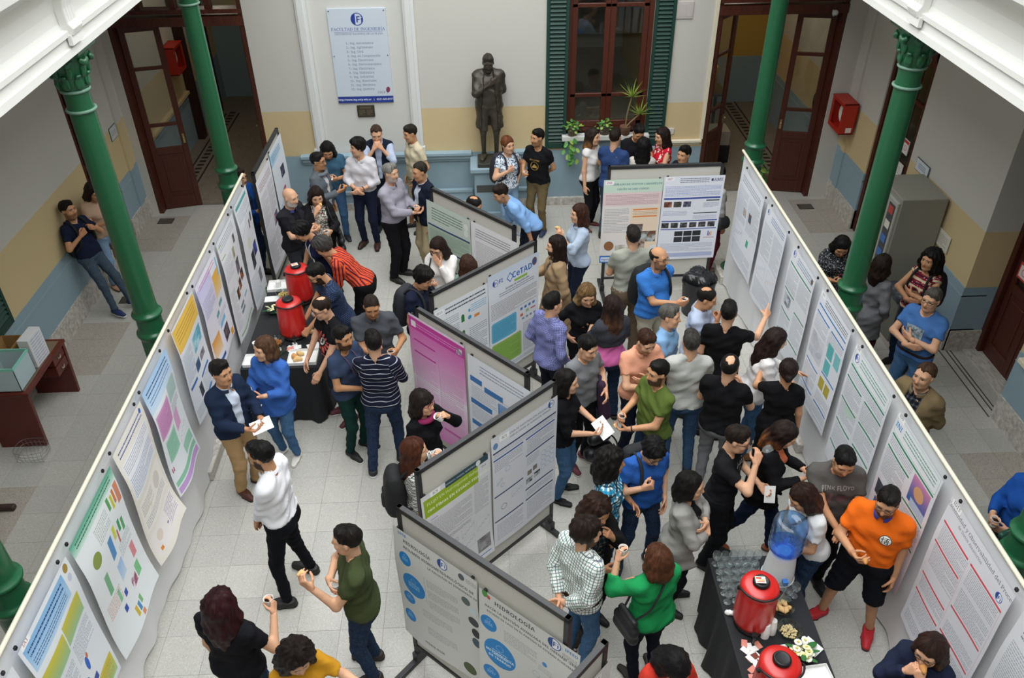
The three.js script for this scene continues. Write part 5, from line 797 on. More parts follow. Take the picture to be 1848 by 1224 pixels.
onBoard(...BD[6], 0.0, 0.475, 1.62, 0.42, 'lime headed fibre concrete poster reading EN ESTADO FISURADO', [['bg', '#e3e2e6'], ['bar', 0.03, 0.045, 0.78, 0.155, '#9ab51f'], ['bar', 0.34, 0.0, 0.63, 0.055, '#2f4a55'], ['c', 0.82, 0.03, 0.035, 0.024, '#e4eaea'], ['t', 'CEMENTO, CENDIAL, MUESTREO', 0.56, 0.03, 0.018, '#dfe8ea', 'sans-serif', 'center'], ['t', 'FLUJO EN Hormigones Reforzados', 0.07, 0.09, 0.036, '#e9f0c8', 'sans-serif'], ['t', 'con Fibras EN ESTADO FISURADO', 0.07, 0.15, 0.036, '#f7fae4', 'bold sans-serif'], ['t', 'Qué', 0.9, 0.085, 0.024, '#3d5fa0', 'sans-serif', 'center'], ['bar', 0.1, 0.24, 0.1, 0.006, '#8a7fc0'], ['p', 0.05, 0.26, 0.65, 0.22, 16, '#a09ea6'], ['p', 0.74, 0.2, 0.22, 0.3, 22, '#aaa8b0'], ['curve', [[0.3, 0.56], [0.42, 0.53], [0.55, 0.53]], '#b06a90', 2], ['p', 0.05, 0.5, 0.62, 0.03, 2, '#7d7b8d'], ['chart', 0.52, 0.55, 0.2, 0.1], ['chart', 0.52, 0.68, 0.2, 0.1], ['chart', 0.76, 0.58, 0.2, 0.12], ['img', 0.3, 0.7, 0.18, 0.14, '#8a868c', '#b6b2b6', '#6a666c'], ['img', 0.75, 0.78, 0.21, 0.14, '#938f93', '#6c686e', '#b5b1b4'], ['p', 0.05, 0.58, 0.42, 0.1, 7, '#aaa8b2'], ['bar', 0.1, 0.955, 0.85, 0.008, '#3d6fb5'], ...tag('IC5', 0.2, 0.025, '#222')], { px: 680, curl: 0.03 });
onBoard(...BD[6], 0.485, 1.0, 1.74, 0.43, 'white poster ruled with dark blue section lines tagged IC1', [['bg', '#e4e4ea'], ['t', 'CAVA DE INVESTIGACIÓN APLICADA', 0.56, 0.05, 0.022, '#3c4252', 'sans-serif', 'center'], ['t', 'PARA EL DISEÑO DE HORMIGÓN ARMADO', 0.58, 0.08, 0.02, '#3c4252', 'sans-serif', 'center'], ['fi', 0.9, 0.04, 0.045], ['c', 0.06, 0.08, 0.035, 0.026, '#6f8fc0'], ...[[0.02, 0.13, 0.96, '#22335c'], [0.02, 0.19, 0.44, '#2d57a3'], [0.5, 0.19, 0.46, '#2d57a3'], [0.5, 0.34, 0.46, '#28406e'], [0.02, 0.52, 0.44, '#2a3f6a'], [0.5, 0.66, 0.46, '#22335c'], [0.02, 0.76, 0.44, '#22335c'], [0.5, 0.76, 0.46, '#22335c']].map(([x, y, w, cl]) => ['bar', x, y, w, 0.012, cl]), ['p', 0.03, 0.145, 0.94, 0.035, 3, '#a4a3ad'], ['p', 0.03, 0.21, 0.42, 0.09, 6, '#a4a3ad'], ['p', 0.52, 0.21, 0.43, 0.12, 8, '#a4a3ad'], ['ring', 0.22, 0.33, 0.035, '#4f7fc4', 2], ['ring', 0.14, 0.45, 0.025, '#c07a5a', 2], ['chart', 0.06, 0.38, 0.08, 0.05], ['p', 0.52, 0.37, 0.2, 0.08, 5, '#b0afb8'], ...[0, 1, 2, 3, 4, 5, 6, 7, 8, 9, 10, 11].map((i) => ['ring', 0.79 + (i % 3) * 0.075, 0.43 + Math.floor(i / 3) * 0.045, 0.034, '#5f7fc6', 1.6]), ['img', 0.53, 0.5, 0.07, 0.04, '#6d5f55', '#8f8074'], ['img', 0.62, 0.49, 0.07, 0.04, '#6a5d54', '#8f8074'], ['img', 0.51, 0.57, 0.1, 0.045, '#3c3c40', '#c9c9cb'], ['img', 0.64, 0.56, 0.1, 0.045, '#303034', '#d0d0d2'], ['ring', 0.16, 0.66, 0.04, '#8c8c94', 5], ['chart', 0.28, 0.58, 0.16, 0.05], ['p', 0.05, 0.8, 0.4, 0.16, 11, '#a9a8b2'], ['p', 0.52, 0.69, 0.43, 0.05, 4, '#a9a8b2'], ['p', 0.52, 0.79, 0.43, 0.17, 11, '#a9a8b2'], ...tag('IC1', 0.19, 0.045, '#222')], { px: 680 });
const circ = (x, y, r, w = 1) => [['c', x, y, r * w, r * 0.72, '#2089d4'], ['p', x - r * 0.5, y - r * 0.15, r, r * 0.35, 3, '#bfe0f5'], ['ring', x, y - r * 0.32, r * 0.22, '#cfe8f8', 2]];
onBoard(...BD[7], -0.03, 0.505, 1.68, 0.42, 'hydrology poster with blue circles on the left of the near board', [['bg', '#dcdcda'], ['t', 'IH18', 0.06, 0.03, 0.03, '#3a86c4', 'bold sans-serif'], ['t', 'HIDROLOGÍA', 0.12, 0.075, 0.035, '#4b4f55', 'bold sans-serif'], ['t', 'RESUMEN HIDROMETEOROLÓGICO DE', 0.12, 0.125, 0.03, '#4b4f55', 'bold sans-serif'], ['t', 'LA FACULTAD DE INGENIERÍA DE LA PLATA', 0.42, 0.165, 0.024, '#4b4f55', 'bold sans-serif'], ['fi', 0.6, 0.055, 0.055], ['c', 0.82, 0.05, 0.035, 0.025, '#5a5f66'], ['p', 0.87, 0.035, 0.12, 0.035, 3, '#85888c'], ...circ(0.14, 0.22, 0.075), ...circ(0.22, 0.43, 0.14), ...circ(0.13, 0.59, 0.075), ...circ(0.11, 0.78, 0.075), ...[[0.4, 0.27], [0.4, 0.37], [0.4, 0.47], [0.3, 0.6], [0.35, 0.75]].map(([x, y]) => ['p', x, y, 0.36, 0.075, 5, '#a2a5a8']), ['curve', [[0.385, 0.26], [0.37, 0.28], [0.37, 0.4], [0.36, 0.42], [0.37, 0.44], [0.37, 0.5], [0.385, 0.52]], '#5f9fd0', 2], ['c', 0.86, 0.24, 0.05, 0.035, '#586a68'], ['c', 0.93, 0.3, 0.04, 0.03, '#d3e3ea'], ['c', 0.93, 0.4, 0.06, 0.04, '#40464a'], ['c', 0.95, 0.5, 0.05, 0.04, '#2b2d30'], ['c', 0.95, 0.59, 0.05, 0.04, '#3a5560'], ['c', 0.86, 0.9, 0.08, 0.05, '#4d5a33'], ['t', 'HIDROLOGÍA', 0.3, 0.93, 0.026, '#4b4f55', 'bold sans-serif']], { px: 720, wave: 0.012 });
onBoard(...BD[7], 0.515, 1.07, 1.64, 0.4, 'hydrology poster reading METODOLOGÍA DE TRABAJO on the near board', [['bg', '#dcdcda'], ['c', 0.06, 0.02, 0.03, 0.03, '#4f9a4a'], ['c', 0.1, 0.035, 0.02, 0.015, '#c8523c'], ['t', 'HIDROLOGÍA', 0.16, 0.05, 0.045, '#4b4f55', 'bold sans-serif'], ['t', 'HACIA LA GESTIÓN AVANZADA DEL DRENAJE URBANO:', 0.06, 0.115, 0.027, '#4b4f55', 'bold sans-serif'], ['t', 'ESTUDIO DE CASO EN EL PARTIDO DE ESTEBAN ECHEVERRÍA', 0.08, 0.155, 0.022, '#4b4f55', 'bold sans-serif'], ['fi', 0.76, 0.05, 0.06], ['t', 'IPEED', 0.92, 0.035, 0.03, '#3a86c4', 'bold sans-serif', 'center'], ['p', 0.84, 0.07, 0.14, 0.035, 3, '#85888c'], ...circ(0.1, 0.26, 0.085), ...circ(0.22, 0.48, 0.165), ['t', 'METODOLOGÍA', 0.22, 0.49, 0.028, '#eaf5fc', 'bold sans-serif', 'center'], ['t', 'DE TRABAJO', 0.22, 0.53, 0.028, '#eaf5fc', 'bold sans-serif', 'center'], ...circ(0.13, 0.7, 0.085), ...circ(0.13, 0.86, 0.085), ['p', 0.26, 0.23, 0.34, 0.1, 7, '#a2a5a8'], ['c', 0.68, 0.28, 0.025, 0.018, '#3f8fd0'], ['p', 0.62, 0.31, 0.14, 0.05, 3, '#b5b8ba'], ['ring', 0.6, 0.42, 0.035, '#6f9fc4', 2], ['ring', 0.6, 0.56, 0.035, '#6f9fc4', 2], ['curve', [[0.68, 0.42], [0.7, 0.45], [0.76, 0.4]], '#3c9a4c', 3], ['curve', [[0.68, 0.56], [0.7, 0.59], [0.76, 0.54]], '#3c9a4c', 3], ['img', 0.8, 0.45, 0.12, 0.07, '#e3e3e1', '#3c4043', '#6d7276'], ['c', 0.84, 0.68, 0.04, 0.03, '#2f3133'], ['curve', [[0.96, 0.44], [0.945, 0.46], [0.945, 0.53], [0.935, 0.55], [0.945, 0.57], [0.945, 0.64], [0.96, 0.66]], '#4f93d0', 3], ['c', 0.94, 0.75, 0.09, 0.055, '#56624f'], ['c', 0.93, 0.88, 0.09, 0.055, '#6a5a50'], ['p', 0.36, 0.7, 0.28, 0.14, 9, '#a9acae'], ['ring', 0.42, 0.62, 0.035, '#8fb0cc', 2]], { px: 720, wave: 0.014, ph: 2 });
onBoard(...BD[8], 0.52, 1.02, 1.7, 0.5, 'white sheet clipped to the board beside the green sweater woman', [['bg', '#e1e1e0'], ['p', 0.1, 0.06, 0.7, 0.1, 5, '#9a9da1'], ...cols2(0.2, 0.9, '#a9acb0', 30), ...tag('IH4', 0.8, 0.05)]);
// ---------- long cloth banners hung between the columns ----------
const clothMat = mat('#e7e7e8', 0.9);
function banner(name, x, z0, z1, label, dir) {
  const o = thing(name, label, 'banner'), n = 150, m = 12, pos = [], idx = [];
  for (let j = 0; j <= m; j++) for (let i = 0; i <= n; i++) {
    const u = i / n, v = j / m, z = z0 + (z1 - z0) * u, y = 1.97 - v * 1.95 - 0.02 * Math.sin(z * 4.1) * (1 - v) + 0.012 * Math.sin(z * 7) * v;
    const f = 0.014 * Math.sin(z * 9.3 + Math.sin(z * 3)) + 0.022 * v * v * Math.sin(z * 3.1 + 0.7) + 0.009 * v * Math.sin(z * 17 + v * 2);
    pos.push(x + dir * (f * Math.min(1, v * 2 + 0.12) - 0.012), y, z);
  }
  for (let j = 0; j < m; j++) for (let i = 0; i < n; i++) { const a = j * (n + 1) + i; idx.push(a, a + n + 1, a + 1, a + 1, a + n + 1, a + n + 2); }
  const g = new THREE.BufferGeometry(); g.setAttribute('position', new THREE.Float32BufferAttribute(pos, 3)); g.setIndex(idx); g.computeVertexNormals();
  part('cloth', g, clothMat, o);
  const back = g.clone(); back.translate(-dir * 0.03, -0.02, 0); const bp = back.attributes.position; for (let i = 0; i < bp.count; i++) { const z = bp.getZ(i); bp.setX(i, bp.getX(i) - dir * (0.012 * Math.sin(z * 4.3) + 0.01 * Math.sin(z * 2.1) + 0.012)); bp.setY(i, Math.max(0.9 + 0.1 * Math.sin(z * 6), bp.getY(i)) + 0.0); if (bp.getY(i) > 1.9) bp.setX(i, x - dir * 0.02); } back.computeVertexNormals(); part('back_flap', back, clothMat, o);
  part('top_rod', tube([[x, 1.985, z0 + 0.05], [x, 1.98, (z0 + z1) / 2], [x, 1.985, z1 - 0.05]], 0.017, 30, 8), mat('#e6dfc9', 0.6), o, 'cream wooden rod');
}
banner('cloth_banner', -2.96, -0.9, -9.62, 'long white cloth banner hung with posters left of the coffee table', 1); banner('cloth_banner', 3.34, -0.9, -9.95, 'long white cloth banner hung with posters right of the crowd', -1);
const onL = (za, zb, top, bot, label, ops, opt) => poster([-2.955, za], [-2.955, zb], top, bot, label, ops, { off: 0.055, wave: 0.012, ...opt }), onR = (za, zb, top, bot, label, ops, opt) => poster([3.335, za], [3.335, zb], top, bot, label, ops, { off: 0.055, wave: 0.01, ...opt });
onL(-8.86, -9.5, 1.93, 0.5, 'white poster with teal title and navy photo at the banner end', [['bg', '#e9ebf1'], ['bar', 0.08, 0.03, 0.8, 0.03, '#58aaa8'], ['p', 0.08, 0.08, 0.8, 0.1, 6, '#a9b1c0'], ['curve', [[0.05, 0.3], [0.35, 0.24], [0.6, 0.18], [0.95, 0.16]], '#5f8fc6', 3], ['img', 0.62, 0.26, 0.1, 0.08, '#4f3f46', '#8a7a80'], ['img', 0.8, 0.23, 0.12, 0.08, '#3c3c48', '#77707a'], ['c', 0.4, 0.42, 0.12, 0.05, '#e3e2cf'], ['img', 0.34, 0.52, 0.28, 0.16, '#232733', '#4a5470', '#15161c'], ['img', 0.64, 0.5, 0.26, 0.12, '#2c2f8a', '#5f66c4', '#1c1d50'], ['p', 0.06, 0.7, 0.5, 0.24, 15, '#a9b1c4'], ['img', 0.6, 0.76, 0.24, 0.12, '#6d6770', '#8f8a92']]);
onL(-8.02, -8.78, 1.92, 0.6, 'white poster with lime marks and row of fiery dark photographs', [['bg', '#eaebf0'], ['bar', 0.05, 0.05, 0.12, 0.012, '#a6cf4f'], ['p', 0.08, 0.03, 0.8, 0.08, 4, '#9aa6b8'], ['bar', 0.05, 0.16, 0.2, 0.008, '#6aa84f'], ['p', 0.05, 0.2, 0.4, 0.2, 12, '#b0b6c4'], ['img', 0.72, 0.14, 0.1, 0.08, '#4a4248', '#7d7680'], ['img', 0.55, 0.22, 0.12, 0.1, '#8d8a70', '#b5b29a'], ['img', 0.6, 0.36, 0.2, 0.14, '#55505a', '#7d7884'], ['img', 0.34, 0.57, 0.16, 0.1, '#2a1c18', '#d0702c', '#1a1210'], ['img', 0.54, 0.54, 0.16, 0.1, '#2a1c18', '#d0702c', '#1a1210'], ['img', 0.74, 0.51, 0.16, 0.1, '#2a1c18', '#c4622c', '#1a1210'], ['p', 0.06, 0.5, 0.22, 0.4, 24, '#b2b8c6'], ['bar', 0.35, 0.74, 0.24, 0.03, '#6f8296'], ['bar', 0.35, 0.79, 0.24, 0.03, '#6f8296'], ['bar', 0.68, 0.74, 0.2, 0.025, '#8fb7d4'], ['bar', 0.1, 0.95, 0.8, 0.012, '#6aa84f']]);
onL(-7.16, -7.94, 1.92, 0.84, 'lilac tinted poster with amber shapes on the left banner', [['bg', '#eceaf4'], ['grad', 0, 0.06, 0.62, 0.4, '#c9c6ec', '#eceaf4'], ['p', 0.1, 0.04, 0.75, 0.06, 2, '#d080b0'], ['grad', 0.62, 0.16, 0.34, 0.26, '#f0b43c', '#f4dcb4'], ['bar', 0.9, 0.06, 0.05, 0.2, '#8fc9e0'], ['p', 0.06, 0.2, 0.5, 0.2, 10, '#9a9cc8'], ['grad', 0.04, 0.66, 0.34, 0.2, '#e9a04a', '#f2d7b8'], ['img', 0.44, 0.52, 0.16, 0.05, '#4f8a98', '#7db0bc'], ['img', 0.66, 0.48, 0.18, 0.05, '#4f8a98', '#7db0bc'], ['bar', 0.5, 0.66, 0.3, 0.05, '#7cc0e6'], ['img', 0.55, 0.76, 0.26, 0.15, '#4a3f4c', '#8a7a80', '#23202a'], ['p', 0.44, 0.59, 0.5, 0.06, 3, '#a5a6bc'], ['bar', 0.1, 0.92, 0.3, 0.04, '#2f5f9c'], ['bar', 0.86, 0.9, 0.1, 0.08, '#f0a83c']]);
onL(-6.36, -7.08, 1.95, 0.82, 'poster with broad golden yellow header on the left banner', [['bg', '#e9ecf2'], ['bar', 0.02, 0.02, 0.96, 0.22, '#efc45a'], ['p', 0.1, 0.06, 0.8, 0.12, 4, '#c09438'], ['p', 0.05, 0.28, 0.36, 0.3, 18, '#9db2cc'], ['img', 0.5, 0.3, 0.42, 0.16, '#8fd0e4', '#4fa8c4', '#cdeaf2'], ['bar', 0.06, 0.62, 0.28, 0.03, '#3c6fb4'], ['img', 0.4, 0.52, 0.2, 0.1, '#5a7fa8', '#2c4a70'], ['img', 0.66, 0.54, 0.22, 0.07, '#6f6670', '#a09aa4'], ['img', 0.3, 0.72, 0.14, 0.12, '#23262c', '#5a6068'], ['bar', 0.5, 0.7, 0.4, 0.025, '#3c6fb4'], ['p', 0.5, 0.74, 0.42, 0.2, 12, '#a3afc0'], ['bar', 0.5, 0.9, 0.3, 0.03, '#4a86cf'], ['p', 0.05, 0.86, 0.4, 0.1, 7, '#a3afc0']]);
onL(-5.5, -6.16, 1.93, 0.7, 'poster with sky blue header over pink and green blocks', [['bg', '#e8edf1'], ['grad', 0, 0.0, 1, 0.2, '#a9cdf0', '#cfe2f4'], ['p', 0.08, 0.03, 0.84, 0.06, 2, '#2c4470'], ['p', 0.08, 0.1, 0.84, 0.05, 2, '#5b79a8'], ['bar', 0.04, 0.24, 0.5, 0.22, '#d59cc8'], ['p', 0.07, 0.26, 0.44, 0.18, 12, '#b877aa'], ['rrect', 0.6, 0.2, 0.36, 0.16, 0.03, '#b4cdc8'], ['bar', 0.1, 0.5, 0.4, 0.2, '#9fd0b8'], ['bar', 0.58, 0.46, 0.22, 0.16, '#dca8cf'], ['p', 0.6, 0.38, 0.34, 0.08, 5, '#8f8aa6'], ['chart', 0.58, 0.64, 0.34, 0.09, '#b0406a'], ['bar', 0.58, 0.76, 0.38, 0.09, '#9fd0b8'], ['bar', 0.06, 0.74, 0.02, 0.04, '#b02c50'], ['bar', 0.1, 0.74, 0.02, 0.04, '#b02c50'], ['bar', 0.04, 0.87, 0.92, 0.045, '#8fc9ac'], ['bar', 0.04, 0.93, 0.92, 0.055, '#c9a2dc'], ['p', 0.1, 0.52, 0.36, 0.16, 10, '#72b094']], { px: 600, wave: 0.02, curl: 0.04 });
onL(-4.78, -5.44, 1.92, 0.62, 'cream bordered poster with blue text on the left banner', [['bg', '#ebe6dc'], ['bar', 0.06, 0.12, 0.88, 0.3, '#eef0f4'], ['p', 0.1, 0.03, 0.8, 0.06, 2, '#4a5a9c'], ['p', 0.08, 0.13, 0.84, 0.08, 5, '#a4a4b8'], ['p', 0.08, 0.24, 0.84, 0.16, 9, '#8fa0cc'], ['rrect', 0.06, 0.46, 0.88, 0.26, 0.03, '#f2efe8'], ['p', 0.1, 0.49, 0.4, 0.1, 6, '#a8a29a'], ['c', 0.72, 0.56, 0.12, 0.06, '#dcd5cc'], ['curve', [[0.3, 0.62], [0.36, 0.58], [0.34, 0.66]], '#b48a5a', 2], ['p', 0.1, 0.63, 0.8, 0.07, 4, '#a4a2ac'], ['rrect', 0.06, 0.75, 0.88, 0.2, 0.03, '#eee8e6'], ['c', 0.25, 0.83, 0.08, 0.04, '#e0d4c6'], ['bar', 0.14, 0.9, 0.06, 0.03, '#e59038'], ['bar', 0.5, 0.86, 0.05, 0.012, '#3c58a4'], ['p', 0.58, 0.78, 0.34, 0.14, 8, '#a2a0b8'], ['c', 0.9, 0.04, 0.03, 0.018, '#2c5fb4']], { px: 600, curl: 0.1, wave: 0.02 });
onL(-3.9, -4.7, 1.9, 0.6, 'poster with green heading and many coloured blocks', [['bg', '#e9edf0'], ['grad', 0, 0.0, 1, 0.09, '#58a88c', '#cfe6dc'], ['p', 0.08, 0.02, 0.84, 0.05, 2, '#2c6a50'], ['bar', 0.7, 0.1, 0.05, 0.09, '#59a35c'], ['bar', 0.78, 0.12, 0.04, 0.1, '#c9c832'], ['bar', 0.84, 0.11, 0.04, 0.1, '#d77c40'], ['bar', 0.9, 0.1, 0.08, 0.15, '#d98a6a'], ['c', 0.22, 0.26, 0.08, 0.05, '#8a9a4a'], ['p', 0.35, 0.12, 0.3, 0.12, 8, '#9cb09c'], ['bar', 0.45, 0.28, 0.1, 0.16, '#4f8fc8'], ['bar', 0.6, 0.27, 0.06, 0.1, '#cfd84a'], ['bar', 0.74, 0.3, 0.05, 0.09, '#2f9a5c'], ['bar', 0.82, 0.33, 0.05, 0.1, '#59a870'], ['bar', 0.68, 0.34, 0.03, 0.1, '#c45a5a'], ['bar', 0.2, 0.4, 0.08, 0.16, '#78b488'], ['p', 0.08, 0.58, 0.3, 0.12, 8, '#d09a80'], ['bar', 0.3, 0.6, 0.05, 0.1, '#8ac49a'], ['grad', 0.46, 0.5, 0.14, 0.13, '#9fc0e8', '#c9dcf0'], ['bar', 0.4, 0.68, 0.06, 0.05, '#2c4fb0'], ['bar', 0.3, 0.75, 0.06, 0.05, '#2c4fb0'], ['bar', 0.8, 0.56, 0.09, 0.11, '#df8a94'], ['bar', 0.74, 0.7, 0.1, 0.1, '#7cc48a'], ['img', 0.58, 0.72, 0.14, 0.08, '#e8dfe4', '#8a3c5c'], ['bar', 0.42, 0.86, 0.05, 0.08, '#d0b43c'], ['bar', 0.49, 0.87, 0.05, 0.07, '#4f8fc0'], ['bar', 0.56, 0.86, 0.05, 0.06, '#7cb87c'], ['bar', 0.5, 0.95, 0.06, 0.04, '#df9058'], ['p', 0.62, 0.44, 0.3, 0.1, 7, '#aab6be']], { px: 680, curl: 0.05, wave: 0.016 });
onL(-3.1, -3.84, 1.9, 0.6, 'poster with blue title and yellow green gradient blocks', [['bg', '#e8ecf2'], ['grad', 0.04, 0.03, 0.8, 0.16, '#86b8e4', '#b9d6f0'], ['p', 0.08, 0.05, 0.7, 0.06, 2, '#24447c'], ['p', 0.08, 0.12, 0.7, 0.05, 3, '#3c6098'], ['c', 0.92, 0.04, 0.04, 0.028, '#a8893c'], ['c', 0.92, 0.11, 0.035, 0.025, '#c9d0e0'], ['grad', 0.04, 0.24, 0.44, 0.15, '#d4c43c', '#9cc8a0'], ['grad', 0.5, 0.22, 0.42, 0.15, '#d4c43c', '#9cc8a0'], ['p', 0.06, 0.43, 0.4, 0.16, 11, '#a0a8bc'], ['p', 0.52, 0.4, 0.4, 0.16, 11, '#a0a8bc'], ['c', 0.36, 0.64, 0.04, 0.05, '#3c5fb0'], ['c', 0.62, 0.62, 0.035, 0.05, '#2c62c4'], ['c', 0.66, 0.58, 0.02, 0.02, '#d86a3c'], ['c', 0.52, 0.72, 0.03, 0.05, '#3c6fc0'], ['bar', 0.6, 0.74, 0.08, 0.05, '#3450a0'], ['img', 0.2, 0.72, 0.12, 0.1, '#7c8498', '#4a5470'], ['grad', 0.56, 0.8, 0.4, 0.16, '#d8c22e', '#a6cf9c'], ['p', 0.58, 0.82, 0.34, 0.12, 8, '#b8963c'], ['p', 0.06, 0.84, 0.4, 0.12, 8, '#a0a8bc'], ...tag('IA1', 0.12, 0.01, '#c04040')], { px: 680, wave: 0.016 });
onL(-2.3, -3.02, 1.9, 0.6, 'white poster at the very near end of the left banner', [['bg', '#e9ebf0'], ['p', 0.1, 0.04, 0.8, 0.08, 3, '#7d86a0'], ...cols2(0.16, 0.9, '#a9afbc', 34)]);
const gl = (rows, cl) => rows.map(([x, y, w]) => ['bar', x, y, w, 0.013, cl]);
onR(-9.72, -8.78, 1.9, 0.72, 'white text poster at the far end of the right banner', [['bg', '#e7e9ef'], ['p', 0.1, 0.05, 0.8, 0.08, 3, '#838b9c'], ...cols2(0.17, 0.55, '#a9b0bd', 20), ['img', 0.36, 0.34, 0.12, 0.09, '#9a8f8c', '#c4bab5'], ['img', 0.58, 0.32, 0.1, 0.1, '#6d4a40', '#3c5a70'], ['chart', 0.1, 0.6, 0.34, 0.16], ['bar', 0.62, 0.62, 0.08, 0.08, '#3fae86'], ['p', 0.1, 0.8, 0.8, 0.16, 9, '#aab1be']]);
onR(-8.64, -7.92, 1.92, 0.7, 'pale poster with faint blue charts on the right banner', [['bg', '#e6e8ee'], ['p', 0.3, 0.04, 0.62, 0.07, 3, '#5f7fb4'], ['fi', 0.12, 0.05, 0.045], ...cols2(0.16, 0.5, '#a6adbb', 22), ['chart', 0.08, 0.54, 0.36, 0.16, '#7f9fd0'], ['chart', 0.54, 0.54, 0.36, 0.16, '#c08a70'], ['p', 0.1, 0.75, 0.8, 0.2, 12, '#aab1be']], { ph: 1 });
onR(-7.68, -6.98, 1.92, 0.72, 'poster ruled with green lines above the pointing man', [['bg', '#e5e7ec'], ['p', 0.28, 0.03, 0.66, 0.07, 3, '#5f86a8'], ['fi', 0.12, 0.05, 0.05], ...gl([[0.05, 0.14, 0.9], [0.05, 0.4, 0.42], [0.05, 0.62, 0.42], [0.55, 0.5, 0.4], [0.05, 0.84, 0.42], [0.55, 0.8, 0.4]], '#2f8560'), ...cols2(0.17, 0.38, '#a6acb6', 13), ['img', 0.08, 0.44, 0.3, 0.12, '#d5d9de', '#5a6470', '#b5bcc4'], ['p', 0.55, 0.53, 0.4, 0.25, 15, '#a6acb6'], ['p', 0.05, 0.65, 0.42, 0.17, 10, '#a6acb6'], ['c', 0.9, 0.06, 0.04, 0.025, '#6d5f50']]);
onR(-6.8, -6.04, 1.94, 0.68, 'poster ruled with blue lines with teal and olive boxes', [['bg', '#e4e7ee'], ['p', 0.2, 0.03, 0.74, 0.06, 3, '#3c4250'], ...gl([[0.05, 0.11, 0.9], [0.05, 0.17, 0.44], [0.55, 0.17, 0.4], [0.05, 0.62, 0.42], [0.55, 0.55, 0.4], [0.05, 0.84, 0.42], [0.55, 0.84, 0.4]], '#3b7cc0'), ...cols2(0.19, 0.32, '#a6acb8', 8), ['img', 0.06, 0.34, 0.42, 0.22, '#d7d9e0', '#b4b8c4', '#c9ccd6'], ['bar', 0.57, 0.27, 0.16, 0.13, '#58b4b8'], ['bar', 0.57, 0.42, 0.16, 0.12, '#62bcc0'], ['bar', 0.78, 0.27, 0.16, 0.13, '#7cc4c8'], ['bar', 0.55, 0.6, 0.14, 0.1, '#b3a336'], ['bar', 0.72, 0.6, 0.14, 0.1, '#b3a336'], ['p', 0.05, 0.65, 0.42, 0.17, 10, '#a6acb6'], ['p', 0.55, 0.73, 0.4, 0.09, 6, '#a6acb6'], ['p', 0.05, 0.87, 0.9, 0.1, 6, '#a6acb6'], ...tag('ID7', 0.09, 0.03)], { px: 600 });
onR(-5.9, -5.12, 1.93, 0.62, 'poster with green double rules between the ponytail woman and coat man', [['bg', '#e3e5eb'], ['rrect', 0.03, 0.015, 0.94, 0.12, 0.03, '#9fc8b8'], ['rrect', 0.035, 0.018, 0.93, 0.114, 0.03, '#e8ebef'], ['p', 0.22, 0.035, 0.7, 0.07, 3, '#5f9a86'], ['fi', 0.12, 0.075, 0.05], ...gl([[0.04, 0.145, 0.92], [0.04, 0.24, 0.42], [0.54, 0.24, 0.42], [0.04, 0.43, 0.42], [0.54, 0.42, 0.42], [0.04, 0.63, 0.42], [0.54, 0.62, 0.42], [0.04, 0.84, 0.42]], '#2f8560'), ['p', 0.05, 0.165, 0.9, 0.06, 4, '#9da3ae'], ...cols2(0.26, 0.41, '#a3a9b4', 10), ...cols2(0.45, 0.6, '#a3a9b4', 10), ...cols2(0.66, 0.82, '#a3a9b4', 10), ['bar', 0.2, 0.45, 0.18, 0.06, '#c4dccf'], ...tag('ID8', 0.08, 0.012)], { px: 640 });
onR(-4.98, -4.2, 1.93, 0.6, 'poster with green rules, coloured surface plot and pink lower half', [['bg', '#e3e5eb'], ['grad', 0, 0.5, 1, 0.5, '#e6e0e6', '#ecc9d4'], ['rrect', 0.03, 0.015, 0.94, 0.12, 0.03, '#9fc8b8'], ['rrect', 0.035, 0.018, 0.93, 0.114, 0.03, '#e8ebef'], ['p', 0.22, 0.035, 0.7, 0.07, 3, '#5f9a86'], ['t', 'INI', 0.1, 0.075, 0.05, '#3f8fd0', 'bold sans-serif', 'center'], ...gl([[0.04, 0.145, 0.92], [0.04, 0.24, 0.5], [0.54, 0.4, 0.42], [0.54, 0.62, 0.42]], '#2f8560'), ['p', 0.05, 0.165, 0.5, 0.06, 4, '#9da3ae'], ['p', 0.05, 0.26, 0.44, 0.2, 14, '#9da3ae'], ['grad', 0.6, 0.17, 0.34, 0.2, '#d88ab0', '#2f5fb0'], ['c', 0.76, 0.26, 0.09, 0.05, '#d8a878'], ['bar', 0.66, 0.33, 0.28, 0.06, '#b4cfe6'], ['p', 0.56, 0.43, 0.4, 0.17, 12, '#9da3ae'], ['img', 0.06, 0.52, 0.2, 0.12, '#23242c', '#5f6a80', '#3c3a48'], ['img', 0.1, 0.66, 0.3, 0.14, '#33303c', '#4f9a6a', '#3c62b0', '#c4604c'], ['img', 0.5, 0.7, 0.32, 0.14, '#403848', '#c8a8b8', '#5c3c58'], ['ring', 0.4, 0.5, 0.05, '#6f7fb4', 2], ['p', 0.1, 0.86, 0.7, 0.1, 7, '#b89aa8'], ...tag('ID9', 0.08, 0.012)], { px: 640 });
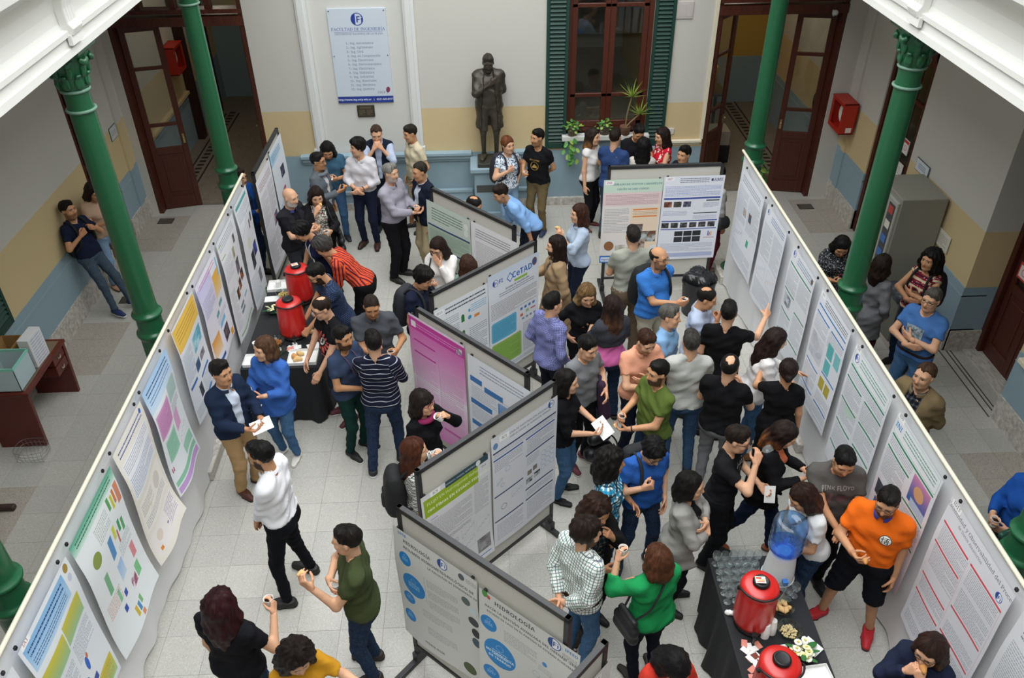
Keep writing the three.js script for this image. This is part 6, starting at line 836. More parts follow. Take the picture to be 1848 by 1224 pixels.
onR(-4.06, -3.2, 1.93, 0.55, 'poster ruled with red lines titled Observabilidad del Proceso', [['bg', '#e4e4ea'], ['t', 'Estabilidad y Observabilidad del Proceso', 0.52, 0.045, 0.034, '#5b5e66', 'serif', 'center'], ['t', 'de Datos Aleatorios', 0.4, 0.085, 0.026, '#6d7078', 'serif', 'center'], ['fi', 0.88, 0.11, 0.04], ...gl([[0.04, 0.15, 0.42], [0.5, 0.15, 0.46], [0.04, 0.3, 0.42], [0.5, 0.48, 0.44], [0.04, 0.56, 0.42], [0.04, 0.7, 0.42], [0.5, 0.68, 0.44], [0.5, 0.86, 0.44]], '#dc4f5c'), ['bar', 0.48, 0.15, 0.003, 0.82, '#e0a0a6'], ['bar', 0.96, 0.15, 0.003, 0.82, '#e0a0a6'], ...cols2(0.17, 0.29, '#a4a6b0', 9), ...cols2(0.32, 0.47, '#a4a6b0', 11), ...cols2(0.58, 0.67, '#a4a6b0', 7), ...cols2(0.72, 0.85, '#a4a6b0', 9), ['p', 0.05, 0.88, 0.4, 0.08, 5, '#a4a6b0'], ...tag('ID11', 0.1, 0.015)], { px: 680 });
onR(-3.1, -2.3, 1.92, 0.55, 'pale poster with a sketched machine at the near end of the right banner', [['bg', '#e3e4e9'], ['p', 0.1, 0.04, 0.8, 0.08, 3, '#8a8f9c'], ['chart', 0.1, 0.5, 0.4, 0.2, '#6f7686'], ['c', 0.2, 0.62, 0.05, 0.03, '#7a7f90'], ...cols2(0.16, 0.46, '#a6aab4', 18), ['p', 0.1, 0.76, 0.8, 0.2, 12, '#a6aab4']]);
// sign boards on the back wall
{
  const W = 620, H = 1024, t = canvasTex(W, H, (c) => {
    c.fillStyle = '#cdd7e2'; c.fillRect(0, 0, W, H); const T = (s, x, y, sz, f = 'serif', cl = '#37426f', al = 'left') => { c.fillStyle = cl; c.font = f.startsWith('bold') ? 'bold ' + sz + 'px ' + f.slice(5) : sz + 'px ' + f; c.textAlign = al; c.fillText(s, x, y); };
    c.strokeStyle = '#2b3f92'; c.lineWidth = 9; c.beginPath(); c.arc(310, 110, 62, 0, 7); c.stroke(); c.fillStyle = '#2b3f92'; c.beginPath(); c.arc(310, 110, 62, 1.9, 4.4); c.fill(); T('Fi', 335, 144, 92, 'bold sans-serif', '#2b3f92', 'center');
    T('FACULTAD DE INGENIERÍA', 310, 228, 44, 'serif', '#2b3f92', 'center'); c.fillRect(50, 240, 520, 3); T('UNIVERSIDAD NACIONAL DE LA PLATA', 312, 272, 27, 'serif', '#4a5687', 'center');
    ['1.- Ing. Aeronáutica', '2.- Ing. Agrimensor', '3.- Ing. Civil', '4.- Ing. en Computación', '5.- Ing. Electricista', '6.- Ing. Electromecánica', '7.- Ing. Electrónica', '8.- Ing. Hidráulica', '9.- Ing. Industrial', '10.- Ing. Materiales', '11.- Ing. Mecánica', '12.- Ing. Química'].forEach((s, i) => T(s, 160, 372 + i * 46, 32, 'serif', '#5a6486'));
    c.fillStyle = '#8a3a58'; c.beginPath(); c.ellipse(570, 880, 22, 34, 0.2, 0, 7); c.fill(); T('UNLP', 450, 920, 32, 'serif', '#4a5170'); c.fillStyle = '#2b3f92'; c.fillRect(0, 950, W, 74); T('http://www.ing.unlp.edu.ar   |   0221 425-8911', 310, 997, 28, 'bold sans-serif', '#dfe6f2', 'center');
  });
  const o = thing('wall_sign', 'white and blue faculty directory sign on the back wall', 'sign'); const g = bx(-2.165, -1.33, 1.79, 3.17, ZB - 0.005, ZB - 0.028); part('sign_panel', g, mat('#c9d3de', 0.5), o); part('sign_print', xf(new THREE.PlaneGeometry(0.835, 1.38), { p: [-1.7475, 2.48, ZB - 0.003] }), texMat(t, 0.45), o);
  for (const [x, y] of [[-2.14, 3.14], [-1.355, 3.14], [-2.14, 2.5], [-1.355, 2.5], [-2.14, 1.82], [-1.355, 1.82]]) part('screw', xf(new THREE.CylinderGeometry(0.008, 0.008, 0.008, 8), { p: [x, y, ZB], r: [Math.PI / 2, 0, 0] }), darkMetal, o);
  const t2 = canvasTex(256, 170, (c, w, h) => { c.fillStyle = '#3a352c'; c.fillRect(0, 0, w, h); drawPoster(c, w, h, [['p', 0.15, 0.06, 0.7, 0.2, 2, '#8f8467'], ['p', 0.08, 0.32, 0.38, 0.56, 6, '#857b62'], ['p', 0.54, 0.32, 0.38, 0.56, 6, '#857b62']]); });
  const q = thing('bronze_plaque', 'small dark bronze plaque below the faculty sign', 'plaque'); part('plaque_body', rbx(-1.9, -1.635, 1.565, 1.745, ZB, ZB - 0.03, 0.006), mat('#3a352c', 0.4, { metalness: 0.5 }), q); part('inscription', xf(new THREE.PlaneGeometry(0.25, 0.168), { p: [-1.7675, 1.655, ZB + 0.0015] }), texMat(t2, 0.45), q);
}
function wallPlate(name, label, pos, turn, w, h, ops, frame = '#5a6470') { const o = thing(name, label, 'sign', pos, turn); part('plate', rbx(-w / 2, w / 2, -h / 2, h / 2, 0, 0.01, 0.003, 1), mat(frame, 0.5), o); part('print', xf(new THREE.PlaneGeometry(w - 0.02, h - 0.02), { p: [0, 0, 0.0115] }), texMat(canvasTex(256, Math.round(256 * h / w), (c, a, b) => drawPoster(c, a, b, ops)), 0.6), o); return o; }
wallPlate('door_plate', 'small grey framed room sign on the left corner pier', [X0 + 0.002, 1.61, -12.06], 90 * R, 0.26, 0.2, [['bg', '#cfd2d4'], ['p', 0.15, 0.3, 0.7, 0.4, 3, '#7d8288']]);
wallPlate('door_plate', 'white framed room sign beside the glazed right hand door', [X1 - 0.012, 1.72, -9.9], -90 * R, 0.36, 0.17, [['bg', '#d5dade'], ['p', 0.2, 0.25, 0.6, 0.5, 3, '#5a74a0']]);
wallPlate('paper_notice', 'paper notice taped to the wall above the grey bin', [X1 - 0.012, 1.18, -8.96], -90 * R, 0.3, 0.22, [['bg', '#e4dfd0'], ['p', 0.12, 0.15, 0.76, 0.7, 6, '#a39c8a']], '#ddd8ca');
// ---------- tables with black cloths ----------
const blackCloth = mat('#17181c', 0.8);
function clothTable(x0, x1, z0, z1, label) {
  const g = thing('buffet_table', label, 'table', [(x0 + x1) / 2, 0, (z0 + z1) / 2]), w = (x1 - x0) / 2, d = (z1 - z0) / 2;
  for (const sx of [-1, 1]) for (const sz of [-1, 1]) part('leg', rbx(sx * (w - 0.08), sx * (w - 0.05), 0, 0.72, sz * (d - 0.09), sz * (d - 0.06), 0.004), darkMetal, g);
  part('table_top', rbx(-w + 0.012, w - 0.012, 0.715, 0.742, -d + 0.012, d - 0.012, 0.006), mat('#5a4a3c', 0.7), g);
  const pos = [], idx = [], N = 150, M = 9, per = 4 * (w + d);
  for (let j = 0; j <= M; j++) for (let i = 0; i <= N; i++) {
    let t = (i / N) * per, x, z, nx = 0, nz = 0; // around the edge
    if (t < 2 * w) { x = -w + t; z = d; nz = 1; } else if (t < 2 * w + 2 * d) { x = w; z = d - (t - 2 * w); nx = 1; } else if (t < 4 * w + 2 * d) { x = w - (t - 2 * w - 2 * d); z = -d; nz = -1; } else { x = -w; z = -d + (t - 4 * w - 2 * d); nx = -1; }
    const v = j / M, f = (0.035 * Math.sin(t * 19) + 0.02 * Math.sin(t * 33 + 1)) * v + 0.035 * v; pos.push(x + nx * f, 0.75 - v * 0.735, z + nz * f);
  }
  for (let j = 0; j < M; j++) for (let i = 0; i < N; i++) { const a = j * (N + 1) + i; idx.push(a, a + N + 1, a + 1, a + 1, a + N + 1, a + N + 2); }
  const sk = new THREE.BufferGeometry(); sk.setAttribute('position', new THREE.Float32BufferAttribute(pos, 3)); sk.setIndex(idx); sk.computeVertexNormals();
  const c = thing('tablecloth', 'black cloth draped over the ' + label.replace('black clothed ', ''), 'tablecloth', [(x0 + x1) / 2, 0, (z0 + z1) / 2]); part('skirt', sk, blackCloth, c); part('cloth_top', rbx(-w - 0.001, w + 0.001, 0.744, 0.752, -d - 0.001, d + 0.001, 0.003), blackCloth, c);
}
clothTable(-2.72, -1.86, -9.16, -7.33, 'black clothed long coffee table beside the left banner'); clothTable(1.78, 2.46, -4.54, -2.4, 'black clothed drinks table with the wine glasses');
const TY = 0.753;
// ---------- red coffee urns ----------
const urnRed = mat('#c2201c', 0.32, { clearcoat: 0.35, clearcoatRoughness: 0.25 }), blackPl = mat('#141416', 0.45);
function urn(x, z, turn, label, sticker) {
  const g = thing('coffee_urn', label, 'coffee urn', [x, TY, z], turn); g.scale.y = 1.12;
  part('base', lathe([[0.001, 0], [0.135, 0], [0.14, 0.02], [0.125, 0.05], [0.001, 0.05]], 24), blackPl, g, 'black plastic base');
  part('urn_body', lathe([[0.12, 0.045], [0.145, 0.055], [0.153, 0.09], [0.152, 0.2], [0.146, 0.32], [0.14, 0.375], [0.12, 0.39]], 36), urnRed, g, 'glossy red insulated body');
  const lid = part('lid', lathe([[0.142, 0.376], [0.145, 0.39], [0.135, 0.415], [0.1, 0.428], [0.06, 0.432], [0.001, 0.433]], 36), urnRed, g);
  part('cap', lathe([[0.062, 0.43], [0.064, 0.45], [0.055, 0.462], [0.045, 0.46], [0.042, 0.455], [0.001, 0.455]], 24), blackPl, lid, 'black screw cap');
  part('carry_handle', tube([[-0.15, 0.36, 0], [-0.155, 0.4, 0.03], [-0.1, 0.418, 0.115], [0, 0.415, 0.15], [0.1, 0.418, 0.115], [0.155, 0.4, 0.03], [0.15, 0.36, 0]], 0.008, 30, 6), blackPl, g);
  for (const s of [-1, 1]) part('handle_lug', xf(new THREE.CylinderGeometry(0.016, 0.016, 0.02, 10), { p: [s * 0.152, 0.36, 0], r: [0, 0, Math.PI / 2] }), blackPl, g);
  part('tap', merge([bx(-0.012, 0.012, 0.06, 0.085, 0.15, 0.21), xf(new THREE.CylinderGeometry(0.01, 0.01, 0.05, 10), { p: [0, 0.05, 0.2] }), bx(-0.02, 0.02, 0.085, 0.1, 0.17, 0.2)]), blackPl, g);
  if (sticker) part('sticker', xf(new THREE.PlaneGeometry(0.075, 0.06), { p: [-0.01, 0.4645, 0.0], r: [-Math.PI / 2, 0, 0.1] }), texMat(canvasTex(128, 100, (c) => { c.fillStyle = '#f0ead8'; c.fillRect(0, 0, 128, 100); c.fillStyle = '#c9342a'; c.fillRect(8, 10, 70, 26); c.fillStyle = '#e39a4a'; c.fillRect(40, 44, 76, 18); c.fillStyle = '#c9342a'; c.fillRect(20, 70, 90, 14); }), 0.6), g, 'printed sticker');
}
urn(-2.26, -8.67, 0.3, 'red coffee urn with a paper sticker, beside the leaning navy woman', true); urn(-2.23, -7.95, 0.2, 'red coffee urn with plain black cap on the long coffee table', false); urn(1.97, -3.9, -0.2, 'red coffee urn with a paper sticker among the wine glasses', true); urn(1.93, -3.26, 0.1, 'red coffee urn with plain black cap at the near end of drinks table', false);
// ---------- stemmed glasses ----------
const glassMat = new THREE.MeshPhysicalMaterial({ color: 0xf6f9f9, transmission: 0.955, roughness: 0.03, thickness: 0, ior: 1.5, side: THREE.DoubleSide }), glassGeo = [lathe([[0.001, 0.001], [0.03, 0.001], [0.031, 0.003], [0.012, 0.006], [0.004, 0.012], [0.0035, 0.05], [0.006, 0.058]], 18), lathe([[0.004, 0.056], [0.02, 0.065], [0.031, 0.085], [0.034, 0.11], [0.031, 0.14], [0.0295, 0.141], [0.0325, 0.11], [0.0295, 0.086], [0.019, 0.067], [0.001, 0.06]], 20)];
function wineGlass(label, pos, group) { const g = thing('wine_glass', label, 'glass', pos, 0, group); part('stem_and_foot', glassGeo[0], glassMat, g); part('bowl', glassGeo[1], glassMat, g); return g; }
for (let r = 0; r < 7; r++) for (let c = 0; c < 7; c++) {
  const x = 1.83 + c * 0.068 + (r % 2) * 0.01 + rr(-0.005, 0.005), z = -4.47 + r * 0.074 + rr(-0.005, 0.005);
  if (Math.hypot(x - 1.97, z + 3.9) < 0.2 || Math.hypot(x - 2.31, z + 4.33) < 0.18) continue;
  wineGlass('clear stemmed wine glass standing in rows on the drinks table', [x, TY, z], 'wine glasses on the drinks table');
}
for (const [x, z] of [[2.2, -4.09], [2.26, -4.13], [2.32, -4.1], [2.38, -4.13]]) wineGlass('clear stemmed wine glass standing in rows on the drinks table', [x, TY, z], 'wine glasses on the drinks table');
// ---------- water dispenser ----------
{
  const g = thing('water_dispenser', 'white dispenser base under the blue water bottle', 'dispenser', [2.31, TY, -4.34]);
  const b = new THREE.CylinderGeometry(0.105, 0.155, 0.28, 4, 1); b.rotateY(Math.PI / 4); const rg = lathe([[0.001, 0.0], [0.125, 0], [0.128, 0.01], [0.118, 0.15], [0.105, 0.27], [0.098, 0.3], [0.07, 0.31], [0.001, 0.31]], 32); part('dispenser_body', rg, mat('#dcdedd', 0.45), g); part('tap', merge([bx(-0.015, 0.015, 0.07, 0.1, 0.11, 0.17), bx(-0.02, 0.02, 0.1, 0.115, 0.13, 0.17)]), mat('#3c78c4', 0.4), g, 'blue tap');
  part('drip_lace', new THREE.TorusGeometry(0.13, 0.006, 6, 30).rotateX(Math.PI / 2).translate(0, 0.006, 0), mat('#d0d4d6', 0.4), g);
  const o = thing('water_bottle', 'large blue water bottle upturned on the dispenser', 'bottle', [2.31, TY + 0.295, -4.34]), blueGl = new THREE.MeshPhysicalMaterial({ color: 0xb4d2ee, transmission: 0.95, roughness: 0.08, thickness: 0, side: THREE.DoubleSide });
  const pr = [[0.03, 0.0], [0.06, 0.012], [0.11, 0.03], [0.134, 0.06], [0.136, 0.1], [0.13, 0.11], [0.136, 0.12], [0.136, 0.17], [0.13, 0.18], [0.136, 0.19], [0.136, 0.24], [0.13, 0.25], [0.136, 0.26], [0.136, 0.31], [0.128, 0.345], [0.1, 0.362], [0.062, 0.366], [0.055, 0.35], [0.03, 0.345], [0.001, 0.345]]; part('bottle_wall', lathe(pr, 36), blueGl, o);
  part('water', lathe([[0.001, 0.004], [0.056, 0.015], [0.106, 0.033], [0.13, 0.062], [0.13, 0.084], [0.001, 0.085]], 32), new THREE.MeshPhysicalMaterial({ color: 0xa2cdf5, transmission: 0.92, roughness: 0.05, thickness: 0, side: THREE.DoubleSide }), o, 'remaining water');
}
// ---------- bowls, boxes and small things on the tables ----------
const bowlGeo = lathe([[0.001, 0.004], [0.045, 0.004], [0.06, 0.012], [0.085, 0.05], [0.092, 0.066], [0.089, 0.066], [0.08, 0.05], [0.055, 0.016], [0.001, 0.01]], 28);
function bowl(x, z, label, fill, s = 1) {
  const g = thing('glass_bowl', label, 'bowl', [x, TY, z]); g.scale.setScalar(s); part('bowl_wall', bowlGeo, new THREE.MeshPhysicalMaterial({ color: 0xe9f1ee, transmission: 1, roughness: 0.03, thickness: 0, side: THREE.DoubleSide }), g); return g;
}
function nuts(x, z, c, n, label, size = 0.008, rad = 0.06) { const gs = []; for (let i = 0; i < n; i++) { const a = rnd() * 6.28, r = Math.sqrt(rnd()) * rad, y = 0.02 + rnd() * 0.035 * (1 - r / rad * 0.6); gs.push(xf(new THREE.IcosahedronGeometry(size * rr(0.8, 1.15), 0), { p: [Math.cos(a) * r, y, Math.sin(a) * r], s: [1, 0.8, 1.2] })); } const o = single('peanuts', merge(gs), mat(c, 0.7), label, 'snack', [x, TY, z]); o.userData.kind = 'stuff'; }
bowl(2.24, -4.0, 'glass bowl of sliced bread beside the red urn'); for (let k = 0; k < 6; k++) { const g = sdfMesh([{ a: [-0.02, 0, 0], b: [0.025, 0.004, 0], ra: 0.014, rb: 0.017 }, { a: [0, 0.004, -0.012], b: [0, 0.004, 0.012], ra: 0.015, rb: 0.015 }], { cell: 0.007, k: 0.012 }); g.userData = {}; single('bread_slice', g, mat('#d9b077', 0.85), 'bread slice heaped in the glass bowl by the red urn', 'bread', [2.24 + Math.cos(k * 1.05) * 0.035, TY + 0.028 + (k % 3) * 0.014, -4.0 + Math.sin(k * 1.05) * 0.035], k, 'bread slices in a glass bowl'); }
bowl(2.23, -3.79, 'glass bowl of peanuts next to the flower bowl'); nuts(2.23, -3.79, '#cdb98a', 110, 'pale peanuts filling the bowl by the flowers');
bowl(-2.5, -8.78, 'glass bowl of nibbles behind the red urn on the long table'); nuts(-2.5, -8.78, '#c9b26a', 80, 'yellow nibbles in the bowl behind the urn', 0.01);
bowl(-2.4, -7.78, 'glass bowl of roasted peanuts on the long table'); nuts(-2.4, -7.78, '#a86b35', 110, 'brown roasted peanuts in the long table bowl'); bowl(-2.32, -7.62, 'small glass bowl of snacks behind the laughing woman', 0, 0.75);
function flowers(x, z, label, n) {
  const g = thing('flower_arrangement', label, 'flowers', [x, TY, z]); part('dish', lathe([[0.001, 0.0], [0.05, 0.0], [0.07, 0.04], [0.066, 0.042], [0.001, 0.03]], 20), mat('#2f4a3a', 0.4), g);
  const pet = []; for (let p = 0; p < 10; p++) pet.push(xf(new THREE.SphereGeometry(0.013, 6, 4), { p: [Math.cos(p * 0.628) * 0.02, 0, Math.sin(p * 0.628) * 0.02], s: [1, 0.35, 1] })); const pg = merge(pet), cg = new THREE.SphereGeometry(0.009, 8, 6);
  for (let k = 0; k < n; k++) { const a = k * 2.4, r = 0.02 + 0.05 * Math.sqrt(k / n), f = part('bloom', pg, mat(k % 3 ? '#f1efdf' : '#e3e4b6', 0.8), g); f.position.set(Math.cos(a) * r, 0.075 + 0.03 * Math.cos(k * 1.9), Math.sin(a) * r); f.rotation.set(rr(-0.5, 0.5), rr(0, 3), rr(-0.5, 0.5)); part('bloom_centre', cg, mat('#d8c85a', 0.8), f).position.y = 0.004; }
  for (let k = 0; k < 7; k++) { const s = new THREE.SphereGeometry(0.05, 10, 6); s.scale(0.4, 0.06, 1); const l = part('leaf', s, mat('#2f6b35', 0.55), g); l.position.set(Math.cos(k * 0.95) * 0.085, 0.05 + (k === 2 ? 0.05 : 0), Math.sin(k * 0.95) * 0.085); l.rotation.set(-0.4, -k * 0.95 + Math.PI / 2, 0); if (k === 6) l.scale.setScalar(1.6); }
}
flowers(2.27, -3.6, 'white daisies with green leaves in a dark bowl by the peanuts', 13); flowers(-2.56, -8.42, 'green leaves with pale blooms between the two red urns', 7);
const whiteBox = mat('#e9e9e6', 0.7);
function cakeBox(x, z, w, d, turn, label) { const g = thing('cake_box', label, 'box', [x, TY, z], turn); part('tray', merge([rbx(-w / 2, w / 2, 0, 0.008, -d / 2, d / 2, 0.003, 1), bx(-w / 2, -w / 2 + 0.004, 0, 0.04, -d / 2, d / 2), bx(w / 2 - 0.004, w / 2, 0, 0.04, -d / 2, d / 2), bx(-w / 2, w / 2, 0, 0.04, -d / 2, -d / 2 + 0.004), bx(-w / 2, w / 2, 0, 0.04, d / 2 - 0.004, d / 2)]), whiteBox, g); }
cakeBox(-2.6, -9.0, 0.26, 0.22, 0.05, 'white open cake box at the far end of the long table'); cakeBox(-2.58, -7.46, 0.24, 0.2, 0, 'white open cake box behind the laughing woman'); cakeBox(-2.06, -7.5, 0.32, 0.26, 0.03, 'white open cake box holding the last pastries'); cakeBox(2.28, -3.38, 0.3, 0.22, 0.1, 'white open cake box next to the nearest urn');
pastry([-2.15, TY + 0.03, -7.5], 'glazed bun in the white cake box', 1.6); pastry([-2.11, TY + 0.03, -7.45], 'second golden bun in the white cake box', 1.5); pastry([-2.1, TY + 0.03, -7.55], 'split roll in the white cake box', 1.4);
single('napkin', rbx(-0.09, 0.09, 0, 0.012, -0.06, 0.06, 0.003, 1), whiteBox, 'stack of white napkins near the far cake box', 'napkins', [-2.63, TY, -8.72], 0.1); single('napkin', rbx(-0.07, 0.07, 0, 0.008, -0.055, 0.055, 0.003, 1), whiteBox, 'folded white napkin in front of the logo shirt man', 'napkins', [-1.98, TY, -7.72], 0.4);
{ const g = sdfMesh([{ a: [-0.06, 0.02, 0], b: [0.05, 0.025, 0.03], ra: 0.03, rb: 0.025 }, { a: [0, 0.02, -0.05], b: [0.03, 0.03, 0.05], ra: 0.02, rb: 0.03 }], { cell: 0.012, k: 0.03, mod: (x, y, z, f) => f + 0.006 * Math.sin(x * 120) * Math.sin(z * 110 + y * 90) }); g.userData = {}; single('paper_bag', g, mat('#c8a878', 0.8), 'crumpled brown paper bag beside the plain capped urn', 'bag', [-1.99, TY + 0.0, -7.98]); const h = sdfMesh([{ a: [0, 0.02, -0.07], b: [0, 0.09, 0.06], ra: 0.035, rb: 0.045 }], { cell: 0.014, k: 0.03, mod: (x, y, z, f) => f + 0.009 * Math.sin(x * 100 + y * 60) * Math.sin(z * 90 + y * 50) }); h.userData = {}; single('plastic_bag', h, mat('#cdd2d8', 0.3), 'crinkled clear plastic bag between the two long table urns', 'bag', [-2.02, TY + 0.0, -8.3]); }
const pk = rbx(-0.022, 0.022, 0, 0.004, -0.032, 0.032, 0.0015, 1);
function packets(list, label, group) { for (const [x, z] of list) single('sugar_packet', pk, rnd() > 0.75 ? mat('#d98a7a', 0.7) : whiteBox, label, 'sugar packet', [x, TY + rr(0, 0.004), z], rr(0, 3), group); }
packets([[1.87, -3.72], [1.9, -3.69], [1.93, -3.67], [1.86, -3.66], [1.9, -3.63], [1.94, -3.61], [1.88, -3.59], [1.97, -3.7], [1.91, -3.55], [1.95, -3.53], [1.87, -3.5], [1.9, -3.46], [2.01, -3.55], [2.03, -3.51], [2.06, -3.55], [2.0, -3.48], [2.08, -3.5], [2.05, -3.46], [1.86, -3.44], [1.88, -3.4]], 'small white sugar packet strewn on the drinks table', 'sugar packets on the drinks table');
packets([[-2.24, -7.72], [-2.21, -7.7], [-2.19, -7.74], [-2.25, -7.68], [-2.17, -7.69], [-2.22, -7.65], [-2.14, -7.72], [-2.2, -7.78], [-2.16, -7.65]], 'small white sugar packet strewn on the long coffee table', 'sugar packets on the long table');
for (const [x, z, l] of [[2.04, -3.78, 'inverted stack of white plastic cups in front of the urn'], [2.1, -3.81, 'second inverted stack of white plastic cups by the peanuts']]) { const g = thing('cup_stack', l, 'cups', [x, TY, z]); for (let k = 0; k < 5; k++) { const o = part('plastic_cup_nested', cupGeo, cupMat, g); o.rotation.x = Math.PI; o.position.y = 0.082 + k * 0.017; } }
for (const [x, z, t, l] of [[1.91, -4.0, [0, 0, 0], 'single white plastic cup left of the stickered urn'], [1.94, -3.44, [0, 0, 0], 'upright white cup by the scattered sugar packets'], [2.0, -3.42, [0, 0, 0], 'white cup touching the nearest urn'], [2.12, -3.56, [1.2, 0.4, 0], 'white cup tipped over on the paper sheet'], [1.97, -3.36, [0, 0, 0], 'white cup beside the near urn tap'], [-2.62, -7.72, [0, 0, 0], 'white cup behind the laughing woman on the table edge'], [-2.56, -7.76, [0, 0, 0], 'white cup touching another at the table edge'], [-2.6, -9.0, [0, 0, 0], 'white cup standing in the far cake box']]) plasticCup([x, TY + (t[0] ? 0.03 : l.includes('standing in') ? 0.009 : 0), z], l, t, false);
{ const o = sheet([2.08, TY + 0.006, -3.58], 'white sheet of paper under the sugar packets', [0.22, 0.2], [0, 0, 0]); o.rotation.set(-Math.PI / 2, 0, 0.1); const q = sheet([2.36, TY + 0.006, -3.66], 'white sheet sticking out behind the flowers', [0.12, 0.14], [0, 0, 0]); q.rotation.set(-Math.PI / 2, 0, 0.6); single('coffee_sachet', rbx(-0.05, 0.05, 0, 0.006, -0.025, 0.025, 0.002, 1), mat('#7a3b2c', 0.5), 'brown coffee sachet among the sugar packets', 'sachet', [1.9, TY, -3.6], 0.4); single('crumpled_napkin', (() => { const g = sdfMesh([{ a: [-0.03, 0.015, 0], b: [0.03, 0.02, 0.02], ra: 0.022, rb: 0.018 }], { cell: 0.009, k: 0.02, mod: (x, y, z, f) => f + 0.006 * Math.sin(x * 150) * Math.sin(z * 130 + y * 120) }); g.userData = {}; return g; })(), whiteBox, 'crumpled napkin left of the stickered drinks urn', 'napkin', [1.84, TY, -3.99]); }
// ---------- desk with boxes by the left wall ----------
{
  const g = thing('office_desk', 'reddish brown wooden desk against the left wall', 'desk', [-5.15, 0, -7.53]), red = mat('#5e2016', 0.35), topM = mat('#7a6a58', 0.4);
  part('desk_top', rbx(-0.27, 0.27, 0.71, 0.75, -0.5, 0.5, 0.01), red, g); part('top_inlay', bx(-0.22, 0.22, 0.748, 0.7525, -0.45, 0.45), topM, g);
  for (const z of [-0.47, 0.47]) { const s = new THREE.Shape([[-0.26, 0], [0.22, 0], [0.25, 0.71], [-0.26, 0.71]].map((p) => new THREE.Vector2(...p))), e = new THREE.ExtrudeGeometry(s, { depth: 0.04, bevelEnabled: true, bevelSize: 0.004, bevelThickness: 0.004, bevelSegments: 1 }); e.translate(0, 0, z - 0.02); part('side_panel', e, red, g); }
  part('modesty_panel', bx(-0.2, -0.18, 0.3, 0.71, -0.45, 0.45), red, g); for (let k = 0; k < 2; k++) { const d = part('drawer', rbx(-0.16, 0.24, 0.58 - k * 0.14, 0.705 - k * 0.14, -0.44, -0.18, 0.006), red, g); part('pull', xf(new THREE.TorusGeometry(0.028, 0.006, 6, 16, Math.PI), { p: [0.247, 0.645 - k * 0.14, -0.31], r: [0, Math.PI / 2, Math.PI] }), mat('#c9c2b4', 0.3, { metalness: 0.6 }), d, 'pale cup pull'); }
  const openBox = (name, label, p, w, h, d, c, rim, inside, turn = 0) => { const o = thing(name, label, 'box', p, turn); part('box_wall', merge([bx(-w / 2, -w / 2 + 0.006, 0, h, -d / 2, d / 2), bx(w / 2 - 0.006, w / 2, 0, h, -d / 2, d / 2), bx(-w / 2, w / 2, 0, h, -d / 2, -d / 2 + 0.006), bx(-w / 2, w / 2, 0, h, d / 2 - 0.006, d / 2), bx(-w / 2, w / 2, 0, 0.006, -d / 2, d / 2)]), mat(c, 0.8), o); if (rim) part('taped_rim', merge([bx(-w / 2 - 0.002, -w / 2 + 0.008, h - 0.03, h + 0.002, -d / 2, d / 2), bx(w / 2 - 0.008, w / 2 + 0.002, h - 0.03, h + 0.002, -d / 2, d / 2), bx(-w / 2, w / 2, h - 0.03, h + 0.002, -d / 2 - 0.002, -d / 2 + 0.008), bx(-w / 2, w / 2, h - 0.03, h + 0.002, d / 2 - 0.008, d / 2 + 0.002)]), mat(rim, 0.6), o, 'mint tape edging'); part('lining', bx(-w / 2 + 0.007, w / 2 - 0.007, 0.007, 0.02, -d / 2 + 0.007, d / 2 - 0.007), mat(inside, 0.85), o); return o; };
  openBox('cardboard_box', 'open white box edged with mint tape on the desk', [-5.12, 0.755, -7.25], 0.34, 0.3, 0.36, '#b9cdd2', '#8fd6c4', '#a5804f'); openBox('cardboard_box', 'open brown cardboard box behind the mint edged box', [-5.27, 0.755, -7.62], 0.22, 0.26, 0.26, '#a5804f', null, '#8a6a40');
  const wb = thing('paper_ream', 'white carton with blue handwriting standing on the desk', 'box', [-5.0, 0.755, -7.62], -0.05); part('carton', rbx(-0.06, 0.06, 0, 0.36, -0.14, 0.14, 0.004, 1), mat('#dedfe2', 0.7), wb); part('handwriting', xf(new THREE.PlaneGeometry(0.26, 0.34), { p: [0.0615, 0.18, 0], r: [0, Math.PI / 2, 0] }), texMat(canvasTex(256, 340, (c, w, h) => { c.fillStyle = '#e2e3e6'; c.fillRect(0, 0, w, h); c.strokeStyle = '#5a63b0'; c.lineWidth = 3; for (let y = 26; y < 330; y += 36) { c.beginPath(); for (let x = 20; x < 236; x += 5) c.lineTo(x, y + 8 * Math.sin(x * 0.35 + y) * ((x >> 5) % 3 ? 1 : 0.2)); c.stroke(); } }), 0.7), wb, 'blue handwritten lines');
  const bk = thing('wire_basket', 'grey wire basket on the floor in front of the desk', 'basket', [-4.98, 0, -6.86]), wm = mat('#8d8f92', 0.35, { metalness: 0.6 }), bars = []; for (let k = 0; k <= 6; k++) { const x = -0.13 + k * 0.043; bars.push(tube([[x * 1.1, 0.16, -0.1], [x, 0.006, -0.09], [x, 0.006, 0.09], [x * 1.1, 0.16, 0.1]], 0.002, 12, 4)); } for (const y of [0.16, 0.11, 0.06]) { const s = 0.85 + y; bars.push(tube([[-0.14 * s, y, -0.1 * s], [0.14 * s, y, -0.1 * s], [0.14 * s, y, 0.1 * s], [-0.14 * s, y, 0.1 * s]], 0.0028, 24, 4, true)); } part('wire_frame', merge(bars), wm, bk);
}
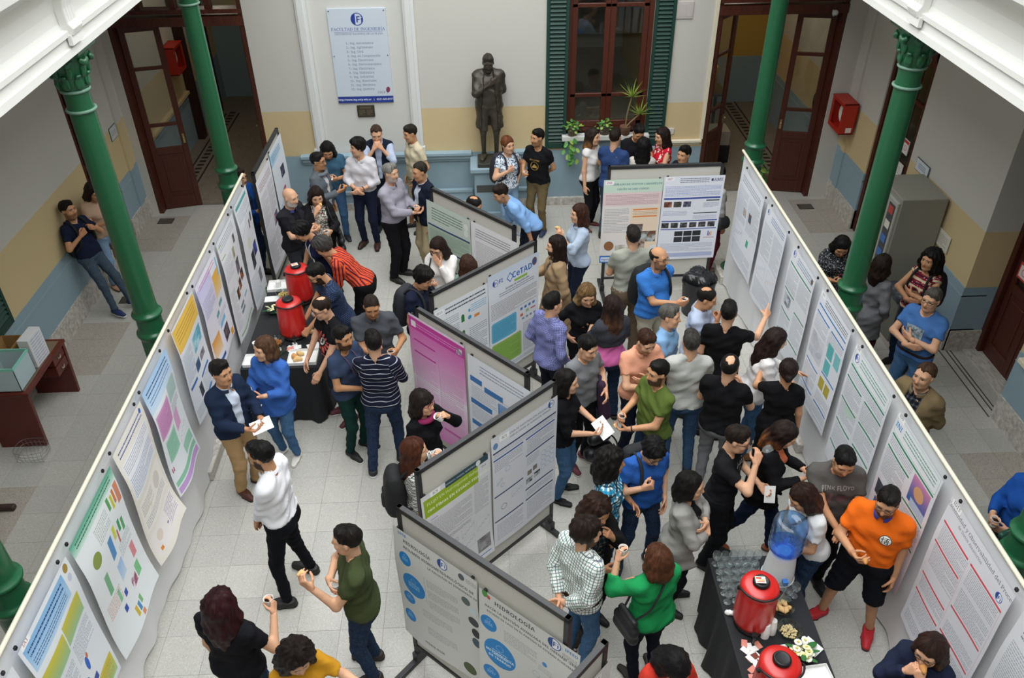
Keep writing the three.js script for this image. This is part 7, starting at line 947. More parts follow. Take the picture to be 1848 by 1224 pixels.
// ---------- right aisle: vending machine, bin, hydrant cabinets ----------
{
  const g = thing('vending_machine', 'grey vending machine standing against the right wall', 'vending machine', [5.38, 0, -9.42]), gm = mat('#8f8d82', 0.5);
  part('cabinet', rbx(-0.28, 0.3, 0.04, 1.7, -0.36, 0.36, 0.015), gm, g); part('kick_plate', bx(-0.26, 0.28, 0, 0.05, -0.33, 0.33), darkMetal, g); const fp = part('front_panel', rbx(-0.315, -0.275, 0.12, 1.64, -0.34, 0.34, 0.012), mat('#a6a69c', 0.4), g);
  part('button_strip', bx(-0.32, -0.312, 0.5, 1.58, 0.14, 0.3), mat('#3c4046', 0.4), fp); ['#b5463c', '#d8d4c6', '#3f6fb4', '#3f6fb4', '#e2dfd2'].forEach((c, k) => part('button_label', bx(-0.324, -0.319, 1.45 - k * 0.2, 1.55 - k * 0.2, 0.16, 0.28), mat(c, 0.5), fp)); part('display_picture', bx(-0.322, -0.312, 0.75, 1.58, -0.28, 0.08), mat('#b99a4a', 0.4), fp, 'amber backlit panel'); part('dispensing_slot', bx(-0.322, -0.312, 0.3, 0.55, -0.2, 0.06), darkMetal, fp);
  const b = thing('waste_bin', 'square steel waste bin lined with a dark grey bag', 'bin', [5.26, 0, -8.66], 0.05); part('bin_body', rbx(-0.17, 0.17, 0, 0.6, -0.19, 0.19, 0.01), mat('#75746e', 0.4, { metalness: 0.3 }), b); const bag = sdfMesh([{ a: [-0.13, 0.62, -0.14], b: [0.13, 0.62, -0.14], ra: 0.07, rb: 0.07 }, { a: [-0.13, 0.62, 0.14], b: [0.13, 0.62, 0.14], ra: 0.07, rb: 0.07 }, { a: [-0.13, 0.62, -0.14], b: [-0.13, 0.62, 0.14], ra: 0.07, rb: 0.07 }, { a: [0.13, 0.62, -0.14], b: [0.13, 0.62, 0.14], ra: 0.07, rb: 0.07 }], { cell: 0.02, k: 0.03, mod: (x, y, z, f) => f + 0.008 * Math.sin(x * 70 + y * 30) * Math.sin(z * 60 + y * 40) }); bag.userData = {}; part('bin_liner', bag, mat('#3a3f45', 0.45), b);
  const t = thing('rubbish_bin', 'round black rubbish bin with a crinkled bag beside the front board', 'bin', [2.8, 0, -9.28]); part('bin_body', lathe([[0.001, 0], [0.2, 0], [0.24, 0.6], [0.22, 0.6], [0.18, 0.03], [0.001, 0.03]], 24), mat('#232427', 0.5), t); const b2 = sdfMesh([{ a: [-0.12, 0.58, 0], b: [0.12, 0.58, 0], ra: 0.13, rb: 0.13 }, { a: [0, 0.6, -0.12], b: [0, 0.6, 0.12], ra: 0.13, rb: 0.12 }], { cell: 0.02, k: 0.04, mod: (x, y, z, f) => f + 0.016 * Math.sin(x * 60 + y * 40) * Math.sin(z * 50 + y * 70 + x * 20) }); b2.userData = {}; part('bin_liner', b2, mat('#141517', 0.25), t); t.scale.set(0.92, 0.86, 0.92);
  const cab = (label, pos, turn) => { const o = thing('fire_hose_cabinet', label, 'fire cabinet', pos, turn), rm = mat('#b32a1c', 0.45); part('cabinet_box', merge([rbx(-0.24, 0.24, 0, 0.02, -0.22, 0, 0.004, 1), rbx(-0.24, 0.24, 0.46, 0.48, -0.22, 0.012, 0.004, 1), rbx(-0.24, -0.22, 0, 0.48, -0.22, 0, 0.004, 1), rbx(0.22, 0.24, 0, 0.48, -0.22, 0, 0.004, 1), bx(-0.24, 0.24, 0, 0.48, -0.22, -0.21)]), rm, o); part('cabinet_door', merge([bx(-0.22, 0.22, 0.02, 0.06, -0.02, -0.005), bx(-0.22, 0.22, 0.42, 0.46, -0.02, -0.005), bx(-0.22, -0.18, 0.06, 0.42, -0.02, -0.005), bx(0.18, 0.22, 0.06, 0.42, -0.02, -0.005)]), rm, o); part('hose', merge([new THREE.TorusGeometry(0.12, 0.03, 8, 20).translate(0, 0.24, -0.12), new THREE.TorusGeometry(0.07, 0.03, 8, 20).translate(0, 0.24, -0.12)]), mat('#d4cfc4', 0.8), o, 'coiled white hose'); part('sticker', bx(0.2415, 0.2425, 0.03, 0.11, -0.18, -0.09), mat('#e8dcd8', 0.6), o); };
  cab('red fire hose cabinet on the wall by the right hand door', [X1 - 0.265, 1.3, -12.27], -90 * R); cab('red fire hose cabinet inside the left corridor', [-5.27, 1.5, -15.1], 90 * R);
  const fe = thing('fire_extinguisher', 'red fire extinguisher seen through the right door glass', 'extinguisher', [5.6, 1.0, -13.35]); part('cylinder', lathe([[0.001, 0], [0.07, 0], [0.075, 0.02], [0.075, 0.42], [0.05, 0.48], [0.02, 0.5], [0.001, 0.5]], 20), mat('#b3261c', 0.35), fe); part('valve', merge([bx(-0.02, 0.02, 0.5, 0.55, -0.02, 0.02), bx(-0.07, 0.03, 0.55, 0.575, -0.012, 0.012)]), darkMetal, fe); part('paper_label', lathe([[0.0765, 0.15], [0.0765, 0.32]], 20, 0, 4), mat('#dcdde0', 0.6), fe); part('hose', tube([[-0.05, 0.54, 0], [-0.11, 0.45, 0.03], [-0.1, 0.2, 0.05], [-0.08, 0.08, 0.05]], 0.01, 20, 6), darkMetal, fe); part('sign', bx(-0.02, 0.08, 0.62, 0.78, -0.06, -0.05), mat('#c23327', 0.6), fe);
  const cc = thing('security_camera', 'small white security camera on the right door lintel', 'camera', [5.18, 2.98, ZB + 0.03]); part('housing', xf(new THREE.CapsuleGeometry(0.04, 0.08, 6, 12), { p: [0, 0.02, 0.08], r: [1.1, 0, 0.3] }), mat('#d6d7d4', 0.5), cc); part('lens', xf(new THREE.CylinderGeometry(0.02, 0.02, 0.01, 12), { p: [-0.01, -0.02, 0.13], r: [1.1, 0, 0.3] }), blackPl, cc); part('bracket', bx(-0.015, 0.015, 0.0, 0.05, 0, 0.06), mat('#b9bab7', 0.5), cc);
  single('switch_plate', rbx(-0.06, 0.06, -0.05, 0.05, 0, 0.02, 0.006), mat('#d2d0c8', 0.6), 'white socket plate right of the window shutter', 'socket', [2.97, 1.22, ZB]); single('wall_vent', merge([rbx(-0.14, 0.14, -0.12, 0.12, 0, 0.02, 0.004), ...[0, 1, 2].map((k) => bx(-0.12 + k * 0.085, -0.05 + k * 0.085, -0.09, 0.09, 0.018, 0.024))]), mat('#c4bcb8', 0.7), 'square pale vent above the right shutter', 'vent', [2.98, 3.06, ZB]);
  for (const [x, z, l] of [[-4.98, -9.98, 'dark floor drain under the wall leaning student'], [-5.14, -12.3, 'dark floor drain by the left corner pier'], [5.26, -12.2, 'dark floor drain before the right hand door']]) { const d = thing('floor_drain', l, 'drain', [x, 0.0005, z]); part('grate', rbx(-0.12, 0.12, 0, 0.005, -0.09, 0.09, 0.002, 1), mat('#4f4a42', 0.5, { metalness: 0.4 }), d); for (let k = 0; k < 5; k++) part('grate_bar', bx(-0.1, 0.1, 0.005, 0.008, -0.07 + k * 0.032, -0.058 + k * 0.032), mat('#6a645a', 0.5), d); }
}
// ---------- things inside the right hand room ----------
{
  for (let k = 0; k < 5; k++) single('book_stack', rbx(-0.22, 0.22, 0, 0.085, -0.16, 0.16, 0.006), mat(['#8a6a5a', '#9c7a68', '#7d5f52', '#a38a74', '#b59a7c'][k], 0.8), 'layer of the brown book stack on the back room table', 'books', [4.05 + k * 0.004, 1.02 + k * 0.087, -15.0], rr(-0.08, 0.08), 'book stacks in the right room');
  single('side_table', merge([rbx(-0.4, 0.4, 0.96, 1.0, -0.3, 0.3, 0.006), ...[[-0.36, -0.26], [0.36, -0.26], [-0.36, 0.26], [0.36, 0.26]].map(([x, z]) => rbx(x - 0.025, x + 0.025, 0, 0.96, z - 0.025, z + 0.025, 0.004))]), mat('#3a302a', 0.6), 'dark side table carrying stacked books in the right room', 'table', [4.05, 0, -15.0]);
  single('storage_carton', rbx(-0.25, 0.25, 0, 0.26, -0.2, 0.2, 0.01), mat('#a59f92', 0.8), 'pale grey carton on a black crate in the right room', 'box', [4.15, 0.32, -14.2]); single('plastic_crate', rbx(-0.27, 0.27, 0, 0.315, -0.22, 0.22, 0.01), mat('#1d1d20', 0.6), 'black crate under the pale carton', 'crate', [4.15, 0, -14.2]);
  const leaf = (l, w) => { const s = new THREE.SphereGeometry(1, 8, 5); s.scale(w / 2, 0.006, l / 2); s.translate(0, 0, l / 2); return s; };
  const lm = [mat('#3f7a34', 0.5), mat('#5a9440', 0.5), mat('#8aa848', 0.5)];
  const plant = (label, pos, n, potC, spread, l, w, sc = 1) => { const g = thing('potted_plant', label, 'plant', pos); g.scale.setScalar(sc); part('pot', lathe([[0.001, 0], [0.1, 0], [0.13, 0.2], [0.14, 0.21], [0.125, 0.21], [0.1, 0.18], [0.001, 0.18]], 20), mat(potC, 0.6), g); const lg = leaf(l, w); for (let k = 0; k < n; k++) { const a = k * 2.399, o = part('leaf', lg, lm[k % 3], g); o.position.set(Math.cos(a) * spread * (k / n), 0.22 + 0.12 * rnd() - (k / n) * 0.12, Math.sin(a) * spread * (k / n)); o.rotation.set(rr(-0.6, 0.9), Math.PI / 2 - a, 0, 'YXZ'); } return g; };
  plant('leafy plant in a cream pot inside the right door', [4.72, 0, -13.2], 26, '#c9c3a4', 0.16, 0.14, 0.08); plant('trailing plant on the window sill beside the black shirted man', [1.42, 1.22, ZB + 0.05], 34, '#6a5a48', 0.2, 0.1, 0.07, 0.7); plant('trailing plant in the middle of the window sill', [1.92, 1.22, ZB + 0.05], 30, '#5f5040', 0.22, 0.1, 0.07, 0.7);
  const t = plant('low foliage hanging below the window sill', [1.4, 1.22, ZB + 0.09], 0, '#6a5a48', 0.1, 0.1, 0.07, 0.5); const lg = leaf(0.2, 0.13); for (let k = 0; k < 20; k++) { const o = part('leaf', lg, lm[k % 3], t); o.position.set(rr(-0.25, 0.2), -k * 0.04, 0.12 + rr(0, 0.12)); o.rotation.set(rr(0.5, 1.3), rr(-1, 1), 0, 'YXZ'); }
  const d = thing('spiky_plant', 'spiky yellow green dracaena with two leaf heads at the window', 'plant', [2.24, 1.22, ZB + 0.08]); part('pot', lathe([[0.001, 0], [0.07, 0], [0.09, 0.13], [0.08, 0.13], [0.001, 0.11]], 18), mat('#6b4a38', 0.7), d); const sp = new THREE.ConeGeometry(0.012, 0.3, 4); sp.translate(0, 0.15, 0); sp.scale(1, 1, 0.3);
  for (const [x, y, tx] of [[0.06, 0.62, 0.02], [0.2, 0.34, 0.1]]) { part('stem', tube([[0, 0.1, 0], [tx * 0.6, y * 0.55, 0.02], [x, y, 0.05]], 0.012, 12, 6), mat('#8a7350', 0.8), d); for (let k = 0; k < 34; k++) { const a = k * 2.399, e = 0.25 + 1.15 * (k / 34), o = part('spike_leaf', sp, k % 3 ? mat('#9db04a', 0.5) : mat('#6f9638', 0.5), d); o.position.set(x, y, 0.05); o.rotation.set(e * 1.1, a, 0, 'YXZ'); o.scale.setScalar(0.75 + 0.25 * Math.sin(k)); } }
}
// ---------- bronze statue on its pedestal ----------
{
  const g = thing('statue_pedestal', 'blue painted pedestal under the bronze statue', 'pedestal', [0.13, 0, -12.22]); part('pedestal_block', merge([rbx(-0.3, 0.3, 0, 0.16, -0.24, 0.24, 0.012), bx(-0.27, 0.27, 0.16, 0.84, -0.24, 0.2), rbx(-0.33, 0.33, 0.84, 0.92, -0.24, 0.26, 0.02)]), blueP, g); part('slot', bx(-0.24, 0.12, 0.5, 0.62, 0.2, 0.205), mat('#4a4c48', 0.6), g, 'dark inscription slot');
  const p = person({ name: 'bronze_statue', cat: 'statue', label: 'dark bronze statue of a standing man with hand on chest', x: 0.12, z: -12.22, y0: 0.985, h: 1.62, w: 1.1, yaw: 0, bronze: true, skin: '#4a443a', hairC: '#4a443a', brow: '#3a352d', hair: 'short', hp: 16, R: [[0.0, 1.3, 0.16], [0.8, -0.8, 0.1], [-0.3, 0.2, -1], 'relax'], L: 'behind', top: { c: '#453f35', sleeve: 0.1, rough: 0.45, name: 'waistcoat', hem: 0.9 }, jacket: { c: '#3f3a31', rough: 0.42, hem: 0.56, wTop: 0.06, wBot: 0.13, name: 'tailcoat', flare: 0.05, o: 0.05 }, bottom: { c: '#484238', len: 0.5, loose: 0.016, rough: 0.45 }, shoes: { c: '#3c372e', sole: '#332f28', rough: 0.45 }, bare: true });
  part('statue_base', rbx(-0.2, 0.24, -0.065, 0.0, -0.17, 0.22, 0.008), mat('#3a3a33', 0.5), p.root, 'square bronze base');
}

wallPlate('door_notice', 'red and white notice stuck on the glazed right hand door', [X1 + 0.06, 1.72, -10.58], -90 * R, 0.17, 0.2, [['bg', '#e6e0de'], ['bar', 0, 0, 1, 0.22, '#c43a3a'], ['ring', 0.5, 0.58, 0.22, '#c43a3a', 12]], '#ddd5d2'); wallPlate('door_notice', 'plain white paper stuck low on the glazed right hand door', [X1 + 0.06, 1.36, -10.58], -90 * R, 0.16, 0.24, [['bg', '#e3e1da'], ['p', 0.2, 0.2, 0.6, 0.5, 4, '#a5a39a']], '#dedcd4'); wallPlate('door_notice', 'red bordered notice on the recessed double door', [6.15, 1.3, -7.95], -90 * R, 0.22, 0.2, [['bg', '#c9443f'], ['bar', 0.08, 0.1, 0.84, 0.8, '#ece6e2'], ['ring', 0.5, 0.5, 0.2, '#c43a3a', 12]], '#b9403c');
{ const g = thing('wooden_bench', 'end of a dark wooden bench at the left aisle edge', 'bench', [-4.99, 0, -6.1]); part('foot_rail', rbx(-0.3, 0.13, 0, 0.06, -0.035, 0.035, 0.02), mat('#3a2a24', 0.5), g); part('upright', rbx(-0.3, -0.24, 0.05, 0.42, -0.03, 0.03, 0.01), mat('#3a2a24', 0.5), g); part('seat', rbx(-0.45, -0.15, 0.42, 0.46, -0.05, 0.9, 0.012), mat('#4a342a', 0.5), g); }
// ---------- motifs printed on shirts ----------
const motif = (w, h, d) => canvasTex(w, h, (c) => { c.clearRect(0, 0, w, h); d(c); });
const PR = {
  rays: motif(200, 260, (c) => { c.translate(100, 110); for (let k = 0; k < 14; k++) { c.save(); c.rotate(k * Math.PI / 7); c.fillStyle = '#cf5a52'; c.beginPath(); c.ellipse(0, -72, 11, 30, 0, 0, 7); c.fill(); c.restore(); } c.fillStyle = '#1a1a1c'; c.beginPath(); c.arc(0, 0, 40, 0, 7); c.fill(); c.fillStyle = '#d8cfc8'; c.beginPath(); c.arc(0, 0, 30, 0, 7); c.fill(); c.fillStyle = '#3a3a3e'; c.fillRect(-14, -16, 28, 32); c.fillStyle = '#cf5a52'; c.fillRect(-50, 118, 100, 22); }),
  gold: motif(160, 160, (c) => { c.strokeStyle = '#a3833c'; c.lineWidth = 7; c.beginPath(); c.arc(80, 90, 52, 0, 7); c.stroke(); c.fillStyle = '#a3833c'; c.beginPath(); c.moveTo(40, 116); c.lineTo(74, 66); c.lineTo(90, 90); c.lineTo(100, 78); c.lineTo(122, 116); c.fill(); c.font = 'bold 24px sans-serif'; c.textAlign = 'center'; c.fillText('BILLABONG', 80, 24); }),
  floyd: motif(320, 230, (c) => { c.fillStyle = '#8f8a86'; c.font = 'bold 50px sans-serif'; c.textAlign = 'center'; c.fillText('PINK FLOYD', 160, 50); c.fillStyle = '#6d4a4c'; c.beginPath(); c.moveTo(100, 90); c.lineTo(130, 80); c.lineTo(124, 200); c.lineTo(90, 196); c.fill(); c.beginPath(); c.ellipse(205, 140, 52, 42, 0, 0, 7); c.fillStyle = '#5c4446'; c.fill(); }),
  kanji: motif(160, 160, (c) => { c.fillStyle = '#121212'; c.beginPath(); c.ellipse(80, 80, 76, 76, 0, 0, 7); c.fill(); c.fillStyle = '#f1efe8'; c.beginPath(); c.arc(80, 80, 68, 0, 7); c.fill(); c.strokeStyle = '#141414'; c.lineWidth = 9; c.lineCap = 'round'; const L = (...p) => { c.beginPath(); c.moveTo(p[0], p[1]); for (let i = 2; i < p.length; i += 2) c.lineTo(p[i], p[i + 1]); c.stroke(); }; L(46, 34, 46, 126); L(32, 58, 36, 76); L(58, 54, 64, 66); L(72, 40, 124, 40); L(98, 40, 90, 80); L(76, 60, 114, 60, 112, 80); L(68, 82, 128, 82); L(80, 96, 80, 122); L(80, 96, 116, 96, 116, 122); L(80, 122, 116, 122); }),
  photo: motif(160, 200, (c) => { c.fillStyle = '#9aa9b3'; c.fillRect(10, 10, 140, 170); for (let i = 0; i < 60; i++) { c.globalAlpha = 0.5; c.fillStyle = ['#5f7482', '#c3cdd2', '#48555e'][i % 3]; c.beginPath(); c.ellipse(20 + rnd() * 120, 20 + rnd() * 150, rr(5, 22), rr(4, 14), rnd() * 3, 0, 7); c.fill(); } c.globalAlpha = 1; }),
  scratch: motif(200, 160, (c) => { c.strokeStyle = '#a9a9ac'; for (let i = 0; i < 34; i++) { c.lineWidth = rr(1, 5); c.beginPath(); const x = rr(20, 180), y = rr(20, 130); c.moveTo(x, y); c.lineTo(x + rr(-50, 50), y + rr(-26, 26)); c.stroke(); } }),
};
const BK = '#15110f', DB = '#2b1b13', BR = '#4b2f1d', GY = '#7a766f', J = (p) => ({ pat: p }), BLK = { c: '#18181b' }, S1 = '#d4a585', S2 = '#c3916d', S3 = '#b3835f', SB = { c: '#1b1a1a' }, SN = { c: '#232a3d', sole: '#e8e6e0' };
const tee = (c, x = {}) => ({ c, sleeve: 0.3, ...x }), shirt = (c, x = {}) => ({ c, sleeve: 0.8, collar: true, ...x });
const crowd = [
  // by the back wall
  { x: -2.24, z: -11.55, h: 1.66, yaw: 8, label: 'long black haired man in teal T-shirt looking down at his food', top: tee('#3a5a70', { o: 0.022 }), bottom: J('denim_mid'), shoes: { c: '#26282d', sole: '#ddd' }, hair: 'long', hairC: BK, hp: 32, skin: S2, L: 'snack', R: 'snack', inL: ['paper', 'white napkin parcel held by the long haired man', [0.09, 0.08]] },
  { x: -2.3, z: -11.0, h: 1.66, yaw: 75, label: 'man with glasses in grey hooded jacket holding a pastry', top: tee('#c3c6ca', { collar: true }), jacket: { c: '#5b6168', hem: 0.86, name: 'hoodie', wTop: 0.05, wBot: 0.02 }, bottom: { c: '#9a875f' }, shoes: { c: '#5f6064', sole: '#eee' }, hair: 'short', hairC: BK, skin: S3, glasses: true, L: 'down', R: 'snack', inR: ['pastry', 'golden pastry held by the hooded man'], scarf: '#666c73' },
  { x: -1.75, z: -11.32, h: 1.72, yaw: -12, hy: -50, label: 'dark haired man in white striped shirt with hands joined at his belly', top: shirt('#cfccd0', { hem: 0.97 }), bottom: { c: '#1f2438' }, shoes: { c: '#3a211a' }, hair: 'mop', hairC: BK, skin: S1, L: 'belly', R: 'belly', watch: 'L' },
  { x: -1.55, z: -11.85, h: 1.74, yaw: 5, hp: 18, label: 'man in navy vest with both hands raised to his mouth', top: shirt('#b4bfd6', { sleeve: 0.75 }), jacket: { c: '#1d2333', sleeve: 0.02, hem: 0.9, name: 'vest', wTop: 0.05, wBot: 0.01 }, bottom: { c: '#1a1f2d' }, shoes: SB, hair: 'reced', hairC: '#5a4030', skin: S1, L: 'mouth', R: 'mouth' },
  { x: -1.02, z: -11.82, h: 1.72, yaw: -60, hp: 10, label: 'man in cream polo shirt leaning by the blue rail', top: tee('#cfc3a6', { collar: true, sleeve: 0.33 }), bottom: { c: '#a59a80' }, shoes: SB, hair: 'short', hairC: '#2f2720', skin: S2, L: 'pocket', R: 'down' },
  { x: -1.24, z: -10.36, h: 1.76, yaw: 62, label: 'grey bearded man in lilac grey shirt and black slacks holding a cup', w: 1.14, belly: 0.5, top: shirt('#9c98a4', { sleeve: 0.97, hem: 0.95, o: 0.022 }), bottom: { c: '#17171a', loose: 0.022 }, shoes: SB, hair: 'short', hairC: '#a5a29c', beard: 0.6, beardC: '#b0aca6', skin: S1, L: 'cup', R: [[0.02, 1.12, 0.33], [0.6, -1, 0], [-0.4, 0.8, 0], 'pinch'], inL: ['cup', 'white cup in the grey bearded man\'s hand'] },
  { x: -0.82, z: -10.45, h: 1.74, yaw: -58, hp: 8, label: 'man in dark navy blazer and beige trousers behind the green poster', top: shirt('#c4cfda', { hem: 0.97 }), jacket: { c: '#1b2030', hem: 0.82, collar: true }, bottom: { c: '#b5a482' }, shoes: SB, hair: 'reced', hairC: '#3a332c', skin: S2, L: 'down', R: 'pocket', belt: '#3a2a1c' },
  { x: 0.36, z: -11.5, h: 1.62, f: 1, yaw: 35, label: 'red haired woman in blue floral blouse with backpack straps', top: { pat: 'floral', sleeve: 0.22 }, bottom: J('denim_light'), shoes: { c: '#8a8f96', sole: '#eee' }, hair: 'pony', hairC: '#8a4f2c', skin: S1, L: 'hip', R: 'strap', pack: { label: 'dark backpack worn by the red haired woman', c: '#2a2630' } },
  { x: 0.82, z: -11.6, h: 1.68, yaw: -32, hy: -25, label: 'man in black T-shirt with gold emblem and khaki trousers', top: tee('#17171a'), print: { w: 0.2, hh: 0.2, y: 1.22, tex: PR.gold, label: 'gold mountain emblem' }, bottom: { c: '#6f6044' }, shoes: { c: '#28344f', sole: '#b9b9b9' }, hair: 'short', hairC: BK, skin: S2, beard: 0.4, R: 'cup', L: 'behind', inR: ['cup', 'white cup of the man with the gold emblem'] },
  { x: -0.2, z: -9.72, h: 1.6, yaw: 70, hp: 25, label: 'balding dark haired man half hidden behind the green poster board', top: shirt('#8fb0d8'), bottom: { c: '#2a2d36' }, shoes: SB, hair: 'thin', hairC: BK, skin: S2, L: 'belly', R: 'belly' },
  { x: 0.62, z: -10.2, h: 1.7, yaw: -72, lean: 42, hp: -18, label: 'man in light blue shirt bending forward behind the boards', top: shirt('#86aee0', { sleeve: 0.7, o: 0.024 }), bottom: { c: '#1f2433' }, shoes: SB, hair: 'short', hairC: DB, skin: S2, beard: 0.3, L: [[0.25, 0.9, 0.15], [0.6, 0, -1], [-1, 0, 0], 'relax'], R: [[0.22, 0.85, 0.35], [0.5, 0, -0.6], [-1, 0, 0], 'relax'] },
  { x: 1.62, z: -11.68, h: 1.64, f: 1, yaw: 55, label: 'ombre haired woman in white sleeveless blouse and black trousers', top: { c: '#d8d6d4', sleeve: 0.06, o: 0.022, hem: 0.92 }, bottom: BLK, shoes: { c: '#5a2d24', sole: '#ddd' }, hair: 'long', hairC: '#33221a', tip: '#a8743c', skin: S1, L: 'cup', R: 'down' },
  { x: 1.9, z: -11.35, h: 1.76, yaw: 150, label: 'dark haired man in blue raglan T-shirt seen from behind', w: 1.05, top: tee('#2f4470', { hem: 0.88 }), bottom: J('denim_grey'), shoes: SB, hair: 'short', hairC: DB, skin: S1, L: 'snack', R: 'down' },
  { x: 2.28, z: -11.72, h: 1.74, yaw: 8, hp: 28, label: 'man in black T-shirt bending his head over a slice', top: tee('#1b1b1f'), bottom: BLK, shoes: SB, hair: 'short', hairC: BK, skin: S2, L: 'snack', R: 'snack', inL: ['paper', 'small plate held by the man in black at the window', [0.1, 0.08]] },
  { x: 2.3, z: -11.28, h: 1.64, f: 1, yaw: 172, label: 'woman with long black hair and pale top seen from behind', top: { c: '#d0c9c2', sleeve: 0.1 }, bottom: BLK, shoes: SB, hair: 'vlong', hairC: '#0f0d0d', skin: S2, L: 'snack', R: 'snack' },
  { x: 2.67, z: -11.63, h: 1.65, f: 1, yaw: -72, hp: 8, label: 'long dark haired woman in red and white sleeveless top', top: { pat: 'paisley_top', sleeve: 0.05 }, bottom: BLK, shoes: SB, hair: 'long', hairC: '#2a1712', skin: S1, L: 'snack', R: 'cup' },
  { x: 2.86, z: -11.05, h: 1.6, yaw: -50, label: 'smiling young man whose head shows above the front board', top: tee('#1e2228'), bottom: BLK, shoes: SB, hair: 'quiff', hairC: BK, skin: S2, L: 'down', R: 'snack' },
  { x: 3.17, z: -10.35, h: 1.6, f: 1, yaw: 115, label: 'woman in grey knit and maroon trousers behind the front board', top: { c: '#b5b3b3', sleeve: 0.95, o: 0.022 }, bottom: { c: '#5a1f2c' }, shoes: { c: '#6a5a4a' }, hair: 'bun', hairC: BK, skin: S3, L: 'down', R: 'down', bag: { label: 'thin strapped dark bag on the grey knit woman', cross: 1, sd: -1, c: '#2a2a2e', size: [0.07, 0.06] } },
  // left side
  { x: -5.03, z: -9.72, h: 1.6, yaw: 66, pel: [0, -0.2], lean: -13, hp: 6, label: 'student in navy T-shirt leaning back against the left wall', top: tee('#1c2238', { hem: 0.92 }), bottom: J('denim_grey'), shoes: { c: '#1f2f5c', sole: '#eceae6' }, hair: 'short', hairC: BK, skin: S2, beard: 0.45, L: 'strap', R: 'strap', feet: [[0.14, 0.2, 18], [-0.12, 0.1, -8]], pack: { label: 'black backpack squeezed behind the wall leaning student', c: '#16171a', dz: -0.12 } },
  { x: -5.21, z: -10.38, h: 1.62, f: 1, yaw: 55, hp: 22, w: 1.08, label: 'woman in beige T-shirt and light jeans leaning by the left wall', top: tee('#b89b83', { o: 0.02 }), bottom: J('denim_light'), shoes: { c: '#b58a72', kind: 'flat' }, hair: 'mid', hairC: '#2b1a16', skin: S2, L: 'phone', R: 'phone' },
  { x: -3.28, z: -10.5, h: 1.68, yaw: 65, label: 'person in blue jacket with glasses behind the far left column', top: tee('#2a3d5a'), jacket: { c: '#1f4f9a', hem: 0.84 }, bottom: J('denim_dark'), shoes: SB, hair: 'short', hairC: DB, skin: S1, glasses: true, L: 'down', R: 'snack' },
  { x: -2.5, z: -9.85, h: 1.7, yaw: 62, hp: 8, label: 'bald white bearded man in black vest beside the edge-on board', w: 1.08, top: tee('#1a1a1f', { collar: '#3a3f7c', sleeve: 0.36 }), jacket: { c: '#26262a', sleeve: 0.02, hem: 0.88, name: 'vest', wTop: 0.06, wBot: 0.01 }, bottom: { c: '#3a3c42' }, shoes: SB, hairC: '#8a8078', brow: '#8a8078', beard: 0.85, beardC: '#c4c0ba', skin: S1, L: 'snack', R: [[0.1, 1.22, 0.36], [0.5, -1, 0], [-0.6, 0.4, 0], 'pinch'] },
  { x: -2.2, z: -10.1, h: 1.6, f: 1, yaw: 18, hp: 15, label: 'brown haired woman in patterned blouse and black cardigan with a cup', top: { pat: 'mixed', sleeve: 0.2, o: 0.02 }, jacket: { c: '#1d1b1e', hem: 0.82, wTop: 0.09, wBot: 0.1, name: 'cardigan' }, bottom: BLK, shoes: SB, hair: 'mid', hairC: '#2c1914', skin: S1, L: 'cup', R: 'mouth', inL: ['cup', 'white cup held by the patterned blouse woman'], inR: ['pastry', 'yellow pastry at the patterned blouse woman\'s mouth'], bag: { label: 'large black handbag of the patterned blouse woman', sd: 1, c: '#18171a', size: [0.14, 0.13], y: 0.9, z: 0.05 } },
  { x: -1.98, z: -9.33, h: 1.62, f: 1, yaw: -62, lean: 25, hp: 8, label: 'short haired woman in navy T-shirt with lanyard reaching over the table', top: tee('#232846', { o: 0.02 }), bottom: BLK, shoes: SB, hair: 'mop', hairC: '#100e10', skin: S2, L: 'down', R: [[0.12, 0.92, 0.48], [0.5, -0.5, -0.3], [0, -1, 0], 'relax'], lanyard: '#e4e2dc' },
  { x: -1.52, z: -8.86, h: 1.66, f: 1, yaw: -88, lean: 40, hp: -8, label: 'grey haired woman in orange striped top bending towards the table', w: 1.08, top: { pat: 'stripe_orange', sleeve: 0.55, o: 0.024, hem: 0.88 }, bottom: { c: '#141416', loose: 0.03, flare: 0.03 }, shoes: SB, hair: 'mop', hairC: '#56524f', skin: S2, L: [[0.1, 1.0, 0.4], [0.5, -1, 0], [0, -1, 0], 'relax'], R: [[0.12, 0.95, 0.44], [0.5, -1, 0], [0, -1, 0], 'relax'] },
  { x: -1.68, z: -8.08, h: 1.7, yaw: -68, lean: 14, hp: 14, label: 'bearded man with glasses in dotted navy T-shirt at the coffee urns', w: 1.08, top: { pat: 'dots', sleeve: 0.3, o: 0.02 }, bottom: J('denim_dark'), shoes: SB, hair: 'short', hairC: BK, skin: S2, glasses: true, beard: 0.85, L: [[0.14, 1.05, 0.44], [0.5, -1, 0], [-0.6, -0.6, 0], 'grip'], R: [[0.1, 0.98, 0.48], [0.5, -1, 0], [-0.6, -0.6, 0], 'relax'] },
  { x: -1.64, z: -7.36, h: 1.68, yaw: -55, hp: 10, lean: 5, label: 'balding man in black T-shirt printed with a red rayed emblem', w: 1.06, belly: 0.3, top: tee('#17171a', { o: 0.02 }), print: { w: 0.26, hh: 0.34, y: 1.18, tex: PR.rays, label: 'red rayed emblem' }, bottom: J('denim_dark'), shoes: { c: '#5a2430', sole: '#e4e2de' }, hair: 'thin', hairC: '#33261e', skin: S1, glasses: true, L: [[0.2, 0.95, 0.35], [0.5, -0.8, -0.3], [-0.5, -0.7, 0], 'relax'], R: [[0.16, 0.95, 0.3], [0.6, -0.8, 0], [-0.6, -0.6, 0], 'relax'] },
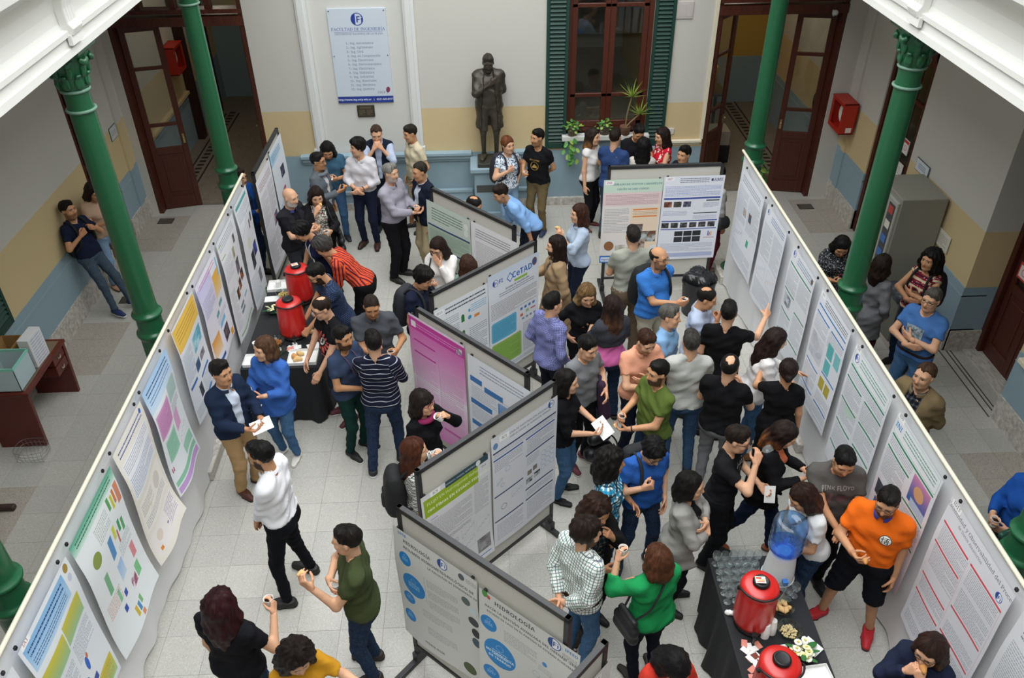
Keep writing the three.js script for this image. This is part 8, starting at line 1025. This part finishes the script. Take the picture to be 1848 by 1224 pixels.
  { x: -1.2, z: -7.28, h: 1.74, yaw: 12, hp: 16, label: 'shaven headed man in charcoal polo holding coffee and a pastry', w: 1.06, top: tee('#4a4c52', { collar: true, sleeve: 0.36 }), bottom: { c: '#2a2e36' }, shoes: { c: '#7d7a72', sole: '#ddd' }, hair: 'buzz', hairC: '#3a2c24', skin: S3, brow: BK, L: [[0.19, 1.16, 0.27], [0.6, -1, -0.2], [-1, 0.1, 0], 'grip'], R: [[-0.02, 1.12, 0.32], [0.7, -1, 0], [-0.5, 0.6, 0], 'pinch'], inL: ['cup', 'coffee cup held by the shaven headed man'], inR: ['pastry', 'half eaten pastry of the shaven headed man'], feet: [[0.1, 0, 12], [-0.12, -0.02, -15]] },
  { x: -1.45, z: -6.78, h: 1.66, yaw: 55, label: 'bearded man in slate T-shirt and dark green trousers holding coffee', top: tee('#36425a', { o: 0.018 }), bottom: { c: '#17342f', loose: 0.012 }, shoes: { c: '#141416', sole: '#e8e6e2' }, hair: 'short', hairC: BK, skin: S3, beard: 0.75, L: 'cup', R: 'belly', inL: ['cup', 'coffee cup held by the green trousered man'], lanyard: '#5a3f5c' },
  { x: -1.1, z: -6.56, h: 1.74, yaw: 178, hy: 18, label: 'man in navy jumper with thin white stripes seen from behind', w: 1.04, top: { pat: 'stripe_navy', sleeve: 0.95, o: 0.02, hem: 0.92 }, bottom: J('denim_dark'), shoes: { c: '#22242c', sole: '#ddd' }, hair: 'short', hairC: BK, skin: S1, L: 'chin', R: 'cup', feet: [[0.16, -0.12, 8], [-0.12, 0.1, -10]] },
  { x: -2.2, z: -6.74, h: 1.58, f: 1, yaw: -22, hy: -22, label: 'laughing woman with bob hair in loose blue blouse', w: 1.1, top: shirt('#3a63ad', { sleeve: 0.9, hem: 0.78, o: 0.03, flare: 0.02 }), bottom: J('denim_mid'), shoes: { c: '#e4e0d8', sole: '#cfcabf', kind: 'flat' }, hair: 'bob', hairC: '#6a4a33', skin: S1, L: 'phone', R: 'paper', inL: ['phone', 'phone in the laughing woman\'s hand', [-1.1, 0.4, 0], '#c9ccd2'], inR: ['paper', 'yellow envelope held by the laughing woman', [0.17, 0.1], [0.5, -0.3, 0]] },
  { x: -2.52, z: -6.28, h: 1.66, yaw: 58, label: 'dark haired man in navy blazer and beige chinos holding papers', top: shirt('#c4cede', { hem: 0.97 }), jacket: { c: '#1f2a40', hem: 0.8, collar: true, o: 0.034 }, bottom: { c: '#a98a62', loose: 0.02 }, shoes: { c: '#4a231a', sole: '#3a2018' }, hair: 'quiff', hairC: '#1d1613', skin: S2, L: 'paper', R: 'paper', inL: ['paper', 'white papers held by the blazer man', [0.2, 0.14], [0.4, 0.5, 0]] },
  { x: -1.83, z: -5.0, h: 1.8, yaw: -100, hp: 6, label: 'bearded man in crisp white shirt and black trousers alone on the floor', top: shirt('#e6e6ea', { sleeve: 0.97, hem: 0.97, o: 0.02 }), bottom: { c: '#121318', loose: 0.008 }, shoes: SB, hair: 'quiff', hairC: '#120f0e', skin: S2, beard: 0.8, glasses: '#8a7d5a', L: 'front', R: 'front', feet: [[0.2, 0.03, 12], [-0.18, -0.05, -12]] },
  { x: -1.06, z: -4.12, h: 1.76, yaw: -82, hy: -12, label: 'man in olive T-shirt lifting a pastry with a cup in the other hand', w: 1.06, top: tee('#41492e', { o: 0.02 }), bottom: J('denim_dark'), shoes: { c: '#2c2522' }, hair: 'short', hairC: '#1f1815', skin: S1, L: [[0.17, 1.36, 0.3], [0.1, -0.8, 0.8], [-0.8, 0, -0.5], 'pinch'], R: 'crossA', inL: ['pastry', 'biscuit lifted by the olive shirted man'], inR: ['cup', 'white cup tucked by the olive shirted man\'s elbow', [0, 0, 0], false] },
  { x: -1.9, z: -3.66, h: 1.66, f: 1, yaw: 160, w: 1.25, label: 'woman with long maroon hair and black T-shirt raising a cup', top: tee('#17171b', { o: 0.024 }), bottom: J('denim_dark'), shoes: SB, hair: 'wavy', hairC: '#3a1018', skin: S1, R: [[0.24, 1.32, 0.24], [0.5, -1, 0], [-1, 0, 0], 'grip'], L: 'down', inR: ['cup', 'coffee cup raised beside the maroon hair'] },
  { x: -1.36, z: -3.34, h: 1.58, f: 1, yaw: 30, hp: 18, label: 'curly dark haired woman in mustard T-shirt stretching out an arm', top: tee('#c08a25', { o: 0.02, sleeve: 0.36 }), bottom: J('denim'), shoes: SB, hair: 'curly', hairC: '#231512', skin: S1, L: [[0.42, 1.2, 0.35], [0.5, -1, 0], [-0.6, -0.6, 0], 'relax'], R: 'down' },
  // around the middle boards
  { x: -0.62, z: -5.82, h: 1.6, f: 1, yaw: 60, w: 1.16, label: 'woman in black jumper and red glasses drinking beside the magenta poster', top: { c: '#141417', sleeve: 0.97, o: 0.022 }, bottom: BLK, shoes: SB, hair: 'bangs', hairC: '#251813', skin: S1, glasses: '#7a1f38', scarf: '#8a1f52', L: 'drink', R: 'down', inL: ['cup', 'white cup tipped to the red glasses woman\'s mouth', [0.3, 0, 0.5]] },
  { x: -0.66, z: -5.17, h: 1.62, f: 1, yaw: 100, label: 'long copper haired woman in zebra striped top behind the lime poster', top: { pat: 'zebra', sleeve: 0.6 }, bottom: J('denim_dark'), shoes: SB, hair: 'vlong', hairC: '#5c2f1c', skin: S1, L: 'drink', R: 'down', inL: ['cup', 'white cup at the copper haired woman\'s lips'], pack: { label: 'black leather backpack on the copper haired woman', c: '#161618' } },
  { x: -0.75, z: -7.85, h: 1.7, yaw: 62, hp: 22, label: 'dark haired man in navy polo reading behind the magenta board', top: tee('#1d2236', { collar: true }), bottom: J('denim_grey'), shoes: SB, hair: 'mop', hairC: BK, skin: S2, L: 'snack', R: 'down', inL: ['paper', 'small white card held by the navy polo man', [0.08, 0.06]], pack: { label: 'dark backpack with mustard trim on the navy polo man', c: '#20222a', c2: '#8a6a1e' } },
  { x: -0.53, z: -8.68, h: 1.6, f: 1, yaw: -12, hp: 20, hy: -15, label: 'long haired woman with glasses in white blouse covering her mouth', top: { c: '#e2dedb', sleeve: 0.95, o: 0.026 }, bottom: BLK, shoes: SB, hair: 'long', hairC: '#2f1b14', skin: S1, glasses: true, L: [[0.02, 1.42, 0.18], [0.5, -1, 0.2], [0, 0, -1], 'flat'], R: 'snack', bag: { label: 'black shoulder bag of the white bloused woman', sd: -1, c: '#1a1a1c' } },
  { x: -0.2, z: -8.22, h: 1.57, f: 1, yaw: 160, hy: 40, label: 'straight brown haired woman mostly hidden behind the cyan blob poster board', top: tee('#7d9a8a'), bottom: J('denim'), shoes: SB, hair: 'mid', hairC: '#4e3022', skin: S1, L: 'belly', R: 'belly' },
  { x: 0.82, z: -8.4, h: 1.7, yaw: -88, label: 'long haired bearded man in long beige trench coat', top: tee('#3a3a40'), jacket: { c: '#9a8163', hem: 0.42, name: 'trench_coat', collar: true, o: 0.036, flare: 0.09, wBot: 0.02, wTop: 0.04 }, bottom: { c: '#2b2c33' }, shoes: { c: '#7a3a34', sole: '#ddd' }, hair: 'vlong', hairC: '#2a1711', skin: S1, beard: 0.85, L: 'pocket', R: 'snack' },
  { x: 1.18, z: -9.28, h: 1.64, f: 1, yaw: -78, label: 'auburn haired woman in pale blue shirt lifting food and holding papers', top: shirt('#a9b8cc', { sleeve: 0.75, o: 0.026 }), bottom: { c: '#1d2436' }, shoes: { c: '#8a7a6a', kind: 'flat' }, hair: 'mid', hairC: '#4a2618', skin: S1, L: [[0.2, 1.42, 0.3], [0.4, -1, 0], [-0.8, 0, -0.4], 'pinch'], R: 'down', inL: ['pastry', 'pastry raised by the auburn haired woman'] , inR: ['paper', 'white leaflet hanging from the auburn haired woman\'s hand', [0.2, 0.14], [0.4, 0, 0]] },
  { x: 0.66, z: -7.2, h: 1.7, yaw: 128, hy: -10, label: 'dark haired man in violet checked shirt reading the cyan blob poster', top: { pat: 'check_purple', sleeve: 0.95, collar: '#7d80ae', o: 0.024, hem: 0.86 }, bottom: { c: '#161a26' }, shoes: SB, hair: 'short', hairC: BK, skin: S1, L: 'pocket', R: 'pocket' },
  { x: 1.06, z: -7.55, h: 1.62, f: 1, yaw: 8, hp: 18, label: 'blonde woman in black top looking down with a hand on her hip', top: { c: '#17171a', sleeve: 0.36, vee: 0.1 }, bottom: BLK, shoes: SB, hair: 'long', hairC: '#8f6d45', tip: '#c8a06a', skin: S1, R: 'hip', L: 'belly' },
  { x: 1.3, z: -7.2, h: 1.64, f: 1, yaw: 198, label: 'long brown haired woman in pink T-shirt with grey jumper over her shoulders', top: tee('#d06aa5', { hem: 0.9 }), bottom: J('denim_dark'), shoes: { c: '#26262a', kind: 'flat' }, hair: 'vlong', hairC: '#33201a', tip: '#6a4a34', skin: S1, L: 'snack', R: 'belly', jacket: { c: '#3a3c42', sleeve: 0.5, hem: 1.14, name: 'draped_jumper', closed: 1, o: 0.034 } },
  { x: 1.7, z: -8.42, h: 1.78, yaw: 182, label: 'man in grey green T-shirt seen from behind at the food posters', w: 1.06, top: tee('#9a9c90', { o: 0.022 }), bottom: { c: '#6a5a4a', loose: 0.022 }, shoes: { c: '#3a332c' }, hair: 'short', hairC: '#2d2622', skin: S1, L: 'belly', R: 'belly' },
  { x: 1.9, z: -7.98, h: 1.76, yaw: 28, hy: 20, label: 'balding man with glasses in bright blue polo holding a cup', w: 1.12, belly: 0.4, top: { pat: 'blue_stripe', sleeve: 0.36, collar: '#3a74c0', o: 0.022 }, bottom: { c: '#a8a290' }, shoes: SB, hair: 'ring', hairC: '#33261f', skin: S2, glasses: true, beard: 0.5, R: [[-0.04, 1.2, 0.34], [0.7, -1, 0], [-1, 0.1, 0], 'grip'], L: 'behind', inR: ['cup', 'coffee cup of the bright blue polo man'], pack: { label: 'black bag slung behind the bright blue polo man', one: 1, c: '#151517' } },
  { x: 0.92, z: -6.48, h: 1.7, yaw: 40, hp: 12, label: 'dark haired man in plain grey T-shirt carrying a purple jacket', top: tee('#77797c', { o: 0.02 }), bottom: BLK, shoes: { c: '#6a2f3c', sole: '#e2dfda' }, hair: 'short', hairC: BK, skin: S1, L: [[0.14, 1.08, 0.2], [0.7, -0.6, -0.4], [-0.6, 0, -0.6], 'relax'], R: 'down', id: 'greyT' },
  { x: 0.7, z: -6.02, h: 1.62, f: 1, yaw: 72, label: 'dark haired woman in black top and jeans holding out white papers', top: { c: '#161619', sleeve: 0.5, hem: 0.86, o: 0.018 }, bottom: J('denim_mid'), shoes: { c: '#1a1a1c', kind: 'flat' }, hair: 'mid', hairC: '#17110f', skin: S1, L: 'paper', R: 'paper', inL: ['paper', 'white papers held out by the woman in black', [0.14, 0.2], [0.7, 0.4, 0.3]] },
  { x: 1.5, z: -6.56, h: 1.72, yaw: 22, hp: 20, label: 'brown haired man in peach polo with folded arms', top: tee('#dd9d80', { collar: true, o: 0.02 }), bottom: { c: '#1a1f30' }, shoes: SB, hair: 'short', hairC: '#4a2c1c', skin: S1, beard: 0.3, L: 'crossA', R: 'crossB' },
  { x: 1.82, z: -6.9, h: 1.72, yaw: 62, label: 'grey haired man in sky blue polo behind the peach shirted man', top: tee('#7fa6cc', { collar: true, o: 0.022 }), bottom: { c: '#3c4454' }, shoes: SB, hair: 'short', hairC: '#77736c', skin: S1, L: 'down', R: 'belly' },
  { x: 2.24, z: -7.26, h: 1.7, yaw: 70, hp: 14, label: 'balding man in pale blue shirt resting his hand on his chin', top: shirt('#aab5cc', { sleeve: 0.8, o: 0.024 }), bottom: J('denim'), shoes: SB, hair: 'thin', hairC: '#1d1714', skin: S2, L: 'crossA', R: 'chin' },
  { x: 2.42, z: -6.88, h: 1.74, yaw: 158, label: 'man in black T-shirt pointing at the green ruled poster', w: 1.04, top: tee('#141416', { o: 0.02 }), bottom: J('denim_grey'), shoes: SB, hair: 'short', hairC: BK, skin: S1, R: [[0.36, 1.38, 0.42], [0.4, -1, 0], [-0.6, -0.6, 0], 'point'], L: 'down' },
  { x: 1.56, z: -6.02, h: 1.7, yaw: -66, label: 'bearded man in green T-shirt holding coffee and a snack', w: 1.04, top: tee('#5a6b32', { o: 0.02 }), bottom: J('denim_dark'), shoes: SB, hair: 'short', hairC: BK, skin: S2, beard: 0.75, R: 'cup', L: [[0.06, 1.08, 0.32], [0.6, -1, 0], [-0.7, 0.5, 0], 'pinch'], inR: ['cup', 'coffee cup held by the green T-shirt man'], inL: ['pastry', 'snack pinched by the green T-shirt man'], watch: 'L' },
  { x: 1.94, z: -6.4, h: 1.74, yaw: 176, label: 'grey haired man in light grey T-shirt seen from behind', w: 1.06, top: tee('#b2b3ae', { o: 0.022 }), bottom: J('denim'), shoes: { c: '#2a2c34', sole: '#ddd' }, hair: 'short', hairC: '#4a4642', skin: S1, L: 'belly', R: 'belly', feet: [[0.12, 0, 10], [-0.12, -0.08, -10]] },
  { x: 2.22, z: -6.04, h: 1.72, yaw: 150, label: 'man with a bald crown in black T-shirt holding a biscuit', w: 1.06, top: tee('#161618', { o: 0.022 }), bottom: { c: '#77777a' }, shoes: SB, hair: 'thin', hairC: '#1a1614', skin: S1, R: 'snack', L: 'belly', inR: ['pastry', 'biscuit held by the bald crowned man'] },
  { x: 2.7, z: -6.56, h: 1.64, f: 1, yaw: 88, hp: 8, label: 'brown haired woman in white shirt leaning towards the blue ruled poster', top: shirt('#e0dddc', { sleeve: 0.9, o: 0.024, hem: 0.86 }), bottom: J('denim_mid'), shoes: { c: '#8a5a32', kind: 'boot' }, hair: 'long', hairC: '#2c1a14', skin: S1, glasses: '#b08a6a', L: [[0.14, 1.15, 0.42], [0.5, -1, 0], [-0.5, -0.5, 0], 'flat'], R: 'paper', lean: 8 },
  { x: 2.8, z: -6.08, h: 1.6, f: 1, yaw: 165, label: 'woman in black peplum top with tied back dark hair', top: { c: '#151517', sleeve: 0.28, hem: 0.76, flare: 0.06, o: 0.02 }, bottom: BLK, shoes: SB, hair: 'bun', hairC: '#2a1812', skin: S2, L: [[0.2, 1.38, 0.4], [0.5, -1, 0], [-0.5, -0.6, 0], 'point'], R: 'down', inR: ['phone', 'phone hanging in the tied hair woman\'s hand', [0.3, 0, 0], '#b9bcc2'] },
  { x: 2.44, z: -5.24, h: 1.64, f: 1, yaw: 62, hp: 22, label: 'ombre haired woman striding in black jacket while using her phone', top: { c: '#dd7a55', sleeve: 0.2 }, jacket: { c: '#17171a', hem: 0.78, wTop: 0.06, wBot: 0.07, o: 0.03 }, bottom: { c: '#1a2338' }, shoes: { c: '#8a4420', sole: '#4a2a18', kind: 'flat' }, hair: 'mid', hairC: '#281712', tip: '#9a5a2c', skin: S1, L: 'phone', R: 'phone', inL: ['phone', 'black phone the striding woman looks at', [-1.0, 0.6, 0]], feet: [[0.06, 0.2, 4], [-0.1, -0.36, -6, 0.02]] },
  { x: 2.02, z: -5.12, h: 1.7, yaw: 62, hp: 10, label: 'short haired man with glasses in printed black T-shirt drinking from a glass', top: tee('#1a1a1d'), print: { w: 0.24, hh: 0.2, y: 1.3, cx: 0.02, tex: PR.scratch, label: 'white scratched print' }, bottom: { c: '#17181b', loose: 0.024 }, shoes: SB, hair: 'short', hairC: '#2b1f18', skin: S1, glasses: true, R: 'drink', L: 'paper', inR: ['wineglass', 'wine glass tilted to the drinker\'s mouth', [0.2, 0, -0.9]], inL: ['paper', 'folded programme held by the man drinking', [0.09, 0.16], [1.2, 0, 0]] },
  { x: 1.56, z: -4.66, h: 1.62, f: 1, yaw: 68, label: 'dark haired woman in light grey cardigan with crossed arms', top: { c: '#1a1a1d', sleeve: 0.2 }, jacket: { c: '#94928e', hem: 0.74, wTop: 0.05, wBot: 0.09, name: 'cardigan', flare: 0.06 }, bottom: BLK, shoes: SB, hair: 'bob', hairC: '#15120f', skin: S1, glasses: '#8a6a4a', L: 'crossA', R: 'crossB' },
  { x: 1.32, z: -5.14, h: 1.64, yaw: 18, hp: 26, label: 'young man in royal blue polo with one backpack strap', top: tee('#2c5aa6', { collar: true, o: 0.022 }), bottom: J('denim_dark'), shoes: SN, hair: 'mop', hairC: '#100e0e', skin: S1, glasses: true, R: 'strap', L: 'pocket', pack: { label: 'black backpack on one shoulder of the royal blue polo youth', one: -1, c: '#18191c' }, feet: [[0.12, 0.06, 14], [-0.16, -0.02, -30]] },
  { x: 0.97, z: -4.96, h: 1.62, f: 1, yaw: 82, w: 1.08, label: 'curly black haired woman in turquoise plaid shirt', top: { pat: 'plaid_blue', sleeve: 0.75, o: 0.024, hem: 0.84 }, bottom: J('denim_dark'), shoes: { c: '#4a1a2c', sole: '#4a1a2c' }, hair: 'curly', hairC: '#16100e', skin: S2, L: 'belly', R: 'down', feet: [[0.1, 0.04, 14], [-0.12, -0.12, -4]] },
  { x: 0.78, z: -4.5, h: 1.6, f: 1, yaw: 30, hp: 14, label: 'curly brown haired woman in black holding a finger to her lips', top: { pat: 'check_dark', sleeve: 0.2 }, jacket: { c: '#19181a', hem: 0.86, wTop: 0.08, wBot: 0.06 }, bottom: BLK, shoes: SB, hair: 'curly', hairC: '#3a2216', tip: '#6a4426', skin: S2, L: [[0.05, 1.4, 0.2], [0.5, -1, 0.2], [-0.5, 0.1, -0.9], 'point'], R: 'belly' },
  { x: 0.66, z: -4.14, h: 1.72, yaw: 122, hy: -25, label: 'bearded man in green and white plaid shirt with hands behind his back', w: 1.08, top: { pat: 'plaid_green', sleeve: 0.95, o: 0.026, hem: 0.88 }, bottom: J('denim_mid'), shoes: { c: '#3c3835' }, hair: 'mop', hairC: '#2b1d16', skin: S1, beard: 0.8, L: 'behind', R: 'behind', belt: '#2a1c14' },
  { x: 1.19, z: -3.97, h: 1.58, f: 1, yaw: 205, w: 1.16, label: 'woman with copper bob in emerald green jumper', top: { c: '#1f8a4e', sleeve: 0.75, o: 0.024, hem: 0.88 }, bottom: { c: '#161824' }, shoes: { c: '#2a211e', kind: 'flat' }, hair: 'bob', hairC: '#6a3f26', skin: S1, L: 'raise', R: 'belly', bag: { label: 'black shoulder bag across the emerald jumper', sd: 1, cross: 1, c: '#1a1a1e' }, watch: 'R', inL: ['cup', 'white cup held in front of the emerald jumper'] },
  { x: 1.13, z: -3.22, h: 1.56, f: 1, yaw: 20, hp: 32, label: 'black haired woman in bright red top with bowed head', top: { c: '#c23a2e', sleeve: 0.75, o: 0.022 }, bottom: BLK, shoes: SB, hair: 'mid', hairC: '#141014', skin: S1, L: 'snack', R: 'snack' },
  // drinks table and right banner
  { x: 2.84, z: -4.84, h: 1.74, yaw: -8, hp: 20, label: 'black haired man in faded grey lettered T-shirt', w: 1.08, top: tee('#55524f', { o: 0.022, hem: 0.88 }), print: { w: 0.3, hh: 0.22, y: 1.26, tex: PR.floyd, label: 'faded pale lettering' }, bottom: { c: '#18181c' }, shoes: SB, hair: 'short', hairC: '#0f0d0d', skin: S2, beard: 0.2, L: [[0.06, 1.14, 0.34], [0.6, -1, 0], [-0.2, -1, 0], 'relax'], R: [[-0.02, 1.08, 0.36], [0.8, -0.8, 0], [-0.3, 0.6, 0], 'pinch'], inR: ['pastry', 'pastry held by the grey printed T-shirt man'] },
  { x: 3.03, z: -4.36, h: 1.74, yaw: -38, hp: 14, label: 'bearded man in vivid orange T-shirt, black shorts and red trainers', w: 1.1, top: tee('#e56a1c', { o: 0.026, collar: '#3a3f9a', hem: 0.86, sleeve: 0.36 }), print: { w: 0.1, hh: 0.1, y: 1.29, cx: 0.085, tex: PR.kanji, label: 'round black and white character badge' }, bottom: { c: '#15161c', len: 0.5, loose: 0.03 }, shoes: { c: '#b8222c', sole: '#3a2a2c' }, hair: 'short', hairC: '#1a1311', skin: S2, beard: 0.75, glasses: '#3a3530', R: 'snack', L: 'down', inR: ['pastry', 'bread roll held by the orange T-shirt man'], feet: [[0.2, -0.02, 10], [-0.2, 0.02, -30]], scarf: null },
  { x: 2.63, z: -4.58, h: 1.6, f: 1, yaw: -78, lean: 14, hp: 12, label: 'brown haired woman in white T-shirt behind the water bottle', w: 1.1, top: tee('#d8d8d8', { o: 0.022 }), bottom: J('denim_dark'), shoes: SB, hair: 'mid', hairC: '#3a2218', tip: '#5c3a28', skin: S2, L: [[0.06, 1.05, 0.28], [0.6, -1, 0], [-0.6, -0.4, 0], 'relax'], R: 'belly', bag: { label: 'dark bag strapped over the white T-shirt', cross: 1, sd: -1, c: '#2a2a30', size: [0.08, 0.07] } },
  { x: 2.9, z: -3.2, h: 1.54, f: 1, yaw: -52, hp: 14, label: 'brown haired woman in dark navy jacket eating with both hands', w: 1.08, top: { c: '#20263a', sleeve: 0.97, o: 0.03 }, bottom: J('denim_dark'), shoes: SB, hair: 'mid', hairC: '#3c241a', tip: '#7a5236', skin: S1, glasses: true, L: 'mouth', R: 'mouth', inR: ['pastry', 'pizza slice eaten by the navy jacket woman', 1.3] },
  { x: 3.98, z: -5.85, h: 1.7, yaw: -58, label: 'balding man in beige coat over dark checked shirt beyond the right banner', w: 1.08, top: { pat: 'check_dark', sleeve: 0.3, collar: '#3c4046' }, jacket: { c: '#7d6c50', hem: 0.6, o: 0.036, name: 'coat', collar: true, wTop: 0.07, wBot: 0.1, flare: 0.05 }, bottom: { c: '#3a3a40' }, shoes: SB, hair: 'reced', hairC: '#5f4330', skin: S1, L: 'behind', R: 'pocket' },
  { x: 4.58, z: -7.05, h: 1.72, yaw: -55, label: 'grey haired man with glasses in blue T-shirt folding his arms', w: 1.06, top: tee('#4a74b0', { o: 0.02 }), print: { w: 0.22, hh: 0.26, y: 1.2, cx: -0.02, tex: PR.photo, label: 'grey photo print' }, bottom: J('denim_mid'), belt: '#3a2a20', shoes: { c: '#dcdad6', sole: '#eee' }, hair: 'short', hairC: '#77726a', skin: S1, glasses: true, L: 'crossA', R: 'crossB' },
  { x: 5.0, z: -7.95, h: 1.64, f: 1, yaw: -62, label: 'woman with long dark curls in maroon patterned top by the steel bin', top: { pat: 'red_band', sleeve: 0.05 }, bottom: J('denim_dark'), shoes: SB, hair: 'curly', hairC: '#140f0f', skin: S2, L: 'crossA', R: 'crossB', pack: { label: 'black backpack with a pink tag on the dark curled woman', c: '#17161a', c2: '#2c2a30' } },
  { x: 4.18, z: -8.5, h: 1.6, f: 1, yaw: -10, hp: 30, label: 'dark haired woman in speckled grey top looking at a red phone', top: { pat: 'grey_print', sleeve: 0.8, o: 0.026, hem: 0.82 }, bottom: BLK, shoes: SB, hair: 'mid', hairC: '#120f0f', skin: S2, L: 'phone', R: 'phone', inR: ['phone', 'dark red phone of the speckled top woman', [-0.9, 0, 0], '#7a1f30'] },
  { x: 4.42, z: -7.9, h: 1.62, f: 1, yaw: 120, label: 'person in long grey coat hidden behind the right hand column', top: tee('#6a2434'), jacket: { c: '#6d6d70', hem: 0.62, name: 'coat', flare: 0.05 }, bottom: { c: '#3a1a22' }, shoes: SB, hair: 'mid', hairC: DB, skin: S1, L: 'pocket', R: 'pocket' },
  { x: 4.42, z: -4.6, h: 1.66, f: 1, yaw: -70, label: 'person in royal blue top holding a cup at the right edge', w: 1.15, top: { c: '#1f4f9c', sleeve: 0.9, o: 0.028, hem: 0.84 }, bottom: { c: '#1f2026' }, shoes: SB, hair: 'mid', hairC: DB, skin: S1, R: 'cup', L: 'belly', inR: ['cup', 'white cup of the royal blue topped person'], bag: { label: 'dark green shoulder bag on the royal blue top', sd: 1, dx: 0.1, c: '#1f4a3c', size: [0.1, 0.11], y: 1.02, z: 0.3 } },
];
const byId = {};
for (const p of crowd) { const r = person(p); if (p.id) byId[p.id] = r; }
{ // jacket and bag carried by the man in plain grey
  const r = byId.greyT, T = r.T, o = thing('folded_jacket', 'dark purple jacket hanging over the grey T-shirt man\'s arm', 'jacket'); o.position.copy(r.root.position); o.rotation.copy(r.root.rotation);
  const g = sdfMesh([{ a: ar(T(0.14, 1.12, 0.14)), b: ar(T(0.19, 0.72, 0.17)), ra: 0.05, rb: 0.075 }, { a: ar(T(0.2, 1.12, 0.05)), b: ar(T(0.24, 0.76, 0.08)), ra: 0.045, rb: 0.07 }], { cell: 0.018, k: 0.05, mod: (x, y, z, f) => f + 0.007 * Math.abs(Math.sin(x * 60 + z * 40 + Math.sin(y * 9))) }); g.userData = {}; part('cloth', g, mat('#36213a', 0.85), o);
  const b = thing('leather_backpack', 'black leather backpack dangling below the purple jacket', 'backpack', [1.08, 0.42, -6.2], 0.5), bg = sdfMesh([{ a: [-0.09, 0.02, 0], b: [0.09, 0.02, 0], ra: 0.08, rb: 0.08 }, { a: [-0.07, 0.2, 0], b: [0.07, 0.2, 0], ra: 0.065, rb: 0.065 }], { cell: 0.018, k: 0.06 }); bg.userData = {}; part('pack_body', bg, mat('#16161a', 0.4), b); part('front_pocket', rbx(-0.08, 0.08, -0.02, 0.1, 0.06, 0.1, 0.015), mat('#1c1c20', 0.4), b); part('strap', tube([[0.06, 0.25, 0], [0.14, 0.18, 0.05], [0.2, 0.0, 0.06], [0.14, -0.1, 0.03], [0.09, 0.0, 0.02]], 0.01, 24, 6), mat('#16161a', 0.4), b); part('top_handle', tube([[-0.03, 0.25, 0], [0, 0.42, 0.02], [0.03, 0.25, 0]], 0.008, 12, 6), mat('#16161a', 0.4), b);
}
console.log('people triangles', triCount);
renderer.render(scene, camera);
